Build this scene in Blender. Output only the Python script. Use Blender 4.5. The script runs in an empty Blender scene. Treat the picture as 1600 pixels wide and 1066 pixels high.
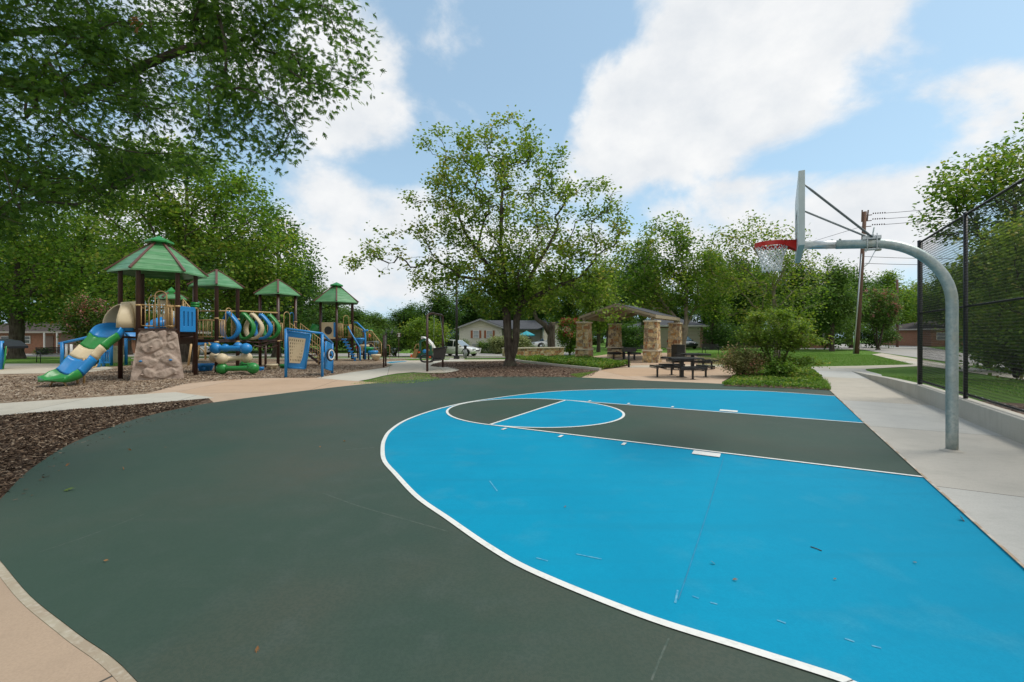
import bpy, bmesh, math, random
import numpy as np
from mathutils import Vector, Matrix
from mathutils.geometry import delaunay_2d_cdt
R = math.radians
scene = bpy.context.scene
col = scene.collection

# ------------------------------------------------------------ camera
FPX, HY, EYE = 700.0, 524.5, 1.60            # calibrated on the court markings (pixels of a 1600 px wide photo)
cd = bpy.data.cameras.new("camera"); cam = bpy.data.objects.new("camera", cd); col.objects.link(cam)
cam.location = (0, 0, EYE); cam.rotation_euler = (R(90), 0, 0)
cd.sensor_width = 36; cd.lens = FPX/1600*36; cd.shift_y = -(533-HY)/1600
cd.clip_start = 0.05; cd.clip_end = 3000
scene.camera = cam

# ------------------------------------------------------------ sun, sky, exposure
SUN_DIR = Vector((0.62, 0.10, 0.95)).normalized()
sd = bpy.data.lights.new("sun", 'SUN'); sun = bpy.data.objects.new("sun", sd); col.objects.link(sun)
sd.energy = 2.2; sd.angle = R(19); sd.color = (1.0, 0.95, 0.87)
sun.rotation_euler = SUN_DIR.to_track_quat('Z', 'Y').to_euler(); sun.location = (20, 5, 40)
scene.view_settings.view_transform = 'Standard'; scene.view_settings.look = 'None'
scene.view_settings.gamma = 1; scene.view_settings.exposure = 0.22; scene.view_settings.use_curve_mapping = False
scene.cycles.max_bounces = 6; scene.cycles.transparent_max_bounces = 8

world = bpy.data.worlds.new("World"); scene.world = world; world.use_nodes = True
wt = world.node_tree; wt.nodes.clear()
def wn(t, **k):
    n = wt.nodes.new(t)
    for a, b in k.items(): setattr(n, a, b)
    return n
def wl(a, b): wt.links.new(a, b)
def wmath(op, a, b=None, c=None, clamp=False):
    n = wn('ShaderNodeMath', operation=op, use_clamp=clamp)
    for i, v in enumerate((a, b, c)):
        if v is None: continue
        if isinstance(v, (int, float)): n.inputs[i].default_value = v
        else: wl(v, n.inputs[i])
    return n.outputs[0]
sky = wn('ShaderNodeTexSky', sky_type='NISHITA', sun_disc=False)
sky.sun_elevation = math.asin(SUN_DIR.z); sky.sun_rotation = math.atan2(SUN_DIR.x, SUN_DIR.y)
sky.air_density = 1.0; sky.dust_density = 1.2; sky.ozone_density = 1.2
tc = wn('ShaderNodeTexCoord'); nrm = wn('ShaderNodeVectorMath', operation='NORMALIZE'); wl(tc.outputs['Generated'], nrm.inputs[0])
def pdir(x, y): return Vector(((x-800)/FPX, 1, (HY-y)/FPX)).normalized()
mp = wn('ShaderNodeVectorMath', operation='MULTIPLY'); wl(nrm.outputs[0], mp.inputs[0]); mp.inputs[1].default_value = (1, 1, 1.35)
n1 = wn('ShaderNodeTexNoise'); n1.inputs['Scale'].default_value = 3.6; n1.inputs['Detail'].default_value = 9; n1.inputs['Roughness'].default_value = .56; n1.inputs['Distortion'].default_value = .35
wl(mp.outputs[0], n1.inputs['Vector'])
n2 = wn('ShaderNodeTexNoise'); n2.inputs['Scale'].default_value = 9; n2.inputs['Detail'].default_value = 6; n2.inputs['Roughness'].default_value = .6
wl(mp.outputs[0], n2.inputs['Vector'])
def blob(x, y, sx, sz, amp):
    c = pdir(x, y)
    s = wn('ShaderNodeVectorMath', operation='SUBTRACT'); wl(nrm.outputs[0], s.inputs[0]); s.inputs[1].default_value = c
    m = wn('ShaderNodeVectorMath', operation='MULTIPLY'); wl(s.outputs[0], m.inputs[0]); m.inputs[1].default_value = (1/sx, 1/sx, 1/sz)
    l = wn('ShaderNodeVectorMath', operation='LENGTH'); wl(m.outputs[0], l.inputs[0])
    f = wmath('SUBTRACT', 1.0, l.outputs['Value'], clamp=True)
    f = wmath('SMOOTH_MIN', f, 0.7, 0.3)
    return wmath('MULTIPLY', f, amp)
acc = None
for b in [(1220, 60, .36, .22, 1.25), (1010, 190, .27, .20, 1.25), (1330, -60, .30, .2, .9), (1130, 170, .34, .17, 1.2), (1120, 290, .34, .15, .55), (570, 120, .20, .24, 1.1), (560, 330, .40, .13, .9), (430, 60, .30, .3, .5),
          (470, 395, .5, .17, .9), (1300, 350, .50, .16, .75), (1560, 155, .20, .13, .85), (1480, 300, .3, .12, .5), (800, 400, .7, .12, .5), (300, 200, .4, .3, .4), (1900, 250, .5, .3, .7)]:
    v = blob(*b); acc = v if acc is None else wmath('MAXIMUM', acc, v)
for b in [(740, 60, .30, .26, 1.0), (800, 230, .22, .17, .7), (1235, 232, .20, .05, .7), (1540, 30, .30, .13, .9), (1450, 215, .16, .07, .5), (620, 262, .16, .06, .5)]:
    acc = wmath('SUBTRACT', acc, wmath('MULTIPLY', blob(*b), .85))
back = wn('ShaderNodeSeparateXYZ'); wl(nrm.outputs[0], back.inputs[0])
bk = wmath('MULTIPLY', wmath('SUBTRACT', 0.35, back.outputs[1], clamp=True), .9)
acc = wmath('MAXIMUM', acc, bk)
nn = wmath('ADD', wmath('MULTIPLY', wmath('SUBTRACT', n1.outputs[0], .5), 1.7), wmath('MULTIPLY', wmath('SUBTRACT', n2.outputs[0], .5), .5))
mraw = wmath('ADD', acc, nn)
mr = wn('ShaderNodeMapRange', interpolation_type='SMOOTHSTEP'); wl(mraw, mr.inputs[0]); mr.inputs[1].default_value = .11; mr.inputs[2].default_value = .50
cl = wn('ShaderNodeMix', data_type='RGBA'); wl(n2.outputs[0], cl.inputs[0]); cl.inputs[6].default_value = (.56, .61, .67, 1); cl.inputs[7].default_value = (.93, .92, .90, 1)
skm = wn('ShaderNodeMix', data_type='RGBA', blend_type='MULTIPLY'); skm.inputs[0].default_value = 1; wl(sky.outputs[0], skm.inputs[6]); skm.inputs[7].default_value = (.115, .135, .124, 1)
# thin veil everywhere: lifts the blue a little, more at the horizon
el = wmath('SUBTRACT', 1.0, wmath('MULTIPLY', back.outputs[2], 1.9), clamp=True)
veil = wmath('ADD', .42, wmath('MULTIPLY', wmath('POWER', el, 2.0), .40))
vm = wn('ShaderNodeMix', data_type='RGBA'); wl(veil, vm.inputs[0]); wl(skm.outputs[2], vm.inputs[6]); vm.inputs[7].default_value = (.50, .70, .90, 1)
mx = wn('ShaderNodeMix', data_type='RGBA'); wl(mr.outputs[0], mx.inputs[0]); wl(vm.outputs[2], mx.inputs[6]); wl(cl.outputs[2], mx.inputs[7])
bg = wn('ShaderNodeBackground'); wl(mx.outputs[2], bg.inputs[0]); bg.inputs[1].default_value = 1.0
wo = wn('ShaderNodeOutputWorld'); wl(bg.outputs[0], wo.inputs[0])

# ------------------------------------------------------------ materials
def material(name, base, rough=.7, metal=0, noises=(), bump=None, spec=.5, transl=0, coat=0, alpha=None):
    """noises: (scale, colour, amount, detail, contrast_lo, contrast_hi) mixed over the base in object space; bump: (scale, strength, distance)"""
    m = bpy.data.materials.new(name); m.use_nodes = True; t = m.node_tree; N = t.nodes; L = t.links
    p = N['Principled BSDF']; p.inputs['Roughness'].default_value = rough; p.inputs['Metallic'].default_value = metal
    p.inputs['Specular IOR Level'].default_value = spec; p.inputs['Coat Weight'].default_value = coat
    tcn = N.new('ShaderNodeTexCoord'); last = None
    p.inputs['Base Color'].default_value = (*base, 1)
    for nz in noises:
        sc, c2, amt = nz[:3]; det = nz[3] if len(nz) > 3 else 4; lo = nz[4] if len(nz) > 4 else .35; hi = nz[5] if len(nz) > 5 else .65
        n = N.new('ShaderNodeTexNoise'); n.inputs['Detail'].default_value = det
        if isinstance(sc, tuple):
            mpn = N.new('ShaderNodeMapping'); mpn.inputs['Scale'].default_value = sc[:3]
            if len(sc) > 3: mpn.inputs['Rotation'].default_value = (0, 0, sc[3])
            L.new(tcn.outputs['Object'], mpn.inputs[0]); L.new(mpn.outputs[0], n.inputs['Vector']); n.inputs['Scale'].default_value = 1
        else:
            L.new(tcn.outputs['Object'], n.inputs['Vector']); n.inputs['Scale'].default_value = sc
        r = N.new('ShaderNodeMapRange'); r.inputs[1].default_value = lo; r.inputs[2].default_value = hi; r.inputs[4].default_value = amt
        L.new(n.outputs[0], r.inputs[0])
        x = N.new('ShaderNodeMix'); x.data_type = 'RGBA'; L.new(r.outputs[0], x.inputs[0])
        if last is None: x.inputs[6].default_value = (*base, 1)
        else: L.new(last, x.inputs[6])
        x.inputs[7].default_value = (*c2, 1); last = x.outputs[2]
    if last is not None: L.new(last, p.inputs['Base Color'])
    if bump:
        n = N.new('ShaderNodeTexNoise'); n.inputs['Detail'].default_value = 5; n.inputs['Scale'].default_value = bump[0]
        L.new(tcn.outputs['Object'], n.inputs['Vector'])
        b = N.new('ShaderNodeBump'); b.inputs['Strength'].default_value = bump[1]; b.inputs['Distance'].default_value = bump[2]
        L.new(n.outputs[0], b.inputs['Height']); L.new(b.outputs[0], p.inputs['Normal'])
    m['last'] = 0
    return m
def base_socket(m):
    p = m.node_tree.nodes['Principled BSDF']; s = p.inputs['Base Color']
    return s.links[0].from_socket if s.is_linked else None
def leaf_material(name, c1, c2, c3=None, transl=.35, nscale=.7, rough=.55):
    """per-leaf random tint (face attribute) over clump-sized noise; light also passes through the leaf"""
    m = bpy.data.materials.new(name); m.use_nodes = True; t = m.node_tree; N = t.nodes; L = t.links
    p = N['Principled BSDF']; out = N['Material Output']; p.inputs['Roughness'].default_value = rough; p.inputs['Specular IOR Level'].default_value = .22
    at = N.new('ShaderNodeAttribute'); at.attribute_name = 'rnd'
    tcn = N.new('ShaderNodeTexCoord'); n = N.new('ShaderNodeTexNoise'); n.inputs['Scale'].default_value = nscale; n.inputs['Detail'].default_value = 3
    L.new(tcn.outputs['Object'], n.inputs['Vector'])
    ad = N.new('ShaderNodeMath'); ad.operation = 'MULTIPLY_ADD'; L.new(n.outputs[0], ad.inputs[0]); ad.inputs[1].default_value = 1.6; ad.inputs[2].default_value = -.8
    a2 = N.new('ShaderNodeMath'); a2.operation = 'ADD'; a2.use_clamp = True; L.new(ad.outputs[0], a2.inputs[0]); L.new(at.outputs['Fac'], a2.inputs[1])
    cr = N.new('ShaderNodeValToRGB'); e = cr.color_ramp.elements; e[0].position = .1; e[0].color = (*c1, 1); e[1].position = .9; e[1].color = (*c2, 1)
    if c3: q = e.new(.985); q.color = (*c3, 1)
    L.new(a2.outputs[0], cr.inputs[0]); L.new(cr.outputs[0], p.inputs['Base Color'])
    tr = N.new('ShaderNodeBsdfTranslucent'); br = N.new('ShaderNodeMix'); br.data_type = 'RGBA'; br.blend_type = 'MULTIPLY'; br.inputs[0].default_value = 1
    L.new(cr.outputs[0], br.inputs[6]); br.inputs[7].default_value = (1.5, 1.45, .7, 1); L.new(br.outputs[2], tr.inputs[0])
    ms = N.new('ShaderNodeMixShader'); ms.inputs[0].default_value = transl; L.new(p.outputs[0], ms.inputs[1]); L.new(tr.outputs[0], ms.inputs[2]); L.new(ms.outputs[0], out.inputs[0])
    return m

# ------------------------------------------------------------ placing
def GX(x, y, z=0):
    """pixel of the 1600x1066 photo -> point on the level z"""
    Y = FPX*(EYE-z)/(y-HY); return Vector(((x-800)*Y/FPX, Y, z))
def dip(X, Y):
    """the street beyond the park lies a little lower than the lawns"""
    def ip(v, pts):
        for (a, za), (b, zb) in zip(pts, pts[1:]):
            if v <= b: return za+(zb-za)*max(0, (v-a))/(b-a)
        return pts[-1][1]
    d = ip(Y, [(27, 0), (44, -.45), (52, -.45), (57, -.1), (5000, -.1)])
    return d*min(1, max(0, (10-X)/6))
def at(x, Y, z=None):
    """photo column x at distance Y"""
    X = (x-800)*Y/FPX; return Vector((X, Y, dip(X, Y) if z is None else z))
def zz(y, Y): return EYE-(y-HY)*Y/FPX          # height of photo row y at distance Y

# ------------------------------------------------------------ objects
OFF = {}
def tag(o, label=None, cat=None, group=None, kind=None):
    if label: o['label'] = label
    if cat: o['category'] = cat
    if group: o['group'] = group
    if kind: o['kind'] = kind
    return o
def thing(name, label, cat, loc=(0, 0, 0), group=None, rz=0):
    o = bpy.data.objects.new(name, None); col.objects.link(o); o.empty_display_size = .2
    o.location = loc; o.rotation_euler = (0, 0, rz); tag(o, label, cat, group)
    OFF[o.name] = Vector(loc); return o
def dup(o, parent=None, **kw):
    c = o.copy(); col.objects.link(c); c.parent = parent
    for ch in list(o.children): dup(ch, c)
    return c
class MB:
    def __init__(s): s.v = []; s.f = []; s.sm = []; s.m = []
    def add(s, vs, fs, smooth=False, mi=0):
        b = len(s.v); s.v += [tuple(v) for v in vs]
        for f in fs: s.f.append([b+i for i in f]); s.sm.append(smooth); s.m.append(mi)
        return s
    def box(s, c, d, rz=0, mi=0, M=None):
        cx, cy, cz = c; x, y, z = d[0]/2, d[1]/2, d[2]/2; ca, sa = math.cos(rz), math.sin(rz); vs = []
        for dz in (-z, z):
            for dx, dy in ((-x, -y), (x, -y), (x, y), (-x, y)):
                v = Vector((dx, dy, dz))
                if M: v = M @ v; vs.append((cx+v.x, cy+v.y, cz+v.z))
                else: vs.append((cx+dx*ca-dy*sa, cy+dx*sa+dy*ca, cz+dz))
        return s.add(vs, [(0, 3, 2, 1), (4, 5, 6, 7), (0, 1, 5, 4), (1, 2, 6, 5), (2, 3, 7, 6), (3, 0, 4, 7)], False, mi)
    def bar(s, a, b, w, h, up=(0, 0, 1), mi=0):
        """rectangular bar from a to b"""
        a = Vector(a); b = Vector(b); t = (b-a); L = t.length; t.normalize(); u = Vector(up)
        if abs(t.dot(u)) > .98: u = Vector((0, 1, 0))
        x = t.cross(u).normalized(); z = x.cross(t).normalized()
        vs = [p+x*i*w/2+z*j*h/2 for p in (a, b) for i, j in ((-1, -1), (1, -1), (1, 1), (-1, 1))]
        return s.add(vs, [(0, 1, 2, 3), (7, 6, 5, 4), (0, 4, 5, 1), (1, 5, 6, 2), (2, 6, 7, 3), (3, 7, 4, 0)], False, mi)
    def tube(s, pts, r, n=8, cap=True, mi=0, closed=False):
        pts = [Vector(p) for p in pts]; k = len(pts); rs = r if isinstance(r, (list, tuple)) else [r]*k
        prev = None; vs = []
        for i, p in enumerate(pts):
            if closed: t = pts[(i+1) % k]-pts[i-1]
            else: t = pts[min(i+1, k-1)]-pts[max(i-1, 0)]
            t.normalize()
            if prev is None:
                u = Vector((0, 0, 1)) if abs(t.z) < .9 else Vector((1, 0, 0)); x = t.cross(u).normalized()
            else: x = (prev-t*prev.dot(t)).normalized()
            prev = x; y = t.cross(x)
            for j in range(n):
                a = 2*math.pi*j/n; vs.append(p+(x*math.cos(a)+y*math.sin(a))*rs[i])
        fs = []; rng_ = range(k if closed else k-1)
        for i in rng_:
            for j in range(n):
                a = i*n+j; b = i*n+(j+1) % n; c = ((i+1) % k)*n+(j+1) % n; d = ((i+1) % k)*n+j; fs.append((a, b, c, d))
        s.add(vs, fs, True, mi)
        if cap and not closed:
            b = len(s.v)-k*n; s.f.append([b+j for j in range(n)][::-1]); s.sm.append(False); s.m.append(mi)
            s.f.append([b+(k-1)*n+j for j in range(n)]); s.sm.append(False); s.m.append(mi)
        return s
    def cyl(s, c, r, h, n=16, r2=None, mi=0):
        c = Vector(c); return s.tube([c, c+Vector((0, 0, h))], [r, r if r2 is None else r2], n, True, mi)
    def lathe(s, c, prof, n=16, mi=0, M=None):
        vs = []; c = Vector(c)
        for r, z in prof:
            for j in range(n):
                a = 2*math.pi*j/n; v = Vector((r*math.cos(a), r*math.sin(a), z)); v = M @ v if M else v; vs.append(c+v)
        fs = [(i*n+j, i*n+(j+1) % n, (i+1)*n+(j+1) % n, (i+1)*n+j) for i in range(len(prof)-1) for j in range(n)]
        return s.add(vs, fs, True, mi)
    def sphere(s, c, r, n=16, m=10, sc=(1, 1, 1), smooth=True, mi=0):
        c = Vector(c); vs = []; fs = []
        for i in range(m+1):
            ph = math.pi*i/m
            for j in range(n):
                a = 2*math.pi*j/n; vs.append((c.x+r*sc[0]*math.sin(ph)*math.cos(a), c.y+r*sc[1]*math.sin(ph)*math.sin(a), c.z+r*sc[2]*math.cos(ph)))
        for i in range(m):
            for j in range(n): fs.append((i*n+j, (i+1)*n+j, (i+1)*n+(j+1) % n, i*n+(j+1) % n))
        return s.add(vs, fs, smooth, mi)
    def prism(s, pts, d, mi=0, smooth=False):
        """closed polygon of 3-D points pushed along the vector d"""
        n = len(pts); d = Vector(d); P = [Vector(p) for p in pts]
        return s.add(P+[p+d for p in P], [tuple(range(n))[::-1], tuple(range(n, 2*n))]+[(i, (i+1) % n, n+(i+1) % n, n+i) for i in range(n)], smooth, mi)
    def build(s, name, mats, parent=None, bevel=0, local=False, seg=2, fix=True):
        me = bpy.data.meshes.new(name); o = bpy.data.objects.new(name, me); col.objects.link(o)
        off = Vector((0, 0, 0))
        if parent is not None:
            o.parent = parent
            if not local: off = OFF.get(parent.name, off)
        OFF[o.name] = off
        me.from_pydata([(v[0]-off.x, v[1]-off.y, v[2]-off.z) for v in s.v], [], s.f)
        me.polygons.foreach_set('use_smooth', s.sm); me.polygons.foreach_set('material_index', s.m)
        if fix:
            bm = bmesh.new(); bm.from_mesh(me); bmesh.ops.remove_doubles(bm, verts=bm.verts, dist=1e-5); bmesh.ops.recalc_face_normals(bm, faces=bm.faces); bm.to_mesh(me); bm.free()
        for m in (mats if isinstance(mats, (list, tuple)) else [mats]): me.materials.append(m)
        if bevel:
            b = o.modifiers.new('bevel', 'BEVEL'); b.width = bevel; b.segments = seg; b.limit_method = 'ANGLE'; b.angle_limit = R(40)
        me.update(); return o
def fast_mesh(name, V, F, mats, parent=None, rnd=None, smooth=False):
    """V (n,3), F (m,k) all faces with k corners"""
    me = bpy.data.meshes.new(name); V = np.asarray(V, np.float32); F = np.asarray(F, np.int32); m, k = F.shape
    me.vertices.add(len(V)); me.vertices.foreach_set('co', V.ravel()); me.loops.add(m*k); me.loops.foreach_set('vertex_index', F.ravel())
    me.polygons.add(m); me.polygons.foreach_set('loop_start', np.arange(0, m*k, k, dtype=np.int32)); me.polygons.foreach_set('loop_total', np.full(m, k, np.int32))
    if smooth: me.polygons.foreach_set('use_smooth', np.ones(m, bool))
    me.update(calc_edges=True)
    if rnd is not None:
        a = me.attributes.new('rnd', 'FLOAT', 'FACE'); a.data.foreach_set('value', np.asarray(rnd, np.float32))
    o = bpy.data.objects.new(name, me); col.objects.link(o)
    for q in (mats if isinstance(mats, (list, tuple)) else [mats]): me.materials.append(q)
    if parent is not None: o.parent = parent
    return o

# leaf templates: x across, y along, z up; quads only
T_RHOMB = (np.array([[0, 0, 0], [.32, .5, .06], [0, 1, -.05], [-.32, .5, .06]]), np.array([[0, 1, 2, 3]]))
T_BROAD = (np.array([[0, 0, 0], [.42, .35, .08], [.3, .8, .02], [0, 1, -.1], [-.3, .8, .02], [-.42, .35, .08]]), np.array([[0, 1, 2, 3], [0, 3, 4, 5]]))
def _oak():
    # pin-oak leaf: narrow midrib with pointed lobes in pairs and a pointed tip
    V = [[-.035, 0, 0], [.035, 0, 0], [.06, .62, 0], [-.06, .62, 0], [-.06, .62, 0], [.06, .62, 0], [.1, .8, -.02], [0, 1.08, -.1]]; F = [[0, 1, 2, 3], [4, 5, 6, 7]]
    for sx in (1, -1):
        for y0, y1, ty, tx in ((.08, .22, .30, .24), (.24, .40, .52, .36), (.42, .58, .76, .30)):
            b = len(V); V += [[sx*.03, y0, 0], [sx*tx*.6, (y0+ty)/2-.03, .03], [sx*tx, ty+.06, -.03], [sx*.03, y1, 0]]; F.append([b, b+1, b+2, b+3])
    return np.array(V, float), np.array(F)
T_OAK = _oak()
def leaves(name, C, size, rng, mat, parent=None, tmpl=T_RHOMB, droop=.25, flat=.6, axis=None, sizevar=.35, val=None):
    """one mesh with a leaf at every centre C"""
    n = len(C); ax = rng.normal(size=(n, 3)); ax[:, 2] *= .5; ax[:, 2] -= droop
    if axis is not None: ax = ax*.7+axis
    ax /= np.linalg.norm(ax, axis=1)[:, None]+1e-9
    up = rng.normal(size=(n, 3))*(1-flat); up[:, 2] += flat*1.5
    xs = np.cross(ax, up); xs /= np.linalg.norm(xs, axis=1)[:, None]+1e-9; zs = np.cross(xs, ax)
    s = size*(1+sizevar*rng.uniform(-1, 1, n)); T, F = tmpl; k = len(T)
    V = C[:, None, :]+s[:, None, None]*(T[None, :, 0:1]*xs[:, None, :]+(T[None, :, 1:2]-.4)*ax[:, None, :]+T[None, :, 2:3]*zs[:, None, :])
    FF = (F[None]+(np.arange(n)*k)[:, None, None]).reshape(-1, F.shape[1])
    r = rng.uniform(0, 1, n) if val is None else val
    return fast_mesh(name, V.reshape(-1, 3), FF, mat, parent, np.repeat(r, len(F)))

# ------------------------------------------------------------ trees
def skeleton(paths, tips, rng, step=.4, kp=.35, up=.5, jit=.12):
    P = []; par = []; pl = []
    for path in paths:
        path = [np.array(p, float) for p in path]
        if not P: last = -1
        else: last = int(np.argmin(np.linalg.norm(np.array(P)-path[0], axis=1)))
        seq = path
        for i, (a, b) in enumerate(zip(seq, seq[1:])):
            L = np.linalg.norm(b-a); k = max(1, int(L/step))
            if last == -1: P.append(a); par.append(-1); pl.append(0.); last = 0
            for j in range(1, k+1):
                q = a+(b-a)*j/k+rng.normal(size=3)*jit*.25*step
                P.append(q); par.append(last); pl.append(pl[last]+L/k); last = len(P)-1
    n0 = len(P); cap = n0+len(tips)*40
    A = np.zeros((cap, 3)); A[:n0] = P; PL = np.zeros(cap); PL[:n0] = pl; PA = np.full(cap, -1); PA[:n0] = par; n = n0
    lo = A[:n0].min(0)[2]
    base_min = lo+.35*(A[:n0, 2].max()-lo)      # nothing branches off the lowest part of the trunk
    ok = np.zeros(cap, bool); ok[:n0] = A[:n0, 2] > base_min
    T = np.asarray(tips); dist = np.array([np.min(np.linalg.norm(A[:n0][ok[:n0]]-t, axis=1)) for t in T]); order = np.argsort(dist+rng.uniform(-.5, .5, len(T)))
    ends = []
    for i in order:
        t = T[i]; D = A[:n]-t; d = np.linalg.norm(D, axis=1); cost = d+kp*PL[:n]+up*np.maximum(0, D[:, 2]+.15*d); cost[~ok[:n]] = 1e9
        k = int(np.argmin(cost)); a = A[k]; L = d[k]; m = max(1, int(math.ceil(L/step)))
        pd = A[k]-A[PA[k]] if PA[k] >= 0 else np.array([0, 0, 1.]); pd = pd/(np.linalg.norm(pd)+1e-9)
        c = a+pd*L*.35+(t-a)*.3+np.array([0, 0, .06*L]); last = k
        for j in range(1, m+1):
            u = j/m; q = (1-u)**2*a+2*u*(1-u)*c+u*u*t
            if j < m: q = q+rng.normal(size=3)*jit*step
            if n >= cap: break
            A[n] = q; PA[n] = last; PL[n] = PL[last]+L/m; ok[n] = True; last = n; n += 1
        ends.append(last)
    return A[:n], PA[:n], np.array(ends), order
def tubes_np(A, PA, rad, name, mat, parent):
    n = len(A); kids = [[] for _ in range(n)]
    for i in range(n):
        if PA[i] >= 0: kids[PA[i]].append(i)
    V = []; F = []; nv = 0
    starts = [(0, None)]
    while starts:
        s, pr = starts.pop(); chain = [s] if pr is None else [pr, s]; cur = s
        while kids[cur]:
            ks = sorted(kids[cur], key=lambda q: -rad[q]); chain.append(ks[0]); starts += [(q, cur) for q in ks[1:]]; cur = ks[0]
        pts = A[chain]; rr = rad[chain].copy()
        if pr is not None: rr[0] = rr[1]
        if len(chain) < 2: continue
        k = 9 if rr.max() > .1 else 6 if rr.max() > .035 else 4 if rr.max() > .012 else 3
        t = np.gradient(pts, axis=0); t /= np.linalg.norm(t, axis=1)[:, None]+1e-9
        ref = np.array([1., 0, 0]) if abs(t[0][0]) < .8 else np.array([0, 1., 0])
        x = np.cross(t, ref); x /= np.linalg.norm(x, axis=1)[:, None]+1e-9; y = np.cross(t, x)
        a = np.arange(k)*2*math.pi/k
        ring = pts[:, None, :]+rr[:, None, None]*(np.cos(a)[None, :, None]*x[:, None, :]+np.sin(a)[None, :, None]*y[:, None, :])
        V.append(ring.reshape(-1, 3)); m = len(chain); i0 = (np.arange(m-1)[:, None]*k+np.arange(k)[None, :]); i1 = (np.arange(m-1)[:, None]*k+(np.arange(k)[None, :]+1) % k)
        F.append(np.stack([i0, i1, i1+k, i0+k], -1).reshape(-1, 4)+nv); nv += m*k
    return fast_mesh(name, np.vstack(V), np.vstack(F), mat, parent, smooth=True)
def blob_pts(blobs, n, rng, shell=.55):
    """points in a union of ellipsoids (cx,cy,cz,rx,ry,rz), more of them towards the outside"""
    w = np.array([b[3]*b[4]*b[5] for b in blobs])**.75; w = w/w.sum(); k = rng.choice(len(blobs), n, p=w); B = np.array([b[:6] for b in blobs])[k]
    d = rng.normal(size=(n, 3)); d /= np.linalg.norm(d, axis=1)[:, None]; r = rng.uniform(0, 1, n)**(1/3)*(1-shell)+shell*rng.uniform(.75, 1, n)
    return B[:, :3]+d*r[:, None]*B[:, 3:6]
def grow(root, paths, tips, rng, r0, leafmat, barkmat, leaf=.13, per=30, spread=.35, rt=.006, step=.4, bare=0., tmpl=T_RHOMB, kp=.35, up=.5, droop=.25, flat=.6, jit=.12, leaf_back=3, val=None, flatz=.75):
    """paths and tips in the tree's own coordinates; returns trunk and crown parts"""
    A, PA, ends, order = skeleton(paths, tips, rng, step, kp, up, jit); n = len(A)
    cnt = np.zeros(n); cnt[ends] = 1
    for i in range(n-1, 0, -1):
        if PA[i] >= 0: cnt[PA[i]] += cnt[i]
    cnt = np.maximum(cnt, 1); e = math.log(r0/rt)/math.log(cnt[0]+1); rad = rt*cnt**e
    low = np.maximum(0, 1-(A[:, 2]-A[0, 2])/.6); rad = rad*(1+.35*low**2*(rad > r0*.5))
    tubes_np(A, PA, rad, 'trunk', barkmat, root)
    C = []; AX = []
    for i in ends:
        if rng.uniform() < bare: continue
        node = i; seg = []
        for _ in range(leaf_back):
            if PA[node] < 0: break
            seg.append((node, PA[node])); node = PA[node]
        for _ in range(max(1, int(per*rng.uniform(.5, 1.4)))):
            a, b = seg[rng.integers(len(seg))]; u = rng.uniform(-.25 if a == i else 0, 1)
            d = A[a]-A[b]; d = d/(np.linalg.norm(d)+1e-9); g = rng.normal(size=3)*spread; g[2] *= flatz
            C.append(A[a]*(1-u)+A[b]*u+g); AX.append(d*.5+g/(spread+1e-9)*.35)
    C = np.array(C); leaves('crown', C, leaf, rng, leafmat, root, tmpl, droop, flat, np.array(AX))
    return A

# ------------------------------------------------------------ materials of the place
def srgb(r, g, b): return tuple(((c/255+.055)/1.055)**2.4 if c > 10 else c/255/12.92 for c in (r, g, b))
GREEN_COURT = material('court_green', (.034, .062, .045), .66, 0, [(1.3, (.044, .068, .050), .8, 6), (.45, (.082, .074, .054), .8, 7, .45, .68), (3.5, (.058, .080, .066), .5, 7, .5, .7), ((.5, 6, 1, .5), (.075, .078, .066), .35, 4, .6, .8), (60, (.026, .048, .036), .4, 2, .42, .6), (.16, (.030, .066, .046), .6, 3, .4, .6)], (260, .3, .004), spec=.3)
BLUE_COURT = material('court_blue', (.0, .240, .395), .75, 0, [(.9, (.001, .262, .425), .9, 7, .42, .6), ((.4, 5, 1, .4), (.006, .205, .33), .6, 5, .52, .75), (2.2, (.05, .27, .38), .45, 7, .55, .75), (9, (.0, .20, .34), .35, 6, .5, .75), (70, (.0, .21, .36), .4, 2, .4, .6), (.25, (.0, .27, .43), .6, 3, .45, .65)], (260, .3, .004), spec=.12)
WHITE_LINE = material('white_line_paint', (.70, .70, .66), .6, 0, [(25, (.52, .54, .50), .6, 5, .5, .7), (2.5, (.62, .62, .58), .5, 5, .45, .7)])
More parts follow.
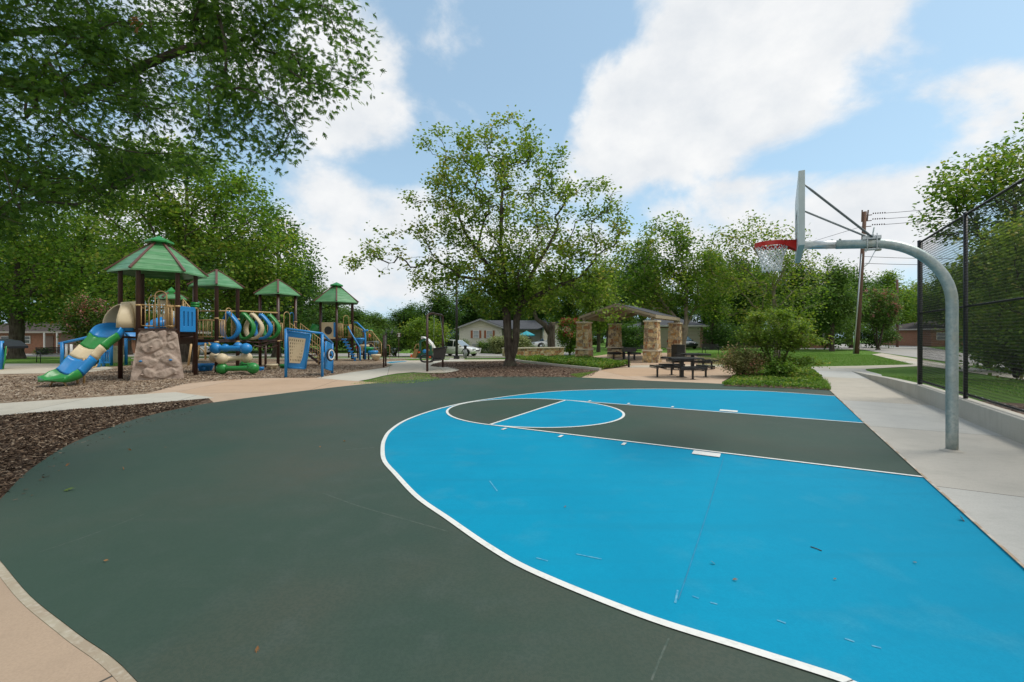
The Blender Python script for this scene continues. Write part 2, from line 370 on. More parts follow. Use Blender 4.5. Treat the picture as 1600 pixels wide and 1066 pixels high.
def concrete(name, c1, c2, joint=3.1, ang=0.0, phase=(0, 0), joint2=None, streak=True):
    m = material(name, c1, .85, 0, [(.55, c2, .8, 6, .4, .65), (2.2, tuple(v*.80 for v in c1), .6, 7, .5, .72), (9, tuple(v*.72 for v in c1), .4, 6, .56, .78), (90, tuple(v*.75 for v in c1), .5, 2, .4, .7)] + ([((1.5, 26, 1, -ang), tuple(v*1.12 for v in c2), .35, 4, .45, .7)] if streak else []), (160, .3, .003), spec=.3)
    t = m.node_tree; N = t.nodes; L = t.links; p = N['Principled BSDF']; src = base_socket(m)
    tcn = N.new('ShaderNodeTexCoord'); mp_ = N.new('ShaderNodeMapping'); mp_.inputs['Rotation'].default_value = (0, 0, -ang); L.new(tcn.outputs['Object'], mp_.inputs[0])
    sp = N.new('ShaderNodeSeparateXYZ'); L.new(mp_.outputs[0], sp.inputs[0])
    def mth(op, a, b=None):
        n = N.new('ShaderNodeMath'); n.operation = op
        for i, v in enumerate((a, b)):
            if v is None: continue
            if isinstance(v, (int, float)): n.inputs[i].default_value = v
            else: L.new(v, n.inputs[i])
        return n.outputs[0]
    q = mth('DIVIDE', mth('ADD', sp.outputs[0], phase[0]), joint); fr = mth('ABSOLUTE', mth('SUBTRACT', mth('FRACT', q), .5)); ln = mth('GREATER_THAN', fr, .5-.007/joint)
    fl = mth('FLOOR', q)
    if joint2:
        q2 = mth('DIVIDE', mth('ADD', sp.outputs[1], phase[1]), joint2); f2 = mth('ABSOLUTE', mth('SUBTRACT', mth('FRACT', q2), .5)); ln = mth('MAXIMUM', ln, mth('GREATER_THAN', f2, .5-.007/joint2)); fl = mth('ADD', fl, mth('MULTIPLY', mth('FLOOR', q2), 7.3))
    wnz = N.new('ShaderNodeTexWhiteNoise'); wnz.noise_dimensions = '1D'; L.new(fl, wnz.inputs['W'])
    hs = N.new('ShaderNodeMix'); hs.data_type = 'RGBA'; hs.blend_type = 'MULTIPLY'; L.new(wnz.outputs[0], hs.inputs[0]); L.new(src, hs.inputs[6]); hs.inputs[7].default_value = (.95, .86, .76, 1)
    x = N.new('ShaderNodeMix'); x.data_type = 'RGBA'; L.new(ln, x.inputs[0]); L.new(hs.outputs[2], x.inputs[6]); x.inputs[7].default_value = (.07, .065, .055, 1); L.new(x.outputs[2], p.inputs['Base Color'])
    return m
GRASS = material('lawn_grass', (.12, .26, .030), .9, 0, [(.35, (.17, .31, .045), .8, 4), (3, (.085, .19, .022), .6, 5), (40, (.13, .23, .04), .6, 3, .45, .7), (140, (.03, .07, .01), .6, 2, .45, .7)], (120, 1.0, .05), spec=.2)
ROAD = material('street_concrete', (.36, .34, .31), .9, 0, [(.4, (.30, .285, .26), .8, 6), (8, (.26, .25, .23), .5, 5, .5, .8), ((.3, 3, 1), (.24, .23, .21), .5, 4, .55, .8)], (60, .4, .01))
def chips_material(name, a, b, c, scale):
    m = material(name, a, .95, spec=.2); t = m.node_tree; N = t.nodes; L = t.links; p = N['Principled BSDF']
    tcn = N.new('ShaderNodeTexCoord'); nz = N.new('ShaderNodeTexNoise'); nz.inputs['Scale'].default_value = scale*.6; nz.inputs['Detail'].default_value = 2; L.new(tcn.outputs['Object'], nz.inputs['Vector'])
    mxv = N.new('ShaderNodeMix'); mxv.data_type = 'VECTOR'; mxv.inputs[0].default_value = .12; L.new(tcn.outputs['Object'], mxv.inputs[4]); L.new(nz.outputs['Color'], mxv.inputs[5])
    v = N.new('ShaderNodeTexVoronoi'); v.inputs['Scale'].default_value = scale; L.new(mxv.outputs[1], v.inputs['Vector'])
    sp = N.new('ShaderNodeSeparateColor'); L.new(v.outputs['Color'], sp.inputs[0])
    cr = N.new('ShaderNodeValToRGB'); e = cr.color_ramp.elements; e[0].position = 0; e[0].color = (*a, 1); e[1].position = 1; e[1].color = (*c, 1); q = e.new(.5); q.color = (*b, 1)
    L.new(sp.outputs[0], cr.inputs[0]); n2_ = N.new('ShaderNodeTexNoise'); n2_.inputs['Scale'].default_value = .8; n2_.inputs['Detail'].default_value = 6; L.new(tcn.outputs['Object'], n2_.inputs['Vector'])
    r = N.new('ShaderNodeMapRange'); r.inputs[1].default_value = .35; r.inputs[2].default_value = .7; r.inputs[3].default_value = 1.15; r.inputs[4].default_value = .7; L.new(n2_.outputs[0], r.inputs[0])
    x = N.new('ShaderNodeMix'); x.data_type = 'RGBA'; x.blend_type = 'MULTIPLY'; x.inputs[0].default_value = 1; L.new(cr.outputs[0], x.inputs[6]); L.new(r.outputs[0], x.inputs[7]); L.new(x.outputs[2], p.inputs['Base Color'])
    bp = N.new('ShaderNodeBump'); bp.inputs['Strength'].default_value = 1; bp.inputs['Distance'].default_value = .02; L.new(sp.outputs[1], bp.inputs['Height']); L.new(bp.outputs[0], p.inputs['Normal'])
    return m
WOODCHIP = chips_material('play_wood_chips', (.13, .085, .055), (.27, .19, .125), (.42, .33, .24), 22)
MULCH = chips_material('dark_bark_mulch', (.030, .018, .011), (.080, .048, .030), (.18, .125, .085), 20)
MULCH2 = chips_material('brown_bark_mulch', (.05, .028, .02), (.12, .075, .05), (.26, .19, .14), 20)
def rnd_chip(name, cols):
    m = bpy.data.materials.new(name); m.use_nodes = True; t = m.node_tree; N = t.nodes; L = t.links; p = N['Principled BSDF']; p.inputs['Roughness'].default_value = .95; p.inputs['Specular IOR Level'].default_value = .2
    atn = N.new('ShaderNodeAttribute'); atn.attribute_name = 'rnd'; cr = N.new('ShaderNodeValToRGB'); e = cr.color_ramp.elements
    e[0].color = (*cols[0], 1); e[1].color = (*cols[-1], 1)
    for i, c in enumerate(cols[1:-1]): q = e.new((i+1)/(len(cols)-1)); q.color = (*c, 1)
    L.new(atn.outputs['Fac'], cr.inputs[0]); L.new(cr.outputs[0], p.inputs['Base Color']); return m
DARK_CHIP = rnd_chip('bark_chip', [(.030, .018, .011), (.062, .037, .023), (.11, .070, .044), (.19, .13, .085), (.33, .26, .19)])
LIGHT_CHIP = rnd_chip('wood_chip', [(.10, .06, .04), (.22, .15, .10), (.33, .25, .17), (.42, .34, .26), (.50, .43, .35)])
BLADE = rnd_chip('grass_blade', [(.09, .22, .025), (.14, .31, .038), (.20, .38, .055), (.28, .42, .09), (.36, .37, .15)])
BARK = material('grey_brown_bark', (.095, .078, .060), .95, 0, [((9, 9, 1.6), (.045, .035, .027), .9, 5, .4, .6), (3, (.15, .13, .105), .5, 5, .5, .75), (1.1, (.09, .095, .06), .4, 3, .5, .7)], (26, 1.0, .03), spec=.2)
BARK_PALE = material('pale_smooth_bark', (.30, .26, .20), .85, 0, [(4, (.17, .14, .10), .7, 5), (1.5, (.24, .22, .10), .5, 4, .5, .7), (20, (.12, .10, .08), .4, 4, .55, .8)], (20, .5, .01), spec=.2)
L_OAK = leaf_material('pin_oak_leaf', (.034, .090, .013), (.108, .205, .029), None, .42, .5, .6)
L_MID = leaf_material('broad_green_leaf', (.062, .145, .018), (.20, .32, .046), (.31, .34, .08), .42, .35)
L_YEL = leaf_material('yellow_green_leaf', (.088, .170, .021), (.235, .335, .052), (.33, .32, .09), .40, .4)
L_DARK = leaf_material('dark_green_leaf', (.030, .084, .018), (.105, .20, .042), None, .36, .3)
L_GREY = leaf_material('grey_green_leaf', (.055, .130, .028), (.165, .265, .065), None, .38, .3)
L_SHRUB = leaf_material('shrub_leaf', (.045, .11, .020), (.13, .21, .045), (.28, .17, .05), .30, 1.0)
L_RED = leaf_material('bronze_shrub_leaf', (.15, .17, .055), (.34, .31, .14), (.50, .22, .16), .25, 1.5)
L_FLOWER = leaf_material('crape_flower', (.40, .035, .07), (.60, .09, .13), None, .2, 2)
L_PINK = leaf_material('pale_pink_flower', (.42, .14, .17), (.58, .25, .26), None, .2, 2)
L_COVER = leaf_material('ground_cover_leaf', (.055, .14, .018), (.19, .31, .05), (.32, .34, .10), .38, .8)
L_VARI = leaf_material('pale_variegated_leaf', (.14, .19, .07), (.33, .36, .17), None, .25, 1.2)
GALV = material('galvanised_steel', (.36, .42, .41), .48, .55, [((3, 3, 1.2), (.27, .34, .34), .8, 5), (14, (.47, .50, .47), .7, 5, .45, .65), ((7, 7, 2.2), (.40, .36, .24), .55, 6, .54, .72), (40, (.20, .25, .25), .4, 3, .5, .7)], (30, .15, .004))
GALV_CLEAN = material('clean_galvanised_tube', (.52, .55, .56), .38, .7, [(18, (.38, .42, .44), .6, 4)])
WHITE_STEEL = material('white_enamelled_steel', (.74, .77, .76), .35, 0, [(6, (.60, .66, .64), .5, 4)])
RED = material('red_rim_paint', (.62, .022, .014), .38, 0, [(12, (.50, .015, .01), .5, 3)])
CORD = material('white_nylon_cord', (.82, .82, .80), .8)
BLACK = material('black_powder_coat', (.012, .012, .013), .38, 0, [(20, (.022, .022, .023), .5, 3)])
BLACK_VINYL = material('black_vinyl_wire', (.010, .010, .011), .45)
BROWN = material('brown_steel_post', (.050, .020, .014), .42, 0, [(8, (.065, .028, .020), .5, 3)])
TAN = material('tan_steel_rail', (.55, .36, .16), .42, 0, [(10, (.48, .31, .14), .5, 3)])
BEIGE = material('beige_plastic', (.62, .51, .33), .5, 0, [(5, (.55, .45, .29), .6, 4), (60, (.50, .40, .26), .3, 2)])
PBLUE = material('blue_plastic', (.010, .20, .52), .38, 0, [(4, (.015, .24, .56), .6, 4), (25, (.02, .18, .44), .3, 4)])
PGREEN = material('green_plastic', (.018, .22, .040), .36, 0, [(4, (.03, .27, .055), .6, 4), (25, (.02, .17, .03), .3, 4)])
ROOFG = material('green_roof_plastic', (.060, .215, .075), .38, 0, [(2.5, (.10, .27, .11), .8, 5), ((1, 1, 22), (.22, .38, .22), .5, 2, .5, .62)])
ROOFB = material('brown_roof_rib', (.13, .055, .040), .45)
DECK = material('brown_deck_coating', (.045, .022, .018), .6)
ROCK = material('moulded_rock_panel', (.40, .32, .26), .75, 0, [(2, (.34, .25, .20), .8, 5), (14, (.28, .20, .16), .5, 5, .45, .7)], (9, .55, .05))
STONE = None
def stone_material():
    m = material('fieldstone_masonry', (.45, .30, .15), .85, spec=.25); t = m.node_tree; N = t.nodes; L = t.links; p = N['Principled BSDF']
    tcn = N.new('ShaderNodeTexCoord'); mp_ = N.new('ShaderNodeMapping'); mp_.inputs['Scale'].default_value = (3.2, 3.2, 4.4); mp_.inputs['Location'].default_value = (.13, .27, .05); L.new(tcn.outputs['Object'], mp_.inputs[0])
    v = N.new('ShaderNodeTexVoronoi'); v.distance = 'CHEBYCHEV'; v.inputs['Scale'].default_value = 1; v.inputs['Randomness'].default_value = .75; L.new(mp_.outputs[0], v.inputs['Vector'])
    v2 = N.new('ShaderNodeTexVoronoi'); v2.feature = 'F2'; v2.distance = 'CHEBYCHEV'; v2.inputs['Scale'].default_value = 1; v2.inputs['Randomness'].default_value = .75; L.new(mp_.outputs[0], v2.inputs['Vector'])
    ds = N.new('ShaderNodeMath'); ds.operation = 'SUBTRACT'; L.new(v2.outputs['Distance'], ds.inputs[0]); L.new(v.outputs['Distance'], ds.inputs[1])
    sp = N.new('ShaderNodeSeparateColor'); L.new(v.outputs['Color'], sp.inputs[0])
    cr = N.new('ShaderNodeValToRGB'); e = cr.color_ramp.elements; cr.color_ramp.interpolation = 'CONSTANT'
    cs = [(.50, .33, .15), (.40, .24, .10), (.60, .44, .24), (.34, .17, .08), (.55, .38, .20), (.28, .20, .13), (.62, .50, .32)]
    e[0].color = (*cs[0], 1); e[1].position = .86; e[1].color = (*cs[6], 1)
    for i in range(1, 6): q = e.new(i*.145); q.color = (*cs[i], 1)
    L.new(sp.outputs[0], cr.inputs[0])
    nz = N.new('ShaderNodeTexNoise'); nz.inputs['Scale'].default_value = 9; nz.inputs['Detail'].default_value = 6; L.new(tcn.outputs['Object'], nz.inputs['Vector'])
    r = N.new('ShaderNodeMapRange'); r.inputs[3].default_value = .6; r.inputs[4].default_value = 1.35; r.inputs[1].default_value = .3; r.inputs[2].default_value = .7; L.new(nz.outputs[0], r.inputs[0])
    x = N.new('ShaderNodeMix'); x.data_type = 'RGBA'; x.blend_type = 'MULTIPLY'; x.inputs[0].default_value = 1; L.new(cr.outputs[0], x.inputs[6]); L.new(r.outputs[0], x.inputs[7])
    mr_ = N.new('ShaderNodeMapRange'); mr_.inputs[1].default_value = .03; mr_.inputs[2].default_value = .09; L.new(ds.outputs[0], mr_.inputs[0])
    y = N.new('ShaderNodeMix'); y.data_type = 'RGBA'; L.new(mr_.outputs[0], y.inputs[0]); y.inputs[6].default_value = (.50, .42, .30, 1); L.new(x.outputs[2], y.inputs[7]); L.new(y.outputs[2], p.inputs['Base Color'])
    ad = N.new('ShaderNodeMath'); ad.operation = 'MULTIPLY_ADD'; L.new(nz.outputs[0], ad.inputs[0]); ad.inputs[1].default_value = .5; L.new(mr_.outputs[0], ad.inputs[2])
    bp = N.new('ShaderNodeBump'); bp.inputs['Strength'].default_value = 1; bp.inputs['Distance'].default_value = .03; L.new(ad.outputs[0], bp.inputs['Height']); L.new(bp.outputs[0], p.inputs['Normal'])
    return m
STONE = stone_material()
LIMESTONE = material('cream_limestone', (.60, .53, .41), .8, 0, [(6, (.48, .41, .31), .6, 5)], (30, .4, .01))
def brick_material(name, c1, c2, mortar, sc=1.0):
    m = material(name, c1, .85, spec=.25); t = m.node_tree; N = t.nodes; L = t.links; p = N['Principled BSDF']
    tcn = N.new('ShaderNodeTexCoord'); sp = N.new('ShaderNodeSeparateXYZ'); L.new(tcn.outputs['Object'], sp.inputs[0]); ad = N.new('ShaderNodeMath'); L.new(sp.outputs[0], ad.inputs[0]); L.new(sp.outputs[1], ad.inputs[1])
    cb = N.new('ShaderNodeCombineXYZ'); L.new(ad.outputs[0], cb.inputs[0]); L.new(sp.outputs[2], cb.inputs[1])
    b = N.new('ShaderNodeTexBrick'); b.inputs['Scale'].default_value = 2.2*sc; b.inputs['Color1'].default_value = (*c1, 1); b.inputs['Color2'].default_value = (*c2, 1); b.inputs['Mortar'].default_value = (*mortar, 1); b.inputs['Mortar Size'].default_value = .018
    b.inputs['Row Height'].default_value = .17; b.inputs['Brick Width'].default_value = .45; L.new(cb.outputs[0], b.inputs['Vector']); L.new(b.outputs[0], p.inputs['Base Color']); return m
BRICK_RED = brick_material('red_brick', (.24, .095, .05), (.32, .13, .07), (.28, .22, .17))
BRICK_WHITE = brick_material('white_painted_brick', (.66, .63, .56), (.60, .57, .50), (.52, .50, .44))
BRICK_PINK = brick_material('pinkish_brick', (.36, .19, .13), (.42, .24, .16), (.38, .32, .26))
CREAM = material('cream_siding', (.66, .62, .49), .7, 0, [((1, 1, 9), (.58, .54, .42), .5, 2)])
SHINGLE = material('charcoal_shingles', (.055, .058, .066), .9, 0, [((3, 3, 14), (.035, .037, .043), .7, 4), (1.2, (.075, .078, .085), .5, 4)], (40, .5, .01))
SHINGLE_B = material('brown_shingles', (.055, .040, .034), .9, 0, [((3, 3, 14), (.035, .025, .022), .7, 4)], (40, .5, .01))
WHITE_TRIM = material('white_trim_paint', (.70, .69, .66), .5)
SHUTTER = material('rust_wood_shutter', (.30, .10, .035), .6, 0, [((8, 8, 1), (.20, .07, .03), .6, 3)])
WINGLASS = material('window_glass', (.05, .06, .065), .08, 0, spec=.8)
WINBLIND = material('window_with_blinds', (.42, .45, .47), .25, 0, [((1, 1, 30), (.28, .31, .33), .6, 2)])
TEAL_CLOTH = material('teal_canvas', (.03, .30, .36), .8)
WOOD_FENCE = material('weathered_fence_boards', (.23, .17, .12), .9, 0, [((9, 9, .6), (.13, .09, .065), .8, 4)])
WOOD_POLE = material('creosoted_pole_wood', (.15, .078, .05), .9, 0, [((14, 14, .8), (.07, .04, .03), .8, 5)], (25, .5, .01))
RUBBER = material('tyre_rubber', (.012, .012, .012), .8)
CARGLASS = material('car_glass', (.02, .028, .034), .06, 0, spec=.9)
CARPANE = material('windscreen_glass', (.12, .20, .26), .08, 0, spec=.9)
LAMP_RED = material('tail_lamp_red', (.45, .01, .01), .2)
LAMP_CLEAR = material('clear_headlamp', (.6, .62, .64), .12, .3)
CONC_WALL = material('cast_concrete_wall', (.50, .47, .41), .85, 0, [(1.3, (.42, .39, .33), .7, 5), ((9, 9, .9), (.32, .29, .24), .45, 5, .5, .75), (60, (.38, .35, .3), .4, 2)], (70, .35, .006))
GREY_PVC = material('grey_plastic_case', (.28, .29, .29), .6)

# ------------------------------------------------------------ the court's own axes
PN, PF = GX(1443.8, 747.5), GX(1351, 662.5)
U = (PF-PN).normalized(); A_BASE = math.atan2(U.y, U.x)          # along the baseline, away from the camera
V_ = Vector((-U.y, U.x, 0))                                       # from the baseline into the court

# ------------------------------------------------------------ the ground
GRID = {}
def sheet(name, polys, mat, lift, cell=2.0, kind='structure', hfun=dip, label=None, cat=None):
    bm = bmesh.new()
    for P in polys:
        if len(P) > 4:
            V2, E2, F2_, *_r = delaunay_2d_cdt([Vector((p[0], p[1])) for p in P], [], [list(range(len(P)))], 1, 1e-5)
            vs = [bm.verts.new((p[0], p[1], 0)) for p in V2]
            for f in F2_: bm.faces.new([vs[i] for i in f])
        else:
            vs = [bm.verts.new((p[0], p[1], 0)) for p in P]; bm.faces.new(vs)
    xs = [v.co.x for v in bm.verts]; ys = [v.co.y for v in bm.verts]
    for lo, hi, axis in ((min(xs), max(xs), 0), (min(ys), max(ys), 1)):
        marks = [m_ for m_ in np.arange(-80, 81, cell)] if axis == 0 else sorted(set(list(np.arange(0, 81, cell))+[27., 44., 52., 57.]))
        for c in marks:
            if lo < c < hi:
                if axis == 1 and c < 27: continue
                if axis == 0 and (hi <= 0 or True) and max(ys) <= 27: continue
                if axis == 0 and not (4 <= c <= 10): continue
                n = Vector((1, 0, 0)) if axis == 0 else Vector((0, 1, 0))
                bmesh.ops.bisect_plane(bm, geom=bm.verts[:]+bm.edges[:]+bm.faces[:], plane_co=n*c, plane_no=n)
    bmesh.ops.triangulate(bm, faces=[f for f in bm.faces if len(f.verts) > 4])
    for v in bm.verts: v.co.z = hfun(v.co.x, v.co.y)+lift
    bmesh.ops.recalc_face_normals(bm, faces=bm.faces)
    for f in bm.faces:
        if f.normal.z < 0: f.normal_flip()
    me = bpy.data.meshes.new(name); bm.to_mesh(me); bm.free(); me.materials.append(mat)
    o = bpy.data.objects.new(name, me); col.objects.link(o); o['kind'] = kind; return o
def spline(pts, n=8, closed=False):
    P = [Vector(p) for p in pts]; out = []; k = len(P)
    for i in range(k if closed else k-1):
        p0 = P[(i-1) % k] if closed or i > 0 else P[0]*2-P[1]; p1 = P[i]; p2 = P[(i+1) % k]; p3 = P[(i+2) % k] if closed or i+2 < k else P[-1]*2-P[-2]
        for j in range(n):
            t = j/n; out.append(.5*((2*p1)+(p2-p0)*t+(2*p0-5*p1+4*p2-p3)*t*t+(3*p1-p0-3*p2+p3)*t**3))
    if not closed: out.append(P[-1])
    return out
def gp(*px): return [GX(x, y) for x, y in px]
BIG = 260
sheet('ground', [[(-BIG, -40), (BIG, -40), (BIG, BIG), (-BIG, BIG)]], GRASS, -.012)
# the kerb line of the park's street and the street itself
sheet('street', [[(-90, 44.5), (7, 44.5), (7, 51.5), (-90, 51.5)]], ROAD, .01)
sheet('far_pavement', [[(-90, 41.3), (4, 41.3), (4, 42.8), (-90, 42.8)]], concrete('walk_concrete_far', (.46, .42, .35), (.40, .36, .30), 3, 0), .012)

C_WALK = concrete('walk_concrete', (.52, .49, .42), (.46, .43, .36), 2.4, 0.25, (0.4, 0))
C_COURTWALK = concrete('court_side_concrete', (.49, .48, .445), (.445, .44, .41), 3.66, A_BASE, (-(PN.x*U.x+PN.y*U.y)+.30, 0))
C_TAN = concrete('tan_concrete', (.50, .375, .275), (.45, .335, .24), 3.6, .12, (.7, 1.1), 3.6)
C_TAN_N = concrete('tan_brushed_concrete', (.40, .300, .215), (.34, .255, .185), 2.6, -.55, (0.1, 1.1), None)

# play surfacing of wood chips: the large bed under the playground
sheet('play_surfacing', [[GX(-700, 640), GX(0, 634), GX(300, 612), GX(420, 595), GX(500, 592), GX(545, 584), GX(604, 574), GX(612, 570), GX(598, 566.5), GX(640, 561), GX(630, 557.2), GX(300, 557), GX(205, 563), GX(205, 571), GX(-60, 586), GX(-700, 612)]], WOODCHIP, .004)
# left: grey pavement behind the slide
sheet('plaza_pavement', [[GX(-700, 612), GX(-60, 586), GX(112, 583), GX(160, 580), GX(178, 575.5), GX(168, 573.5), GX(140, 573), GX(120, 570), GX(90, 568.5), GX(-700, 570)]], C_WALK, .010)
# near walk on the left
sheet('footpath', [[GX(-700, 716), GX(-700, 690), GX(0, 631), GX(60, 627), GX(140, 622), GX(245, 615), GX(275, 613.3), GX(322, 620), GX(335, 622), GX(220, 632), GX(120, 640), GX(0, 650)]], C_WALK, .009)
# tan apron joining the footpath and the court
apr = [GX(228, 616), GX(258, 607.5), GX(290, 600), GX(340, 595), GX(380, 592.3), GX(430, 591), GX(494, 591), GX(545, 594.5), GX(585, 598), GX(640, 604), GX(560, 612), GX(420, 626), GX(340, 634), GX(325, 622), GX(275, 614)]
sheet('tan_pavement', [apr], C_TAN, .0050)
# walk that runs on past the glider swing
sheet('park_walk', [[GX(494, 591), GX(522, 586.5), GX(549, 582), GX(580, 578), GX(604, 574.5), GX(614, 570.5), GX(597, 567.3), GX(600, 565.2), GX(612, 563.6), GX(638, 561.2), GX(645, 560.6), GX(700, 559.4), GX(790, 558.6), GX(797, 561.5), GX(782, 563.6), GX(740, 563.8), GX(693, 564.6), GX(676, 569), GX(672, 572.3), GX(686, 573.6), GX(700, 573.7), GX(712, 575.6), GX(717.5, 578.3), GX(711, 581), GX(696, 582.6), GX(670, 583), GX(645, 582), GX(620, 584), GX(600, 587.3), GX(578, 592.6), GX(560, 596), GX(545, 595.2)]], C_WALK, .008)
sheet('blue_safety_patch', [[GX(603, 567.2), GX(612, 565.4), GX(636, 563.2), GX(634, 564.8), GX(625, 566.4), GX(612, 567.6)]], BLUE_COURT, .015)
sheet('back_walk', [[GX(205, 557), GX(430, 556), GX(640, 556.2), GX(700, 556.3), GX(760, 554.4), GX(800, 552.9), GX(800, 551.8), GX(720, 553.6), GX(640, 554.4), GX(205, 554.6)]], C_WALK, .011)
# brown mulch under the big tree and dark mulch on the left
sheet('tree_mulch', [[GX(676, 569), GX(672, 573), GX(700, 574.5), GX(717, 579), GX(696, 583.5), GX(640, 584), GX(600, 589), GX(570, 597), GX(640, 600), GX(900, 598), GX(925, 590), GX(942, 580), GX(880, 573), GX(815, 567), GX(797, 560.5), GX(782, 562.9), GX(740, 563.1), GX(693, 564)]], MULCH2, .003)
sheet('dark_mulch', [[GX(-700, 1000), GX(-700, 700), GX(0, 645), GX(120, 636), GX(220, 628), GX(340, 619), GX(370, 632), GX(250, 660), GX(120, 700), GX(40, 800), GX(-200, 900)]], MULCH, .003)
# patio under the pavilion and the tables
sheet('patio', [[GX(905, 592), GX(925, 583), GX(939, 578.6), GX(975, 572.3), GX(940, 571), GX(900, 563), GX(902, 556), GX(960, 551.5), GX(1052, 551.5), GX(1120, 560), GX(1150, 569.5), GX(1150, 585), GX(1128, 597), GX(1128, 603), GX(1010, 600)]], C_TAN, .005)
sheet('patio_band', [[GX(990, 571.4), GX(1062, 570.6), GX(1130, 569.8), GX(1130, 574), GX(1062, 574.6), GX(975, 574.4)]], C_WALK, .010)
# dusty soil strip beside the patio
SANDY = material('sandy_soil', (.34, .22, .13), .95, 0, [(4, (.26, .16, .09), .7, 5)], (60, .5, .02))
sheet('grass_strip_soil', [gp((543, 601), (640, 601), (700, 594), (668, 583.8), (640, 584), (600, 589), (572, 596.5))], material('thin_turf_soil', (.17, .13, .08), .95, 0, [(2.2, (.09, .12, .03), .9, 6, .45, .6), (40, (.08, .06, .04), .5, 3)], (80, .6, .02)), .004)
sheet('bare_soil', [[GX(1095, 561), GX(1140, 560.5), GX(1150, 570), GX(1100, 569)]], SANDY, .009)
# court walk on the right, with its wall
W0, W1 = GX(1599.6, 695.3), GX(1477, 643); UW = (W1-W0).normalized(); NWv = Vector((UW.y, -UW.x, 0))      # towards the fence side
def wpt(t, d=0, z=0): return W0+UW*t+NWv*d+Vector((0, 0, z))
sheet('court_walk', [[GX(1297, 611), PF, PN, GX(1600, 885), PN-U*9, wpt(-9, .05), wpt(4, .05), wpt(9, .05), GX(1377, 585.5), GX(1354, 579.5), GX(1352, 576.5), GX(1280, 573.6), GX(1262, 573), GX(1282, 589)]], C_COURTWALK, .004)
sheet('cross_walk', [[GX(1262, 573.4), GX(1345, 571.9), GX(1440, 569.6), GX(1520, 569.6), GX(1520, 571.4), GX(1440, 572), GX(1352, 577)]], C_WALK, .008)
# the side street on the right
sheet('side_street', [[GX(1232, 545.5), GX(1240, 541), GX(1343, 536.3), GX(1400, 536.3), GX(1440, 541), GX(1552, 560), GX(1640, 573), GX(1800, 592), GX(1800, 615), GX(1640, 588), GX(1552, 573), GX(1480, 565.5), GX(1371, 550.5), GX(1345, 546)]], ROAD, .006)
sheet('side_walk', [[GX(1362, 554), GX(1378, 552), GX(1477, 568.5), GX(1640, 593), GX(1640, 600), GX(1440, 571.5), GX(1425, 569.5)]], C_WALK, .010)

# the court itself
court = [GX(*p) for p in [(1297, 610.6), (1180, 603.7), (1125, 600), (1000, 594.6), (915, 590.4), (830, 588.5), (765, 589), (700, 591), (630, 595.5), (565, 601), (490, 609.3), (420, 618), (360, 625.7), (303.7, 634.5), (213.6, 655), (118.6, 690.5), (47.5, 734.6), (0, 782)]]
lw = spline(court, 6)[:-1]+spline([court[-1], Vector((-4.66, 3.93, 0)), GX(-30, 848), GX(0, 877), GX(47.5, 932.6), GX(118.6, 989.5), GX(213.6, 1066), Vector((-.6, 1.25, 0)), Vector((1.2, -.3, 0)), Vector((3.2, -2.2, 0))], 5)
green_poly = lw+[PN-U*9.5, PN, PF]
sheet('court', [green_poly], GREEN_COURT, .0072)
# pale edging band and brushed pavement at the lower left
inner = spline([Vector((-4.66, 3.93, 0)), GX(-30, 848), GX(0, 877), GX(47.5, 932.6), GX(118.6, 989.5), GX(213.6, 1066), Vector((-.6, 1.25, 0)), Vector((1.2, -.3, 0))], 6)
def offset(line, d):
    out = []
    for i, p in enumerate(line):
        t = (line[min(i+1, len(line)-1)]-line[max(i-1, 0)]).normalized(); out.append(p+Vector((t.y, -t.x, 0))*d)
    return out
outer = offset(inner, .048)
sheet('edging', [inner+outer[::-1]], material('stained_edging_concrete', (.37, .33, .245), .85, 0, [(3, (.30, .235, .165), .8, 6, .4, .6), (25, (.50, .46, .38), .5, 5, .5, .7), (9, (.16, .13, .09), .4, 5, .6, .75)], (120, .4, .004)), .004)
sheet('near_pavement', [outer+[Vector((0, -4, 0)), Vector((-9, -4, 0)), Vector((-9, 3.93, 0))]], C_TAN_N, .002)
# painted markings: three-point arc, key, circle, blocks
arc_px = [(1330, 1072), (1303.7, 1060.7), (1166, 1016.6), (1000, 963.4), (835, 896), (765, 857), (700, 812), (652, 778), (618, 742), (601, 722), (597.8, 705), (600.5, 688), (612, 672), (640, 655), (690, 638.5), (750, 626.2), (850, 613.6), (930, 609.6), (1020, 608.4), (1110, 609.5), (1199.5, 612.2), (1306.5, 619.6)]
arc = spline([GX(*p) for p in arc_px], 8)
pend = PN-U*(PN-GX(1600, 885)).length
arc_start_dir = (arc[0]-arc[8]).normalized()
blue = arc[:-1]+[PF+U*((GX(1306.5, 619.6)-PF).dot(U)), PF, PN, PN-U*5.2, arc[0]+arc_start_dir*2.0]
sheet('court_blue_area', [blue], BLUE_COURT, .009)
SN, SF = GX(765, 665), GX(884, 626.2)
FTC = (SN+SF)/2; rC = 1.86
sheet('court_key', [[PN-Vector((0, 0, 0)), PF, SF, SN]], GREEN_COURT, .011)
circ = [FTC+Vector((math.cos(a), math.sin(a), 0))*1.83 for a in np.linspace(0, 2*math.pi, 72, endpoint=False)]
ax_in = (FTC-(PN+PF)/2).normalized()
kdir = (SF-SN).normalized(); kn = Vector((-kdir.y, kdir.x, 0)); kn = kn if kn.dot(ax_in) > 0 else -kn
def ell(a): return FTC+kdir*math.cos(a)*(SF-SN).length/2+kn*math.sin(a)*rC
sheet('court_circle_front', [[ell(a) for a in np.linspace(0, math.pi, 40)]], GREEN_COURT, .013)
sheet('court_circle_back', [[ell(a) for a in np.linspace(math.pi, 2*math.pi, 40)]], BLUE_COURT, .015)
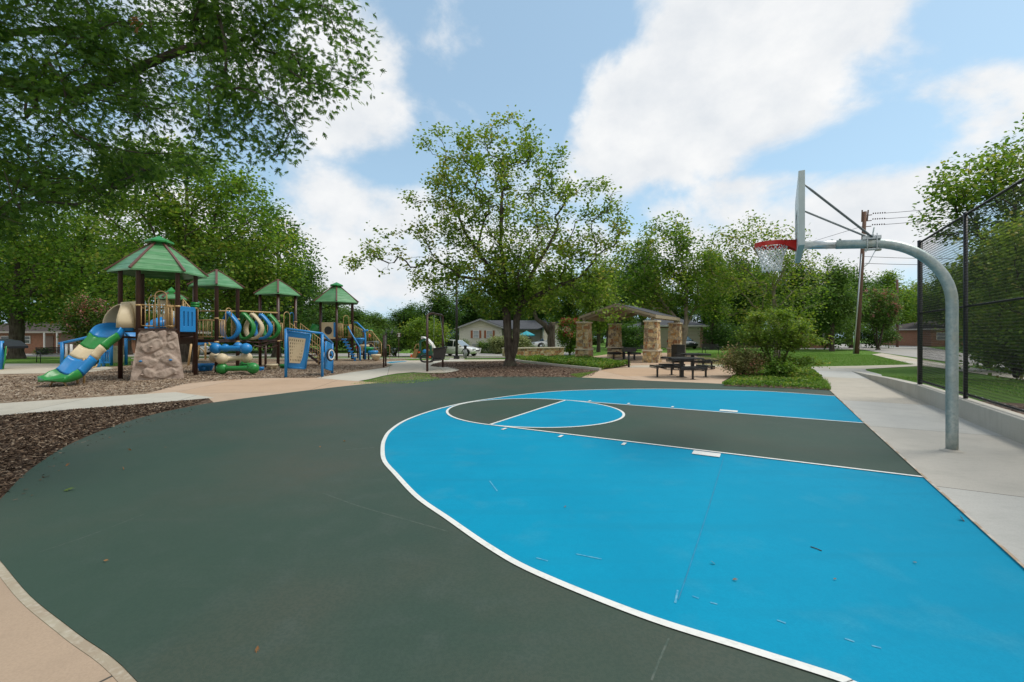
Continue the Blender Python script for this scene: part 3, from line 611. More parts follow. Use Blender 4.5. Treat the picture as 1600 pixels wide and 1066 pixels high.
def stripe(pts, w):
    pts = [Vector(p) for p in pts]; L_ = []; R_ = []
    for i, p in enumerate(pts):
        t = (pts[min(i+1, len(pts)-1)]-pts[max(i-1, 0)]); t.z = 0; t.normalize(); n = Vector((-t.y, t.x, 0))*w/2; L_.append(p+n); R_.append(p-n)
    return [[L_[i], L_[i+1], R_[i+1], R_[i]] for i in range(len(pts)-1)]
lines = stripe([arc[0]+arc_start_dir*2.0]+arc, .055)
lines2 = stripe([ell(a) for a in np.linspace(0, 2*math.pi, 73)], .05)
sheet('arc_line', lines, WHITE_LINE, .0138)
key = stripe([PN, SN], .05)+stripe([PF, SF], .05)+stripe([SN, SF], .05)
sheet('circle_line', lines2, WHITE_LINE, .0162)
sheet('key_lines', key, WHITE_LINE, .0174)
marks = []
for (px, py), out_ in (((791, 670.5), -1), ((879, 681.8), -1), ((977, 693.7), -1), ((920, 628.2), 1), ((981, 632.4), 1), ((1050, 637.6), 1)):
    g = GX(px, py); marks.append([g-ax_in*.025, g+ax_in*.025, g+ax_in*.025+kdir*.14*out_, g-ax_in*.025+kdir*.14*out_])
for (px, py), out_ in (((1105, 708.3), -1), ((1138, 644.3), 1)):
    g = GX(px, py); a = ax_in*.17; marks.append([g-a, g+a, g+a+kdir*.2*out_, g-a+kdir*.2*out_])
sheet('lane_marks', marks, WHITE_LINE, .0186)
edge = stripe([PN-U*5, PN, PF, GX(1297, 610.6)], .022)
sheet('court_joint', edge, material('joint_filler', (.40, .30, .20), .8, 0, [(6, (.55, .52, .45), .8, 4, .45, .55)]), .024)

# scuffs, a hairline crack and old scrape marks on the paint
SC_B = material('blue_scuff', (.10, .36, .50), .7, 0, [(30, (.01, .25, .45), .9, 4, .4, .6)]); SC_D = material('blue_hairline', (.01, .17, .31), .7, 0, [(9, (.003, .23, .43), .9, 4, .42, .6)]); SC_G = material('green_scuff', (.085, .105, .085), .7, 0, [(20, (.036, .064, .047), .9, 4, .4, .6)])
scb = []
for x0, y0, x1, y1 in ((1082, 934, 1092, 938), (1110, 944, 1121, 947), (1214, 972, 1228, 977), (1320, 1001, 1335, 1006), (1362, 1012, 1377, 1016), (1055, 945, 1059, 925), (765, 753, 777, 769), (838, 874, 856, 879), (900, 868, 940, 876)): scb += stripe([GX(x0, y0), GX(x1, y1)], .012)
sheet('court_scuffs', scb, SC_B, .0115)
sheet('court_hairline', stripe(spline([GX(1131, 716), GX(1112, 780), GX(1090, 850), GX(1072, 905), GX(1060, 940)], 6), .006), SC_D, .0125)
sheet('court_hairline', stripe(spline([GX(505, 772), GX(560, 792), GX(640, 815), GX(700, 832)], 5), .012)+stripe(spline([GX(60, 865), GX(140, 838), GX(225, 805)], 5), .010)+stripe(spline([GX(1045, 1000), GX(1030, 1035), GX(1018, 1066)], 5), .010)+stripe(spline([GX(540, 704), GX(585, 700)], 3), .02), SC_G, .0084)

# ------------------------------------------------------------ basketball hoop
POST = GX(1487.5, 705); AXI = ax_in                        # post foot; direction into the court
root = thing('basketball_hoop', 'basketball hoop on a bent grey steel post standing beside the court', 'basketball hoop', POST)
RIM_H = 3.08
mid = (PN+PF)/2; NB = at(1253.0, 6.22, 0); FB = at(1246.5, 7.81, 0); bb0 = (NB+FB)/2; KB = (FB-NB).normalized()
m = MB(); pts = []
ztop = zz(377, (POST+AXI*1.1).y)-.06
RB = .92
for z in np.linspace(-.02, ztop-RB, 8): pts.append(POST+Vector((0, 0, z)))
for a in np.linspace(0, math.pi/2, 16)[1:]: pts.append(POST+AXI*(RB*1.0-RB*1.0*math.cos(a))+Vector((0, 0, ztop-RB+RB*math.sin(a))))
clampP = POST+AXI*.88+Vector((0, 0, ztop))
tip0 = pts[-1]+AXI*((bb0-pts[-1]).dot(AXI)*.45); tip0.z = ztop+.028
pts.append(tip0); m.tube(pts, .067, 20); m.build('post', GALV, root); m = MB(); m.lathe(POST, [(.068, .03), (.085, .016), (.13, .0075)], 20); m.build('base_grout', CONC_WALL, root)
bbz = (2.86, 3.90); W_BB = 1.83
tipe = POST+AXI*((bb0-POST).dot(AXI)-.05); tipe.z = ztop+.06
m = MB(); m.tube([tip0-AXI*.10-Vector((0, 0, .006)), tipe], .062, 18); arm = m.build('extension_arm', GALV_CLEAN, root)
m = MB()
for k_ in (0, 1):
    q = tip0-AXI*(.05-.10*k_)+Vector((0, 0, .05)); m.tube([q, q+Vector((0, 0, .035))], .010, 6); m.tube([q+Vector((0, 0, .02)), q+Vector((0, 0, .035))], .016, 6); m.build('bolt', GALV, root); m = MB()
AXB = Vector((-KB.y, KB.x, 0)); AXB = AXB if AXB.dot(AXI) > 0 else -AXB
# backboard: folded steel, thick rim frame with an open back
bc = bb0.copy(); bc.z = sum(bbz)/2; H_BB = bbz[1]-bbz[0]
m = MB(); fr = .074; t_ = .045
for sgn in (-1, 1): m.bar(bc+KB*sgn*(W_BB/2-t_/2)-Vector((0, 0, H_BB/2)), bc+KB*sgn*(W_BB/2-t_/2)+Vector((0, 0, H_BB/2)), t_, fr, up=AXB)
for sgn in (-1, 1): m.bar(bc-KB*(W_BB/2-t_)+Vector((0, 0, sgn*(H_BB/2-t_/2))), bc+KB*(W_BB/2-t_)+Vector((0, 0, sgn*(H_BB/2-t_/2))), fr, t_)
bbo = m.build('backboard', material('grey_enamel_edge', (.50, .55, .54), .4, 0, [(9, (.40, .45, .44), .5, 4)]), root, bevel=.004); OFF[bbo.name] = POST
m = MB(); m.prism([bc+AXB*(fr/2-.006)+KB*a*(W_BB/2-.004)+Vector((0, 0, b*(H_BB/2-.004))) for a, b in ((-1, -1), (1, -1), (1, 1), (-1, 1))], AXB*.010); m.build('face_panel', WHITE_STEEL, bbo)
m = MB(); sq = bc+AXB*(fr/2+.005)-Vector((0, 0, .12))
for a0, a1, b0, b1 in ((-.3, .3, -.21, -.17), (-.3, .3, .19, .23), (-.3, -.26, -.17, .19), (.26, .3, -.17, .19)):
    m.prism([sq+KB*a+Vector((0, 0, b)) for a, b in ((a0, b0), (a1, b0), (a1, b1), (a0, b1))], AXB*.003)
m.build('target_square', material('grey_square_paint', (.10, .12, .13), .5), bbo)
for sgn in (-1, 1):
    for dz, off_ in ((.37, .5),):
        if sgn == 1 or True:
            m = MB(); a = bc+KB*sgn*.74-AXB*.03+Vector((0, 0, dz)); b = clampP+KB*sgn*.05+Vector((0, 0, .09)); d = (b-a).normalized()
            m.tube([a, a+d*.10, a+d*.16, b-d*.1, b], [.010, .014, .0165, .0165, .012], 10); m.build('brace', material('dark_galvanised_brace', (.20, .22, .23), .45, .6) if 'dark_galvanised_brace' not in bpy.data.materials else bpy.data.materials['dark_galvanised_brace'], root)
m = MB(); m.box(clampP+Vector((0, 0, .085)), (.22, .10, .05), rz=math.atan2(AXB.y, AXB.x)); m.box(clampP+Vector((0, 0, -.085)), (.16, .10, .02), rz=math.atan2(AXB.y, AXB.x))
for sa in (-1, 1):
    for sb in (-1, 1):
        q = clampP+AXB*sa*.055+KB*sb*.075; m.tube([q-Vector((0, 0, .11)), q+Vector((0, 0, .14))], .007, 6)
m.tube([clampP+KB*-.12+Vector((0, 0, .11)), clampP+KB*.12+Vector((0, 0, .11))], .016, 8)
m.build('clamp', GALV_CLEAN, root, bevel=.003)
rimc = bc+AXB*(.38); rimc.z = RIM_H
rr = .235
m = MB(); m.tube([rimc+Vector((math.cos(a)*rr, math.sin(a)*rr, 0)) for a in np.linspace(0, 2*math.pi, 48, endpoint=False)], .010, 8, closed=True)
m.tube([rimc+Vector((math.cos(a)*(rr+.0), math.sin(a)*(rr+.0), -.045)) for a in np.linspace(0, 2*math.pi, 48, endpoint=False)], .007, 6, closed=True)
n_ = 48; vs = []; fs = []
for i in range(n_):
    a = 2*math.pi*i/n_
    for r_, z_ in ((rr+.012, .010), (rr+.012, -.062)): vs.append(rimc+Vector((math.cos(a)*r_, math.sin(a)*r_, z_)))
for i in range(n_): j = (i+1) % n_; fs.append((2*i, 2*j, 2*j+1, 2*i+1))
m.add(vs, fs, True)
# wedge that holds the ring to the board
p1 = bc+AXB*(fr/2+.006); hw0, hw1 = .10, .17
tri = [p1+KB*-hw0, p1+KB*hw0, rimc+(p1-rimc)*.0+KB*hw1-AXB*.15, rimc+KB*-hw1-AXB*.15]
for q in tri: q.z = RIM_H+.012
m.prism(tri, (0, 0, -.014))
for sgn in (-1, 1):
    a = p1+KB*sgn*hw0; b = rimc+KB*sgn*hw1-AXB*.15
    m.prism([Vector((a.x, a.y, RIM_H+.012)), Vector((b.x, b.y, RIM_H+.012)), Vector((b.x, b.y, RIM_H-.05)), Vector((a.x, a.y, RIM_H-.14))], KB*sgn*-.008)
m.prism([Vector((p1.x, p1.y, z))+KB*s_ for s_, z in ((-hw0, RIM_H+.02), (hw0, RIM_H+.02), (hw0, RIM_H-.15), (-hw0, RIM_H-.15))], AXB*.01)
rim = m.build('rim', RED, root); OFF[rim.name] = POST
m = MB(); ns = 12; nl = 7; Lz = .42
def netp(i, l):
    a = 2*math.pi*(i+(.5 if l % 2 else 0))/ns; u = l/nl; r = rr*(1-u)**1.2*.42+rr*.58-.02*math.sin(u*3); w_ = 1+.02*math.sin(i*5+l*3)
    return rimc+Vector((math.cos(a)*r*w_, math.sin(a)*r*w_, -.03-Lz*u**.95+.006*math.sin(i*7+l*2)))
for i in range(ns):
    for l in range(nl):
        a = netp(i, l); 
        for j in ((i, i-1) if l % 2 == 0 else (i, i+1)):
            b = netp(j % ns, l+1); mid_ = (a+b)/2+Vector((0, 0, -.006)); m.tube([a, mid_, b], .0066, 5)
        if l: m.sphere(a, .010, 6, 4)
for i in range(ns): a = netp(i, 0); m.tube([a, a+Vector((0, 0, .035))], .004, 5)
m.build('net', CORD, rim)

# ------------------------------------------------------------ concrete kerb wall beside the court walk, and the ball fence on it
wall = MB(); T0, T1, T2 = -9.0, 6.6, 12.3; HW = .36
secs = [-9, -6.1, -3.2, -.3, 2.6, 5.5]
prev = None
for a, b in zip(secs, secs[1:]):
    ha, hb = HW, HW
    wall.prism([wpt(a+.006, 0, -.05), wpt(b-.006, 0, -.05), wpt(b-.006, .24, -.05), wpt(a+.006, .24, -.05)], (0, 0, HW+.05))
def wedge(a, b, ha, hb):
    P = [wpt(a, 0, -.05), wpt(b, 0, -.05), wpt(b, .24, -.05), wpt(a, .24, -.05), wpt(a, 0, ha), wpt(b, 0, hb), wpt(b, .24, hb), wpt(a, .24, ha)]
    wall.add(P, [(0, 3, 2, 1), (4, 5, 6, 7), (0, 1, 5, 4), (1, 2, 6, 5), (2, 3, 7, 6), (3, 0, 4, 7)])
wedge(5.506, 8.6, HW, .27); wedge(8.612, 11.8, .27, .14); wedge(11.812, 15.4, .14, .02)
wo_ = wall.build('retaining_wall', CONC_WALL, None, bevel=.012); tag(wo_, 'low pale concrete retaining wall under the chain link fence', 'retaining wall')
def bank(X, Y):
    d = (Vector((X, Y, 0))-W0).dot(NWv); t = (Vector((X, Y, 0))-W0).dot(UW)
    h = HW-.03 if t < 5.5 else max(0, HW-.03-(t-5.5)*.036)
    return max(0, h)*min(1, max(0, 1-(d-4)/9))
def bank_sheet(name, t0, t1, d0, d1, mat, lift, n=1.0, edge=None):
    vs = []; fs = []; nt = max(2, int((t1-t0)/n)); nd = max(2, int((d1-d0)/n))
    for i in range(nt+1):
        for j in range(nd+1):
            t = t0+(t1-t0)*i/nt; d = d0+(d1-d0)*j/nd
            if edge: d = d0+(edge(t)-d0)*j/nd
            p = wpt(t, d); vs.append((p.x, p.y, bank(p.x, p.y)+lift))
    for i in range(nt):
        for j in range(nd): a = i*(nd+1)+j; fs.append((a, a+nd+1, a+nd+2, a+1))
    m = MB(); m.add(vs, fs, True); o = m.build(name, mat, None); o['kind'] = 'structure'; return o
bank_sheet('fence_side_lawn', -12, 11.4, .20, 14.5, GRASS, .0, 1.0)
bank_sheet('fence_side_mulch', -11, 2.5, .21, 4, MULCH2, .012, .7, edge=lambda t: 1.4+max(0, (2.5-t))*.55)
fr_root = thing('chain_link_fence', 'tall black chain link fence on the low concrete wall', 'fence', wpt(5.75, .12, HW))
FT0, FT1, FZ0, FZ1 = -6.4, 5.72, HW+.06, 3.98
fd = .13
for t in (5.72, 2.68, -.36, -3.4, -6.4):
    m = MB(); r_ = .052 if t > 5 else .036; m.tube([wpt(t, fd, HW-.02), wpt(t, fd, FZ1+.03)], r_, 14); m.sphere(wpt(t, fd, FZ1+.03), r_+.006, 12, 6, (1, 1, .6)); m.build('fence_post', BLACK, fr_root)
for z, r_ in ((FZ1, .024), (2.17, .021), (FZ0+.03, .021)):
    m = MB(); m.tube([wpt(FT0, fd, z), wpt(FT1, fd, z)], r_, 10); m.build('fence_rail', BLACK, fr_root)
# woven diamond mesh: every wire is a zigzag
pitch = .050; nrow = int((FZ1-FZ0)/(pitch*.55)); ncol = int((FT1-FT0)/pitch); V = []; F = []; rw = .0037; nv = 0
zs = FZ0+np.arange(nrow+1)*(FZ1-FZ0)/nrow
for c in range(ncol):
    ts = FT0+(c+.5+np.where(np.arange(nrow+1) % 2 == 0, -.5, .5))*pitch
    base = np.array([W0.x, W0.y, 0])+ts[:, None]*np.array(UW)+fd*np.array(NWv)-np.array(NWv)*.03; base[:, 2] = zs
    nn_ = np.where(np.arange(nrow+1) % 2 == 0, .0025, -.0025); base += nn_[:, None]*np.array(NWv)
    ang3 = np.arange(3)*2*math.pi/3; e1 = np.array(UW); e2 = np.array(NWv)
    ring = base[:, None, :]+rw*(np.cos(ang3)[None, :, None]*e1*1.3+np.sin(ang3)[None, :, None]*e2)
    V.append(ring.reshape(-1, 3)); i0 = np.arange(nrow)[:, None]*3+np.arange(3)[None, :]; i1 = np.arange(nrow)[:, None]*3+(np.arange(3)[None, :]+1) % 3
    F.append(np.stack([i0, i1, i1+3, i0+3], -1).reshape(-1, 4)+nv); nv += (nrow+1)*3
V = np.vstack(V)-np.array(OFF[fr_root.name]); fast_mesh('fence_mesh', V, np.vstack(F), BLACK_VINYL, fr_root)
m = MB()
for t in np.arange(FT0+.2, FT1, .30): m = MB(); m.tube([wpt(t, fd-.03, FZ0+.01), wpt(t, fd+.0, FZ0+.058), wpt(t, fd+.03, FZ0+.01)], .004, 5); m.build('mesh_tie', GALV_CLEAN, fr_root)

# ------------------------------------------------------------ pavilion
DD = Vector((.55, .835, 0)).normalized(); WW = Vector((DD.y, -DD.x, 0))
C3 = GX(1019, 566.3); Wp, Lp = 4.4, 5.6; C1 = C3-WW*Wp; C2 = C1+DD*Lp; C4 = C3+DD*Lp
pav = thing('pavilion', 'open park pavilion with four stone pillars and a dark gabled roof', 'pavilion', (C1+C3)/2)
angp = math.atan2(WW.y, WW.x)
def frustum(m, c, z0, z1, a0, a1, rz):
    vs = []
    for z, a in ((z0, a0), (z1, a1)):
        for sx, sy in ((-1, -1), (1, -1), (1, 1), (-1, 1)):
            x, y = sx*a/2, sy*a/2; vs.append((c.x+x*math.cos(rz)-y*math.sin(rz), c.y+x*math.sin(rz)+y*math.cos(rz), z))
    m.add(vs, [(0, 3, 2, 1), (4, 5, 6, 7), (0, 1, 5, 4), (1, 2, 6, 5), (2, 3, 7, 6), (3, 0, 4, 7)])
for c in (C1, C3, C2, C4):
    m = MB(); frustum(m, c, -.02, .66, .90, .87, angp); frustum(m, c, .76, 2.40, .82, .72, angp); o = m.build('stone_column', STONE, pav); OFF[o.name] = OFF[pav.name]
    m = MB(); frustum(m, c, .66, .76, .97, .97, angp); m.build('limestone_band', LIMESTONE, o, bevel=.015); m = MB(); frustum(m, c, 2.40, 2.50, .84, .84, angp); m.build('limestone_cap', LIMESTONE, o, bevel=.015)
    m = MB(); m.box((c.x, c.y, 2.62), (.13, .13, .25), rz=angp); m.build('roof_support', material('beige_steel', (.35, .285, .20), .5) if 'beige_steel' not in bpy.data.materials else bpy.data.materials['beige_steel'], pav)
BSTEEL = bpy.data.materials['beige_steel']
ov = .24; e0 = 2.72; pk = e0+.74
def rp(s, d, z): p = (C1+C3)/2+WW*s+DD*d; return Vector((p.x, p.y, z))
hw = Wp/2+ov
def slope_slab(m, s0, z0_, s1, z1_, d0, d1, th, mi=0):
    m.prism([rp(s0, d0, z0_), rp(s1, d0, z1_), rp(s1, d0, z1_+th), rp(s0, d0, z0_+th)], DD*(d1-d0), mi)
m = MB(); slope_slab(m, -hw, e0+.10, 0, pk+.10, -ov, Lp+ov, .05); slope_slab(m, hw, e0+.10, 0, pk+.10, -ov, Lp+ov, .05); rf = m.build('roof', SHINGLE, pav); OFF[rf.name] = OFF[pav.name]
m = MB(); slope_slab(m, -hw+.03, e0+.03, 0, pk+.03, -ov+.04, Lp+ov-.04, .06); slope_slab(m, hw-.03, e0+.03, 0, pk+.03, -ov+.04, Lp+ov-.04, .06); m.build('ceiling_boards', material('beige_boards', (.27, .21, .145), .7, 0, [((1, 8, 1), (.22, .17, .12), .6, 2)]), rf)
for d in (-ov-.02, Lp+ov-.02):
    m = MB()
    for s_ in (-1, 1): m.prism([rp(s_*(hw+.02), d, e0-.03), rp(0, d, pk-.03), rp(0, d, pk+.12), rp(s_*(hw+.02), d, e0+.12)], DD*.05)
    m.build('barge_board', BSTEEL, rf)
for s_ in (-1, 1): m = MB(); m.bar(rp(s_*(hw+.02), -ov+.03, e0+.02), rp(s_*(hw+.02), Lp+ov-.03, e0+.02), .05, .2); m.build('eave_board', BSTEEL, rf)
for d in (0, Lp/2, Lp):
    m = MB()
    for s_ in (-1, 1): m.bar(rp(s_*(hw-.1), d, e0-.06), rp(s_*-.02, d, pk-.06), .10, .16)
    m.build('rafter', BSTEEL, pav)
for s_ in (-1, 0, 1):
    m = MB(); zt = (pk-.2) if s_ == 0 else e0-.0; m.bar(rp(s_*Wp/2, -ov+.05, zt), rp(s_*Wp/2, Lp+ov-.05, zt), .12, .2); m.build('beam', BSTEEL, pav)
m = MB(); m.box(rp(0, -ov-.05, pk-.02), (.2, .08, .2), rz=angp); m.build('ridge_bracket', BSTEEL, pav)

# ------------------------------------------------------------ picnic tables of black slatted steel
def slat_panel(m, c, w, d, n, rz, th=.022, curve=0.0, across=True):
    """flat straps side by side with gaps, the ends folded down"""
    ca, sa = math.cos(rz), math.sin(rz)
    for i in range(n):
        x = -w/2+w*(i+.5)/n; p = lambda X, Y, Z: (c.x+X*ca-Y*sa, c.y+X*sa+Y*ca, c.z+Z)
        q = w/n*.66/2
        pts_ = [(-d/2+.02, -.10), (-d/2-.004, -.075), (-d/2, -.015), (-d/2+.03, 0), (d/2-.03, 0), (d/2, -.015), (d/2+.004, -.075), (d/2-.02, -.10)]
        for a, b in zip(pts_, pts_[1:]):
            m.add([p(x-q, a[0], a[1]), p(x+q, a[0], a[1]), p(x+q, b[0], b[1]), p(x-q, b[0], b[1])], [(0, 1, 2, 3)])
            m.add([p(x-q, a[0], a[1]-.014), p(x+q, a[0], a[1]-.014), p(x+q, b[0], b[1]-.014), p(x-q, b[0], b[1]-.014)], [(3, 2, 1, 0)])
def picnic_table(loc, rz, label, seats=4):
    r = thing('picnic_table', label, 'picnic table', loc, 'black slatted picnic tables by the pavilion')
    c = Vector(loc)
    def L(x, y, z): return Vector((c.x+x*math.cos(rz)-y*math.sin(rz), c.y+x*math.sin(rz)+y*math.cos(rz), c.z+z))
    m = MB(); slat_panel(m, L(0, 0, .76), 1.22, 1.16, 24, rz); 
    for s_ in (-1, 1): m.bar(L(-.6, s_*.54, .735), L(.6, s_*.54, .735), .03, .05)
    m.build('tabletop', BLACK, r, fix=False)
    m = MB(); m.box(L(0, 0, .36), (.13, .13, .72), rz=rz); m.box(L(0, 0, .012), (.30, .30, .02), rz=rz); m.bar(L(-.5, 0, .70), L(.5, 0, .70), .05, .05); m.bar(L(0, -.5, .70), L(0, .5, .70), .05, .05); m.build('pedestal', BLACK, r, bevel=.004)
    for k in range(seats):
        a = rz+k*math.pi/2; ca, sa = math.cos(k*math.pi/2), math.sin(k*math.pi/2)
        def S(x, y, z): return L(x*ca-y*sa, x*sa+y*ca, z)
        m = MB(); slat_panel(m, S(0, -.93, .455), .98, .30, 19, a); m.bar(S(-.49, -.80, .435), S(.49, -.80, .435), .02, .05); m.bar(S(-.49, -1.06, .435), S(.49, -1.06, .435), .02, .05); b_ = m.build('bench_seat', BLACK, r, fix=False)
        m = MB(); m.bar(S(0, -.05, .385), S(0, -.95, .40), .05, .06); m.box(S(0, -.95, .21), (.06, .06, .40), rz=rz); m.box(S(0, -.95, .010), (.15, .15, .016), rz=rz); m.build('bench_leg', BLACK, r, bevel=.003)
    return r
picnic_table(GX(1065, 589.5), .05, 'black slatted picnic table on the tan patio, nearest to the court')
picnic_table(GX(1082, 577.5), .10, 'black slatted picnic table half hidden behind the nearest one, in front of the trash bin')
picnic_table(GX(975, 561.5), .55, 'black slatted picnic table standing under the pavilion roof')
# pedestal grill
g = GX(982.5, 574.2); r = thing('park_grill', 'black charcoal grill on a single post at the front left of the pavilion', 'grill', g)
m = MB(); m.tube([g, g+Vector((0, 0, .78))], .055, 12); m.build('grill_post', BLACK, r)
m = MB()
for a, b in (((-.30, -.22), (.30, -.22)), ((.30, -.22), (.30, .22)), ((-.30, .22), (.30, .22)), ((-.30, -.22), (-.30, .22))): m.bar(g+Vector((a[0], a[1], .88)), g+Vector((b[0], b[1], .88)), .012, .18)
m.box(g+Vector((0, 0, .79)), (.6, .44, .012)); m.build('fire_box', BLACK, r)
m = MB()
for i in range(12): m.tube([g+Vector((-.26+i*.048, -.21, 1.0)), g+Vector((-.26+i*.048, .21, 1.0))], .006, 5)
m.tube([g+Vector((-.27, -.2, 1.0)), g+Vector((-.38, -.2, 1.02)), g+Vector((-.38, .2, 1.02)), g+Vector((-.27, .2, 1.0))], .009, 6); m.build('cooking_grate', BLACK, r)
# trash bin
g = at(1059.5, 26.5, 0); r = thing('trash_bin', 'black square trash bin with an open lid hoop beside the right rear pillar', 'trash bin', g)
m = MB(); w_ = .27
for i in range(4):
    a = i*math.pi/2+.2; n = Vector((math.cos(a), math.sin(a), 0)); t = Vector((-n.y, n.x, 0))
    for k in range(7): q = g+n*w_+t*(-w_+w_*2*(k+.5)/7); m.bar(q+Vector((0, 0, .05)), q+Vector((0, 0, 1.0)), .07, .012, up=n)
    m.bar(g+n*w_-t*w_+Vector((0, 0, 1.02)), g+n*w_+t*w_+Vector((0, 0, 1.02)), .05, .05)
m.build('slatted_body', BLACK, r)
m = MB(); m.cyl(g+Vector((0, 0, .08)), .23, .88, 18); m.build('liner', BLACK, r)
m = MB(); m.cyl(g+Vector((0, 0, 1.045)), .30, .03, 20); m.tube([g+Vector((-.26, 0, 1.05)), g+Vector((-.26, 0, 1.34)), g+Vector((.26, 0, 1.34)), g+Vector((.26, 0, 1.05))], .013, 8); m.build('lid', BLACK, r)

# ------------------------------------------------------------ benches
def park_bench(loc, rz, label):
    r = thing('park_bench', label, 'bench', loc, 'black park benches', rz)
    m = MB(); 
    for i in range(5): m.box((0, -.16+i*.085, .44), (1.5, .06, .02))
    m.build('seat', BLACK, r, local=True)
    m = MB()
    for i in range(5): m.box((0, .24+i*.03, .52+i*.085), (1.5, .02, .06))
    m.build('backrest', BLACK, r, local=True)
    for s_ in (-1, 1):
        m = MB(); x = s_*.72; m.tube([(x, -.2, 0), (x, -.2, .43), (x, -.22, .62), (x, .2, .64), (x, .25, .45), (x, .30, 0)], .02, 6); m.tube([(x, -.2, .43), (x, .25, .45), (x, .38, .92)], .018, 6); m.build('bench_end', BLACK, r, local=True)
    return r
park_bench(at(1113, 36.5), .15, 'black metal park bench on the lawn to the right of the pavilion')
park_bench(at(86, 27.5), 1.15, 'black metal bench on the pavement behind the end of the slide')

# ------------------------------------------------------------ low stone seat wall
a, b = GX(789, 557.4), GX(881, 555.2); d = (b-a).normalized(); n = Vector((-d.y, d.x, 0))
r = thing('stone_seat_wall', 'low tan stone wall with a pale cap behind the trunk of the big tree', 'wall', a)
m = MB(); m.prism([a, b, b+n*.45, a+n*.45], (0, 0, .58)); m.build('masonry', STONE, r)
m = MB(); m.prism([a-n*.05-d*.05+Vector((0, 0, .582)), b-n*.05+d*.05+Vector((0, 0, .582)), b+n*.5+d*.05+Vector((0, 0, .582)), a+n*.5-d*.05+Vector((0, 0, .582))], (0, 0, .08)); m.build('cap_stone', LIMESTONE, r, bevel=.01)

# concrete edging of the planting bed
pts = [GX(797, 560.8), GX(803, 563.3), GX(812, 565.4), GX(840, 568.8), GX(880, 573.2), GX(912, 576.4), GX(938, 579.2)]
m = MB()
for i, (p, q) in enumerate(zip(pts, pts[1:])): m.bar(p+Vector((0, 0, .05)), q+Vector((0, 0, .05)), .13, .12)
o = m.build('bed_edging', CONC_WALL, None); tag(o, 'thin pale concrete edging of the green planting bed', 'edging')

# ------------------------------------------------------------ lamp post and bollard
g = at(713.5, 33.6); r = thing('lamp_post', 'tall black round lamp post left of the big tree', 'lamp post', g)
m = MB(); m.tube([g+Vector((0, 0, .2)), g+Vector((0, 0, 6.3))], [.105, .08], 14); m.build('pole', BLACK, r)
m = MB(); m.box(g+Vector((0, 0, .14)), (.40, .40, .28)); m.build('base_cover', BLACK, r, bevel=.03)
m = MB(); m.box(g+Vector((0, 0, -.05)), (1.1, 1.1, .14)); m.build('footing', CONC_WALL, r, bevel=.02)
m = MB(); m.lathe(g+Vector((0, 0, 6.3)), [(.08, 0), (.14, .05), (.16, .4), (.30, .46), (.26, .56), (.05, .66), (0, .67)], 16); m.build('lantern', BLACK, r)
g = at(727, 36.4); r = thing('bollard_light', 'short grey bollard light with a dark top in front of the white house', 'bollard', g)
m = MB(); m.cyl(g, .13, .72, 14); m.build('stem', GREY_PVC, r)
m = MB(); m.lathe(g+Vector((0, 0, .72)), [(.13, 0), (.11, .03), (.11, .2), (.14, .22), (.14, .30), (.10, .34), (0, .35)], 14); m.build('lamp_head', BLACK, r)

# ------------------------------------------------------------ utility pole with conduit, wires and street light
g = at(1338, 39.5, 0); top = at(1351.5, 39.5, 13.0); topz = zz(331, 39.5); top.z = topz
r = thing('utility_pole', 'brown wooden utility pole with a grey conduit and wires, leaning slightly right', 'utility pole', g)
m = MB(); m.tube([g, top], [.21, .14], 12); m.build('pole', WOOD_POLE, r)
ax = (top-g).normalized()
m = MB(); q0 = g+Vector((-.32, -.1, 0)); m.tube([q0, g+ax*5.2+Vector((-.20, -.1, 0)), g+ax*8.8+Vector((-.14, -.1, 0))], .055, 10); m.build('conduit', GALV_CLEAN, r)
m = MB(); 
for k in range(3):
    z = -.35-.5*k; p = top+ax*z; m.bar(p+Vector((-.1, 0, 0)), p+Vector((.55, -.1, .05)), .06, .06)
m.bar(top+ax*.15+Vector((-.25, 0, 0)), top+ax*-.9+Vector((-.22, 0, 0)), .09, .06); m.bar(top+ax*.15+Vector((.28, 0, 0)), top+ax*-.8+Vector((.24, 0, 0)), .09, .06); m.build('wire_brackets', WOOD_POLE, r)
for k in range(3):
    z = -.02-.5*k; p = top+ax*(z-.2)+Vector((.55, -.1, .05)); m = MB()
    for i in range(6): m.sphere(p+Vector((.12+i*.17, -.04*i, .0)), .07, 8, 5, (.55, 1, 1))
    m.build('insulator', material('brown_porcelain', (.07, .03, .022), .3) if 'brown_porcelain' not in bpy.data.materials else bpy.data.materials['brown_porcelain'], r)
m = MB(); p = top+ax*-1.9; m.tube([p+Vector((.15, 0, 0)), p+Vector((.6, -.1, -.5)), p+Vector((.5, -.1, -1.4))], .03, 6); m.tube([p+Vector((.85, -.1, .5)), p+Vector((.55, -.1, -.9))], .05, 6); m.build('cable_terminal', GALV, r)
# street light
sp_ = g+ax*7.5; hp = at(1372.5, 39.3, zz(390, 39.3))
m = MB(); m.tube([sp_, sp_+Vector((.6, -.05, .5)), hp+Vector((0, 0, .45))], .035, 8); sl = m.build('light_arm', GALV_CLEAN, r); OFF[sl.name] = OFF[r.name]
m = MB(); m.lathe(hp+Vector((0, 0, -.1)), [(0, 0), (.20, 0), (.24, .12), (.12, .22), (.09, .5), (0, .52)], 14); m.build('light_head', GREY_PVC, sl)
def wire(a, b, sag, label, r_=.02, n=14, name='overhead_wire'):
    a = Vector(a); b = Vector(b); pts = [a.lerp(b, i/n)-Vector((0, 0, sag*4*(i/n)*(1-i/n))) for i in range(n+1)]
    m = MB(); m.tube(pts, r_, 5, cap=False); o = m.build(name, BLACK_VINYL); tag(o, label, 'wire', 'overhead wires from the utility pole'); return o
e1 = at(1352, 39.5, 0)
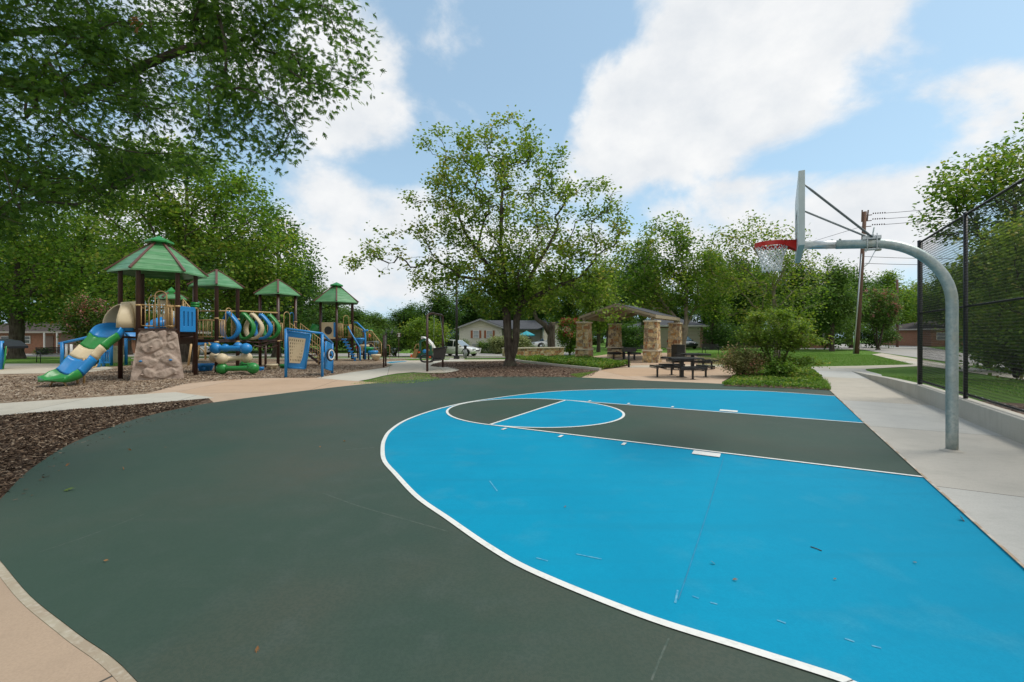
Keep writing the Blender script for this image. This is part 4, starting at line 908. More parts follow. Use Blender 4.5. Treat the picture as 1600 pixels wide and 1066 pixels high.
for k, (y0, y1, w) in enumerate(((330.5, 322, 'highest'), (337, 331, 'second highest'), (343, 338, 'third highest'))):
    wire(top+ax*(-.2-.5*k)+Vector((1.55, -.3, 0)), at(1740, 30, zz(y1-44, 30)), .35, '%s of the thin black wires running right from the pole top' % w)
wire(g+ax*8.6, at(1760, 30, zz(395, 30)), .3, 'thick dark cable running right from the middle of the pole'); wire(g+ax*8.0, at(1760, 30, zz(402, 30)), .3, 'lower dark cable running right just under the street light')
wire(top+ax*-1.3+Vector((-.2, 0, 0)), at(1180, 60, zz(405, 60)), .0, 'thin guy wire slanting down left from the pole into the trees', .018)
g = at(1402, 62, 0); m = MB(); m.tube([g, Vector((g.x, g.y, zz(437, 62)))], [.17, .13], 10); o = m.build('far_utility_pole', WOOD_POLE); tag(o, 'distant bare wooden pole beside the parked cars at the end of the side street', 'utility pole')
for k, (ya, yb) in enumerate(((485, 487.5), (489, 490.5))):
    wire(at(-60, 33, zz(ya, 33)), at(165, 36, zz(yb, 36)), .05, ('upper' if k == 0 else 'lower')+' black wire crossing in front of the trees at the far left', .018)

# ------------------------------------------------------------ playground
def away(p): v = Vector((p.x, p.y, 0)).normalized(); return v, Vector((v.y, -v.x, 0))       # away from the court side, and to the right
BL, BR = GX(203, 595.6), GX(288, 591.7)
sA = (BR-BL).normalized(); aA = Vector((-sA.y, sA.x, 0))
pg = thing('playground_structure', 'large play structure of brown posts with three green roofs, wavy slide and climbing wall', 'playground structure', (BL+BR)/2)
def at2(x, Y): return at(x, Y, 0)
def post(p, z1, r=.075, parent=None, mat=BROWN, z0=-.02):
    m = MB(); m.tube([Vector((p.x, p.y, z0)), Vector((p.x, p.y, z1))], r, 12); m.tube([Vector((p.x, p.y, z1)), Vector((p.x, p.y, z1+.03))], [r, r*.6], 12); return m.build('post', mat, parent or pg)
def collar(p, z, parent=None):
    m = MB(); m.cyl(Vector((p.x, p.y, z-.03)), .075, .06, 12); return m
def ngon(c, a, s, Rr, n, phase): return [c+a*Rr*math.cos(phase+2*math.pi*i/n)*-1+s*Rr*math.sin(phase+2*math.pi*i/n) for i in range(n)]
def deck(pts, z, parent=None, name='deck'):
    m = MB(); m.prism([Vector((p.x, p.y, z-.14)) for p in pts], (0, 0, .14)); return m.build(name, DECK, parent or pg, bevel=.01)
def canopy(c, a, s, Rr, n, phase, ze, zp, top=True, parent=None):
    parent = parent or pg
    E_ = ngon(c, a, s, Rr, n, phase); rt = .26 if top else .03; T_ = ngon(c, a, s, rt, n, phase); zt = zp-.34 if top else zp
    m = MB(); K = 6
    for i in range(n):
        j = (i+1) % n; prev = None
        for k in range(K):
            u0, u1 = k/K, (k+1)/K
            def q(P, Q, u, dz=0): v = P.lerp(Q, u); return Vector((v.x, v.y, ze+(zt-ze)*u+.05*math.sin(u*math.pi)+dz))
            st = .012*(K-k)
            m.add([q(E_[i], T_[i], u0, .006), q(E_[j], T_[j], u0, .006), q(E_[j], T_[j], u1), q(E_[i], T_[i], u1)], [(0, 1, 2, 3)])
            m.add([q(E_[i], T_[i], u0, -.03), q(E_[j], T_[j], u0, -.03), q(E_[j], T_[j], u1, -.03), q(E_[i], T_[i], u1, -.03)], [(3, 2, 1, 0)])
        m.add([Vector((E_[i].x, E_[i].y, ze-.05)), Vector((E_[j].x, E_[j].y, ze-.05)), Vector((E_[j].x, E_[j].y, ze+.006)), Vector((E_[i].x, E_[i].y, ze+.006))], [(0, 1, 2, 3)])
    rf_ = m.build('roof', ROOFG, parent, fix=False); OFF[rf_.name] = OFF[parent.name]
    for i in range(n):
        m = MB(); e = E_[i]; t = T_[i]; d = (e-c).normalized(); m.bar(Vector((e.x, e.y, ze+.02))+d*.05, Vector((t.x, t.y, zt+.03)), .085, .06); m.build('roof_rib', ROOFB, rf_, bevel=.008)
    if top:
        m = MB(); P = ngon(c, a, s, .24, n, phase); m.prism([Vector((p.x, p.y, zt-.02)) for p in P], (0, 0, .14)); P2 = ngon(c, a, s, .48*Rr/1.6, n, phase)
        for i in range(n):
            j = (i+1) % n; m.add([Vector((P2[i].x, P2[i].y, zt+.12)), Vector((P2[j].x, P2[j].y, zt+.12)), Vector((c.x, c.y, zp))], [(0, 1, 2)])
            m.add([Vector((P2[i].x, P2[i].y, zt+.06)), Vector((P2[j].x, P2[j].y, zt+.06)), Vector((P2[j].x, P2[j].y, zt+.12)), Vector((P2[i].x, P2[i].y, zt+.12))], [(0, 1, 2, 3)])
        m.add([Vector((p.x, p.y, zt+.06)) for p in P2], [tuple(range(n))]); m.build('roof_cap', PGREEN, rf_, fix=False)
    return rf_
def railing(p0, p1, z0a, z0b, h=.85, n=8, parent=None, mat=TAN, r=.016, low=.10, name='railing', inset=.08):
    p0 = Vector(p0); p1 = Vector(p1); m = MB(); d = (p1-p0); d.z = 0; L = d.length; d.normalize(); A = p0+d*inset; B = p1-d*inset
    def P(u, z): v = A.lerp(B, u); return Vector((v.x, v.y, z0a+(z0b-z0a)*u+z))
    m.tube([P(0, h), P(1, h)], r*1.3, 8); m.tube([P(0, low), P(1, low)], r, 6)
    for i in range(n): u = i/(n-1); m.tube([P(u, low), P(u, h)], r*.8 if 0 < i < n-1 else r*1.2, 6)
    return m.build(name, mat, parent or pg)
def arch(p0, p1, z0, h, parent=None, mat=TAN, r=.019, name='arch_rail'):
    m = MB(); p0 = Vector(p0); p1 = Vector(p1); rad = (p1-p0).length/2; mid_ = (p0+p1)/2; mid_.z = 0; d = (p1-p0).normalized()
    pts = [Vector((p0.x, p0.y, z0))]+[mid_-d*rad*math.cos(t)+Vector((0, 0, z0+h-rad+rad*math.sin(t))) for t in np.linspace(0, math.pi, 10)]+[Vector((p1.x, p1.y, z0))]
    m.tube(pts, r, 8); return m.build(name, mat, parent or pg)
def panel(p0, p1, z0, z1, mat, th=.05, holes=None, parent=None, name='panel', bevel=.015):
    """upright board between two points; holes = list of (u0,u1,v0,v1) openings on a grid"""
    p0 = Vector(p0); p1 = Vector(p1); d = (p1-p0).normalized(); n = Vector((-d.y, d.x, 0)); L = (p1-p0).length; m = MB()
    us = sorted({0, 1, *[h[0] for h in holes or []], *[h[1] for h in holes or []]}); vs_ = sorted({0, 1, *[h[2] for h in holes or []], *[h[3] for h in holes or []]})
    G = {}; 
    for i in range(len(us)-1):
        for j in range(len(vs_)-1):
            uc, vc = (us[i]+us[i+1])/2, (vs_[j]+vs_[j+1])/2; G[i, j] = not any(h[0] < uc < h[1] and h[2] < vc < h[3] for h in holes or [])
    def P(u, v, s_): return p0+d*L*u+n*s_*th/2+Vector((0, 0, z0+(z1-z0)*v))
    for (i, j), on in G.items():
        if not on: continue
        a, b, c_, e = us[i], us[i+1], vs_[j], vs_[j+1]
        for s_ in (-1, 1): m.add([P(a, c_, s_), P(b, c_, s_), P(b, e, s_), P(a, e, s_)], [(0, 1, 2, 3)])
        for di, dj, q in ((-1, 0, (a, c_, a, e)), (1, 0, (b, c_, b, e)), (0, -1, (a, c_, b, c_)), (0, 1, (a, e, b, e))):
            if not G.get((i+di, j+dj), False): m.add([P(q[0], q[1], -1), P(q[2], q[3], -1), P(q[2], q[3], 1), P(q[0], q[1], 1)], [(0, 1, 2, 3)])
    return m.build(name, mat, parent or pg, bevel=bevel)

# --- first tower (six posts, big roof)
DK1 = 1.86
M1 = (BL+BR)/2+aA*.36; R1 = 1.14; ap = R1*math.cos(math.pi/6)
cT1 = M1+aA*ap
hx = ngon(cT1, aA, sA, R1, 6, math.pi/6)          # corner 0 front right, going round
for p in hx: post(p, 4.02)
deck([cT1+(p-cT1)*.95 for p in hx], DK1)
canopy(cT1, aA, sA, 1.52, 6, math.pi/6, 3.98, 5.45)
FRt, FLt = (hx[0], hx[5])
if (hx[0]-hx[5]).dot(sA) < 0: FRt, FLt = hx[5], hx[0]
rgt = sorted(hx, key=lambda p: (p-cT1).dot(sA)); Lm, Rm = rgt[0], rgt[-1]
bk = sorted(hx, key=lambda p: (p-cT1).dot(aA))[-2:]; BLk, BRk = sorted(bk, key=lambda p: (p-cT1).dot(sA))
for z in (2.70,):
    for p in hx: m = MB(); m.cyl(Vector((p.x, p.y, z-.03)), .090, .06, 12); m.build('clamp_band', TAN, pg)
# climbing wall: tapered rock slab with moulded ledges
bm = bmesh.new(); nx, nz = 46, 54; rng = np.random.default_rng(5)
lumps = [(.22, .86, .24, .09, .10), (.62, .90, .13, .12, .09), (.85, .84, .11, .09, .07), (.40, .66, .26, .13, .13), (.82, .68, .11, .09, .09), (.30, .36, .22, .10, .11), (.78, .38, .19, .12, .12), (.30, .12, .14, .10, .12), (.68, .13, .24, .09, .10), (.52, .50, .12, .05, .05)]
def rock(u, v):
    h = 0
    for a, b, ra, rb, amp in lumps:
        dx = (u-a+.05*math.sin(v*17+a*9))/ra; dz = (v-b+.03*math.sin(u*13+b*7))/rb; q = dx*dx+dz*dz
        if q < 1: h = max(h, (.03+amp*.45)*min(1, (1-q)*4.5)*(.85+.25*dz)+.004*math.sin(u*40+v*33)*min(1, (1-q)*4))
    return h+.012*math.sin(u*21+v*9)+.010*math.sin(v*31-u*12)
vv = []
for k in range(nz+1):
    for i in range(nx+1):
        u, v = i/nx, k/nz; wB, wT = (BR-BL).length, (FRt-FLt).length*.96; w_ = wB+(wT-wB)*v
        p = (BL+BR)/2+sA*(u-.5)*w_+aA*(.34*v-.02)-aA*(rock(u, v) if 0 < i < nx and 0 < k < nz else 0); vv.append(Vector((p.x, p.y, v*DK1-.02)))
m = MB(); m.add(vv, [(k*(nx+1)+i, k*(nx+1)+i+1, (k+1)*(nx+1)+i+1, (k+1)*(nx+1)+i) for k in range(nz) for i in range(nx)], True)
for (i0, i1) in ((0, 0), (nx, nx)):
    q = [vv[k*(nx+1)+i0] for k in range(nz+1)]; m.add(q+[p+aA*.07 for p in q], [(k, k+1, nz+2+k, nz+1+k) for k in range(nz)])
c4 = [vv[0], vv[nx], vv[nz*(nx+1)+nx], vv[nz*(nx+1)]]; m.add([p+aA*.07 for p in c4], [(0, 1, 2, 3)]); m.add([c4[2], c4[3], c4[3]+aA*.07, c4[2]+aA*.07], [(0, 1, 2, 3)])
cw = m.build('climbing_wall', ROCK, pg, fix=False); OFF[cw.name] = OFF[pg.name]
for u, v, mt in ((.12, .88, ROCK), (.34, .64, ROCK), (.15, .37, PBLUE), (.76, .38, PBLUE), (.2, .11, ROCK), (.84, .11, ROCK), (.77, .90, ROCK)):
    p = (BL+BR)/2+sA*(u-.5)*((BR-BL).length*(1-v)+(FRt-FLt).length*v)+aA*(.34*v-.06)-aA*rock(u, v); m = MB(); m.sphere(Vector((p.x, p.y, v*DK1)), .045, 10, 6, (1.3, 1, .7)); m.build('hand_hold', mt, cw)
m = MB(); m.bar(FLt+Vector((0, 0, DK1-.03))-aA*.03, FRt+Vector((0, 0, DK1-.03))-aA*.03, .16, .07); m.build('deck_edge', DECK, pg)
# front railing with an arch in the middle
dF = (FRt-FLt).normalized(); g0 = FLt.lerp(FRt, .42); g1 = FLt.lerp(FRt, .66)
railing(FLt, FLt.lerp(FRt, .45), DK1, DK1, .85, 4); railing(FLt.lerp(FRt, .60), FRt, DK1, DK1, .82, 4)
arch(g0-aA*.03, g0+dF*.34-aA*.03, DK1+.02, 1.36); arch(FLt.lerp(FRt, .25)-aA*.03+aA*.3, FLt.lerp(FRt, .25)+dF*.3+aA*.3, DK1+.02, 1.2)
m = MB(); m.tube([FLt+Vector((0, 0, 2.72)), FRt+Vector((0, 0, 2.72))], .02, 8); m.tube([Lm+Vector((0, 0, 2.70)), FLt+Vector((0, 0, 2.70))], .02, 8); m.build('top_rail', TAN, pg)
railing(BLk, BRk, DK1, DK1, .85, 8); railing(Lm, BLk, DK1, DK1, .85, 7)
panel(FRt+dF*.03, Rm, DK1-.12, DK1+.86, PBLUE, .07, [(.22, .30, .22, .80), (.46, .54, .22, .80), (.70, .78, .22, .80)], name='blue_slot_panel')
# slide with moulded hood
e = (FLt+Lm)/2; nS = (e-cT1); nS.z = 0; nS.normalize(); tS = Vector((-nS.y, nS.x, 0))
endp = GX(92, 602); endp = at2(92, 14.15)
m = MB(); nseg = 10
panel(Lm, FLt, DK1-.02, DK1+.98, BEIGE, .05, [(.20, .80, .06, .66)], name='slide_hood_panel')
vs = []; fs = []; ka = 15; 
for i in range(7):
    u = i/6; rO = .45+.03*math.sin(u*math.pi); cc = e+nS*(.02+.52*u)
    for k in range(ka):
        a = math.pi*k/(ka-1); lean = .0 if i < 6 else 0
        depth = (1-.45*math.sin(a)) if i > 0 else 1
        cc2 = e+nS*(.02+.58*u*(1-.50*math.sin(a)**2))
        vs.append(cc2+tS*rO*math.cos(a)+Vector((0, 0, DK1+.02+(.95-.10*u)*math.sin(a)**.8)))
for i in range(6):
    for k in range(ka-1): a = i*ka+k; fs.append((a, a+1, a+ka+1, a+ka))
m = MB(); m.add(vs, fs, True); hd = m.build('slide_hood', BEIGE, pg, fix=False); sm_ = hd.modifiers.new('thick', 'SOLIDIFY'); sm_.thickness = .035
S0 = e+nS*.05; P0 = Vector((S0.x, S0.y, DK1+.03)); P3 = Vector((endp.x, endp.y, .30))
hdir = (P3-P0); hdir.z = 0; hdir.normalize()
ctrl = [P0, P0+nS*.45+Vector((0, 0, -.03)), P0.lerp(P3, .40)+Vector((0, 0, .22)), P0.lerp(P3, .62)+Vector((0, 0, .09)), P0.lerp(P3, .84)+Vector((0, 0, -.13)), P3+Vector((0, 0, -.02)), P3+hdir*.22+Vector((0, 0, -.02))]
path = spline(ctrl, 8); Ls = [0]
for a_, b_ in zip(path, path[1:]): Ls.append(Ls[-1]+(b_-a_).length)
tot = Ls[-1]; prof = [(-.42, -.13), (-.44, .05), (-.43, .15), (-.405, .175), (-.375, .15), (-.35, .03), (-.24, -.06), (0, -.08), (.24, -.06), (.35, .03), (.375, .15), (.405, .175), (.43, .15), (.44, .05), (.42, -.13)]
def sec(i, wv=True):
    t = (path[min(i+1, len(path)-1)]-path[max(i-1, 0)]).normalized(); x = t.cross(Vector((0, 0, 1))).normalized(); z = x.cross(t); u = Ls[i]/tot
    wob = 1+.025*math.sin(u*30)*(.3 < u < .92); hh = 1.0 if u < .9 else 1-.75*(u-.9)/.1; k = 1.0+(.12*(u-.8)/.2 if u > .8 else 0)
    return [path[i]+x*a*k*(1 if abs(a) < .3 else wob)+z*(b if b < .1 else b*hh) for a, b in prof]
bounds = [0, .27, .47, .62, .80, 1.001]; mats_ = [PBLUE, PGREEN, BEIGE, PBLUE, PGREEN]
slide = None
for q in range(5):
    idx = [i for i in range(len(path)) if bounds[q]*tot-1e-6 <= Ls[i] <= bounds[q+1]*tot+tot*.03]
    vs = []; 
    for i in idx: vs += sec(i)
    n = len(prof); fs = [(a*n+b, a*n+b+1, (a+1)*n+b+1, (a+1)*n+b) for a in range(len(idx)-1) for b in range(n-1)]
    m = MB(); m.add(vs, fs, True)
    if q == 4:
        c_ = len(idx)-1; lastrow = [c_*n+i for i in range(n)]; tipv = path[-1]+hdir*.16+Vector((0, 0, -.05)); m.v.append(tuple(tipv)); k_ = len(m.v)-1
        for a, b in zip(lastrow, lastrow[1:]): m.f.append([a, b, k_]); m.sm.append(True); m.m.append(0)
    o = m.build('slide_section', mats_[q], pg, fix=False); sm_ = o.modifiers.new('thick', 'SOLIDIFY'); sm_.thickness = .03+.002*q; sm_.offset = -1
for u_, w_ in ((.60, .0), (.60, .3), (.97, 0)):
    i = min(range(len(path)), key=lambda k: abs(Ls[k]/tot-u_)); p = path[i]; t = hdir; x = t.cross(Vector((0, 0, 1)))
    m = MB()
    if u_ < .9: m.tube([p+x*(.30 if w_ else .05)+Vector((0, 0, -.08)), Vector((p.x, p.y, -.02))+x*(.30 if w_ else .05)], .032, 8); m.build('slide_leg', TAN, pg)
    else:
        p = path[i]-hdir*.1; m.tube([Vector((p.x, p.y, .0))-x*.30, Vector((p.x, p.y, .13))-x*.22, Vector((p.x, p.y, .17)), Vector((p.x, p.y, .13))+x*.22, Vector((p.x, p.y, .0))+x*.30], .026, 8); m.build('slide_foot', TAN, pg)
# curved brown braces under the deck
for sgn, c_ in ((1, FRt), (-1, FLt), (1, Rm), (-1, Lm)):
    m = MB(); o_ = (c_-cT1).normalized(); m.tube([cT1+o_*.3+Vector((0, 0, DK1-.22)), cT1+o_*.7+Vector((0, 0, DK1-.34)), c_+o_*.05+Vector((0, 0, DK1-.30))], .045, 8); m.build('deck_brace', BROWN, pg)
# --- second tower (square)
def square_tower(xf, Yf, Rr, dz, ze, zp, rr_, parent=pg):
    F_ = at2(xf, Yf); a, s = away(F_); c = F_+a*Rr; q = ngon(c, a, s, Rr, 4, 0)
    Fp = min(q, key=lambda p: (p-c).dot(a)); Bp = max(q, key=lambda p: (p-c).dot(a)); Lp_ = min(q, key=lambda p: (p-c).dot(s)); Rp_ = max(q, key=lambda p: (p-c).dot(s))
    for p in q: post(p, ze+.06, .075, parent)
    deck([c+(p-c)*.95 for p in (Fp, Rp_, Bp, Lp_)], dz, parent); canopy(c, a, s, rr_, 4, 0, ze, zp, False, parent); return c, a, s, Fp, Rp_, Bp, Lp_
DK2 = 1.44
c2, a2, s2, F2, R2, B2, L2 = square_tower(338.4, 19.3, .80, DK2, 3.78, 4.50, 1.02)
c3, a3, s3, F3, R3, B3, L3 = square_tower(434.5, 23.3, .84, DK2, 3.80, 4.58, 1.10)
for p in (F2, R2, L2, F3, R3):
    for z, h_ in ((2.32, .05), (DK2-.16, .08)): m = MB(); m.cyl(Vector((p.x, p.y, z)), .092, h_, 12); m.build('clamp_band', TAN, pg)
# ramp from tower one to tower two
ra, rb = Rm+sA*.02, L2
m = MB(); d = (rb-ra); d.z = 0; d.normalize(); n = Vector((-d.y, d.x, 0))
nearA, nearB, farA, farB = ra-aA*.0-n*.05, rb-n*.10, ra+n*.95, rb+n*.75
m.prism([nearA+Vector((0, 0, DK1-.20)), farA+Vector((0, 0, DK1-.20)), farB+Vector((0, 0, DK2-.20)), nearB+Vector((0, 0, DK2-.20))], (0, 0, .18)); m.build('ramp', DECK, pg)
railing(nearA, nearB, DK1, DK2, .88, 12, inset=.02); railing(farA, farB, DK1+.25, DK2+.25, .98, 12, inset=.02, low=-.1)
railing(Rm+aA*.25, nearB+aA*.3-sA*.4, DK1+.5, DK2+.2, .5, 7, inset=.0, low=.0)
post(at2(302.5, 19.3), DK2-.1, .05)
m = MB(); m.tube([at2(302.5, 19.2)+Vector((0, 0, 1.25)), at2(318, 19.2)+Vector((0, 0, .95)), at2(322, 19.2)+Vector((0, 0, .72))], .02, 6); m.build('side_rail', TAN, pg)
# tower two front: gate railing with arch
railing(F2, F2.lerp(R2, .42), DK2, DK2, .84, 5); railing(F2.lerp(R2, .62), R2, DK2, DK2, .84, 5); arch(F2.lerp(R2, .42)-a2*.02, F2.lerp(R2, .70)-a2*.02, DK2, 1.38)
railing(L2, F2, DK2, DK2, .84, 6); railing(L2, B2, DK2, DK2, .84, 7)
m = MB(); m.tube([L2+Vector((0, 0, 2.68)), R2+Vector((0, 0, 2.72))], .024, 8); m.tube([R2+Vector((0, 0, 2.72)), F3+Vector((0, 0, 2.78))], .036, 8); m.build('overhead_beam', TAN, pg)
# hanging pods between towers two and three
cols = [PBLUE, PGREEN, BEIGE, PBLUE, PGREEN]
def pod(c, d, mat):
    """upright pointed ring one can crawl through; d = direction of the row"""
    n = Vector((-d.y, d.x, 0)); K = 28; vs = []; fs = []
    for i in range(K):
        a = 2*math.pi*i/K; rx = .40; rz = .50; x = math.sin(a)*rx*(1-.38*max(0, math.cos(a))**1.5); z = math.cos(a)*rz+(.10*max(0, math.cos(a))**6)
        w_ = .15; th = .085
        for o1, o2 in ((-w_, 0), (-w_*.6, th), (w_*.6, th), (w_, 0), (w_*.6, -.03), (-w_*.6, -.03)):
            k_ = 1-(-o2)/.45; vs.append(c+n*x*(1+o2/.45)+Vector((0, 0, z*(1+o2/.5)))+d*(o1+.14*abs(math.sin(a))*1.0-.10))
    for i in range(K):
        for j in range(6): fs.append((i*6+j, i*6+(j+1) % 6, ((i+1) % K)*6+(j+1) % 6, ((i+1) % K)*6+j))
    m = MB(); m.add(vs, fs, True); o = m.build('hanging_pod', mat, pg); OFF[o.name] = OFF[pg.name]
    m = MB(); m.tube([c+Vector((0, 0, .56)), c+Vector((0, 0, .74))], .014, 6); m.build('hanger_rod', GALV_CLEAN, o)
A_, B_ = R2.copy(), F3.copy(); dR = (B_-A_).normalized()
for i, u in enumerate((-.18, .16, .36, .58, .80)):
    p = A_.lerp(B_, u) if u > 0 else F2.lerp(R2, .62)+a2*.25; p.z = 1.98; pod(p, dR, cols[i])
m = MB(); m.tube([R2+Vector((0, 0, DK2-.08)), A_.lerp(B_, .5)+Vector((0, 0, DK2-.18)), F3+Vector((0, 0, DK2-.08))], .035, 8); m.tube([A_.lerp(B_, .35)+Vector((0, 0, DK2-.30)), A_.lerp(B_, .7)+Vector((0, 0, DK2-.5)), F3+Vector((0, 0, DK2-.35))], .035, 8); m.build('lower_beam', BROWN, pg)
m = MB(); q = A_.lerp(B_, .62); m.prism([A_.lerp(B_, .45)+Vector((0, 0, DK2-.42)), B_+Vector((0, 0, DK2-.14)), B_+Vector((0, 0, DK2-.05)), A_.lerp(B_, .45)+Vector((0, 0, DK2-.36))], a3*.9); m.build('step_ramp', DECK, pg)
post(at2(415, 22.3), DK2-.35, .055)
for u in (.3, .5, .7):   # post under
    pass
# tower three: rails, arch, stairs to the right
railing(L3, F3, DK2, DK2, .86, 6); railing(L3, B3, DK2, DK2, .86, 6); railing(F3, F3.lerp(R3, .3), DK2-.2, DK2-.2, 1.0, 3); railing(F3.lerp(R3, .9), R3, DK2, DK2, .84, 3)
arch(F3.lerp(R3, .32), F3.lerp(R3, .66), DK2-.5, 1.92, name='arch_rail'); arch(F3.lerp(R3, .66)+a3*.1, F3.lerp(R3, .90)+a3*.1, DK2+.7, .70, mat=PBLUE)
st0 = F3.lerp(R3, .75)+a3*.15; st1 = at2(502, 23.9); dS = (st1-st0); dS.z = 0; runL = dS.length; dS.normalize(); nSt = Vector((-dS.y, dS.x, 0))
for i in range(7):
    u0 = i/7; p = st0+dS*runL*(u0+.5/7); m = MB(); m.box(p+nSt*.32+Vector((0, 0, DK2*(1-(i+1)/8))), (runL/7*1.1, .8, .06), rz=math.atan2(dS.y, dS.x)); m.build('step', DECK, pg, bevel=.008)
for o_ in (-.10, .74):
    m = MB(); a_ = st0+nSt*o_; b_ = st0+dS*runL+nSt*o_
    m.bar(Vector((a_.x, a_.y, DK2-.15)), Vector((b_.x, b_.y, .12)), .04, .12); m.build('stair_stringer', DECK, pg)
    railing(a_, b_, DK2+.02, .18, .82, 13, inset=.0)
arch(st1+Vector((-.1, .0, 0))-nSt*.1, st1+Vector((.35, .0, 0))-nSt*.1, .0, .72)
# blue panel and beige wall board between posts behind (third roof far behind)
c5 = at2(268, 21.6)
m = MB(); canopy(c5, aA, sA, .62, 6, math.pi/6, 3.38, 3.95, True)
for p in ngon(c5, aA, sA, .45, 6, math.pi/6)[::2]: post(p, 3.4, .05)
panel(at2(246, 21.2), at2(262, 21.4), 1.9, 3.3, BEIGE, .06, [(.3, .45, .5, .85), (.6, .75, .5, .85)], name='beige_panel')
railing(at2(264, 21.5), at2(287, 21.9), 2.0, 2.0, 1.35, 9, inset=0); railing(at2(286, 21.5), at2(299, 21.0), 2.0, 1.5, 1.35, 5, inset=0)
m = MB()   # blue chute visible through the first tower
sp2 = spline([Vector((*at2(268, 20.6)[:2], 2.15)), Vector((*at2(250, 20.0)[:2], 2.0)), Vector((*at2(228, 19.6)[:2], 1.72)), Vector((*at2(216, 19.2)[:2], 1.45))], 5); vs = []
for i, p in enumerate(sp2):
    t = (sp2[min(i+1, len(sp2)-1)]-sp2[max(0, i-1)]).normalized(); x = t.cross(Vector((0, 0, 1))).normalized(); z = x.cross(t)
    for a, b in ((-.42, -.10), (-.44, .30), (-.38, .32), (-.30, .02), (0, -.06), (.30, .02), (.38, .32), (.44, .30), (.42, -.1)): vs.append(p+x*a+z*b)
m.add(vs, [(i*9+j, i*9+j+1, (i+1)*9+j+1, (i+1)*9+j) for i in range(len(sp2)-1) for j in range(8)], True); o = m.build('blue_chute', PBLUE, pg, fix=False); o.modifiers.new('t', 'SOLIDIFY').thickness = .03
# binoculars-like green spotting scope on the corner rail
m = MB(); q = Rm-aA*.05-sA*.0+Vector((0, 0, 2.78)); m.tube([q-sA*.16, q+sA*.12], .055, 10); m.tube([q-sA*.16+Vector((0, 0, .10)), q+sA*.12+Vector((0, 0, .10))], .055, 10); m.tube([q+Vector((0, 0, -.2)), q], .03, 8); m.build('viewing_scope', PGREEN, pg)

# --- the separate far tower
c4_ = at2(526, 30.6); a4, s4 = away(c4_)
pf = thing('play_tower', 'separate far play tower with a six sided green roof and blue handrails', 'play tower', c4_)
R4 = 1.16; hx4 = ngon(c4_, a4, s4, R4, 6, 0)
for i, p in enumerate(hx4): post(p, 3.92, .078, pf)
DK4 = 1.40
deck([c4_+(p-c4_)*.95 for p in hx4], DK4, pf); canopy(c4_, a4, s4, 1.56, 6, 0, 3.84, 5.25, True, pf)
fr4 = min(hx4, key=lambda p: (p-c4_).dot(a4)); lefts = sorted([p for p in hx4 if (p-c4_).dot(s4) < -.3], key=lambda p: (p-c4_).dot(a4)); rights = sorted([p for p in hx4 if (p-c4_).dot(s4) > .3], key=lambda p: (p-c4_).dot(a4))
bp_ = panel(lefts[0]+s4*.05, fr4, DK4-.02, DK4+1.08, BEIGE, .05, None, pf, 'round_window_panel', .02); OFF[bp_.name] = OFF[pf.name]
m = MB(); nP = (fr4-lefts[0]).cross(Vector((0, 0, 1))).normalized(); cp = (lefts[0]+fr4)/2+Vector((0, 0, DK4+.54)); nP = nP if nP.dot(a4) < 0 else -nP
M_ = Matrix((s4*1, Vector((0, 0, 1)), nP)).transposed() if False else None
dPn = (fr4-lefts[0]).normalized()
m.add([cp+nP*.03+dPn*math.cos(t)*.27+Vector((0, 0, math.sin(t)*.27)) for t in np.linspace(0, 2*math.pi, 32, endpoint=False)]+[cp+nP*.045+dPn*math.cos(t)*.27+Vector((0, 0, math.sin(t)*.27)) for t in np.linspace(0, 2*math.pi, 32, endpoint=False)], [tuple(range(32, 64))]+[(i, (i+1) % 32, 32+(i+1) % 32, 32+i) for i in range(32)]); m.build('bubble_window', material('dark_mesh', (.015, .014, .012), .5), bp_)
panel(fr4-dPn*.22-a4*.03, fr4-dPn*.08-a4*.03, DK4+.1, DK4+1.06, PBLUE, .05, None, pf, 'blue_strip')
railing(fr4, fr4.lerp(rights[0], .42), DK4, DK4, .98, 5, pf); railing(fr4.lerp(rights[0], .72), rights[0], DK4, DK4, .95, 4, pf); arch(fr4.lerp(rights[0], .42)-a4*.03, fr4.lerp(rights[0], .76)-a4*.03, DK4, 1.55, pf)
railing(lefts[1], hx4[3], DK4, DK4, .95, 6, pf) if (hx4[3]-lefts[1]).length < 1.5 else None
railing(rights[1], max(hx4, key=lambda p: (p-c4_).dot(a4)), DK4, DK4, .95, 6, pf)
# green scoop behind on the left
m = MB(); q = lefts[0]-s4*.05+a4*.4; m.lathe(q+Vector((-.25, 0, DK4+.45)), [(.10, -.55), (.36, -.30), (.42, .1), (.40, .45), (.36, .46), (.38, .1), (.30, -.28)], 14, M=Matrix.Rotation(.35, 3, 'Y')); m.build('green_scoop', PGREEN, pf, fix=False)
# spiral climber: wavy post with paddles
m = MB(); a_, b_ = Vector((*at2(537, 29.4)[:2], DK4)), Vector((*at2(555.5, 29.0)[:2], .02)); pts = [a_.lerp(b_, t)+Vector((0, 0, .05*math.sin(t*26))) for t in np.linspace(0, 1, 24)]
m.tube(pts, .03, 8); o = m.build('climber_rail', BROWN, pf); OFF[o.name] = OFF[pf.name]
for i in range(7):
    p = a_.lerp(b_, (i+.2)/7); m = MB(); m.box(p+Vector((0, 0, .0)), (.34, .12, .07)); m.box(p+Vector((.05, 0, -.12)), (.12, .10, .2)); m.build('foot_paddle', PBLUE, o, bevel=.02)
def px3(x, y, Y): return Vector((*at2(x, Y)[:2], zz(y, Y)))
m = MB(); m.tube([px3(543.5, 510, 29.2), px3(549, 521, 29.1), px3(562.5, 543, 29), px3(562.9, 553, 28.9), px3(562.9, 563.6, 28.8)], .045, 8); m.build('handrail', PBLUE, pf)
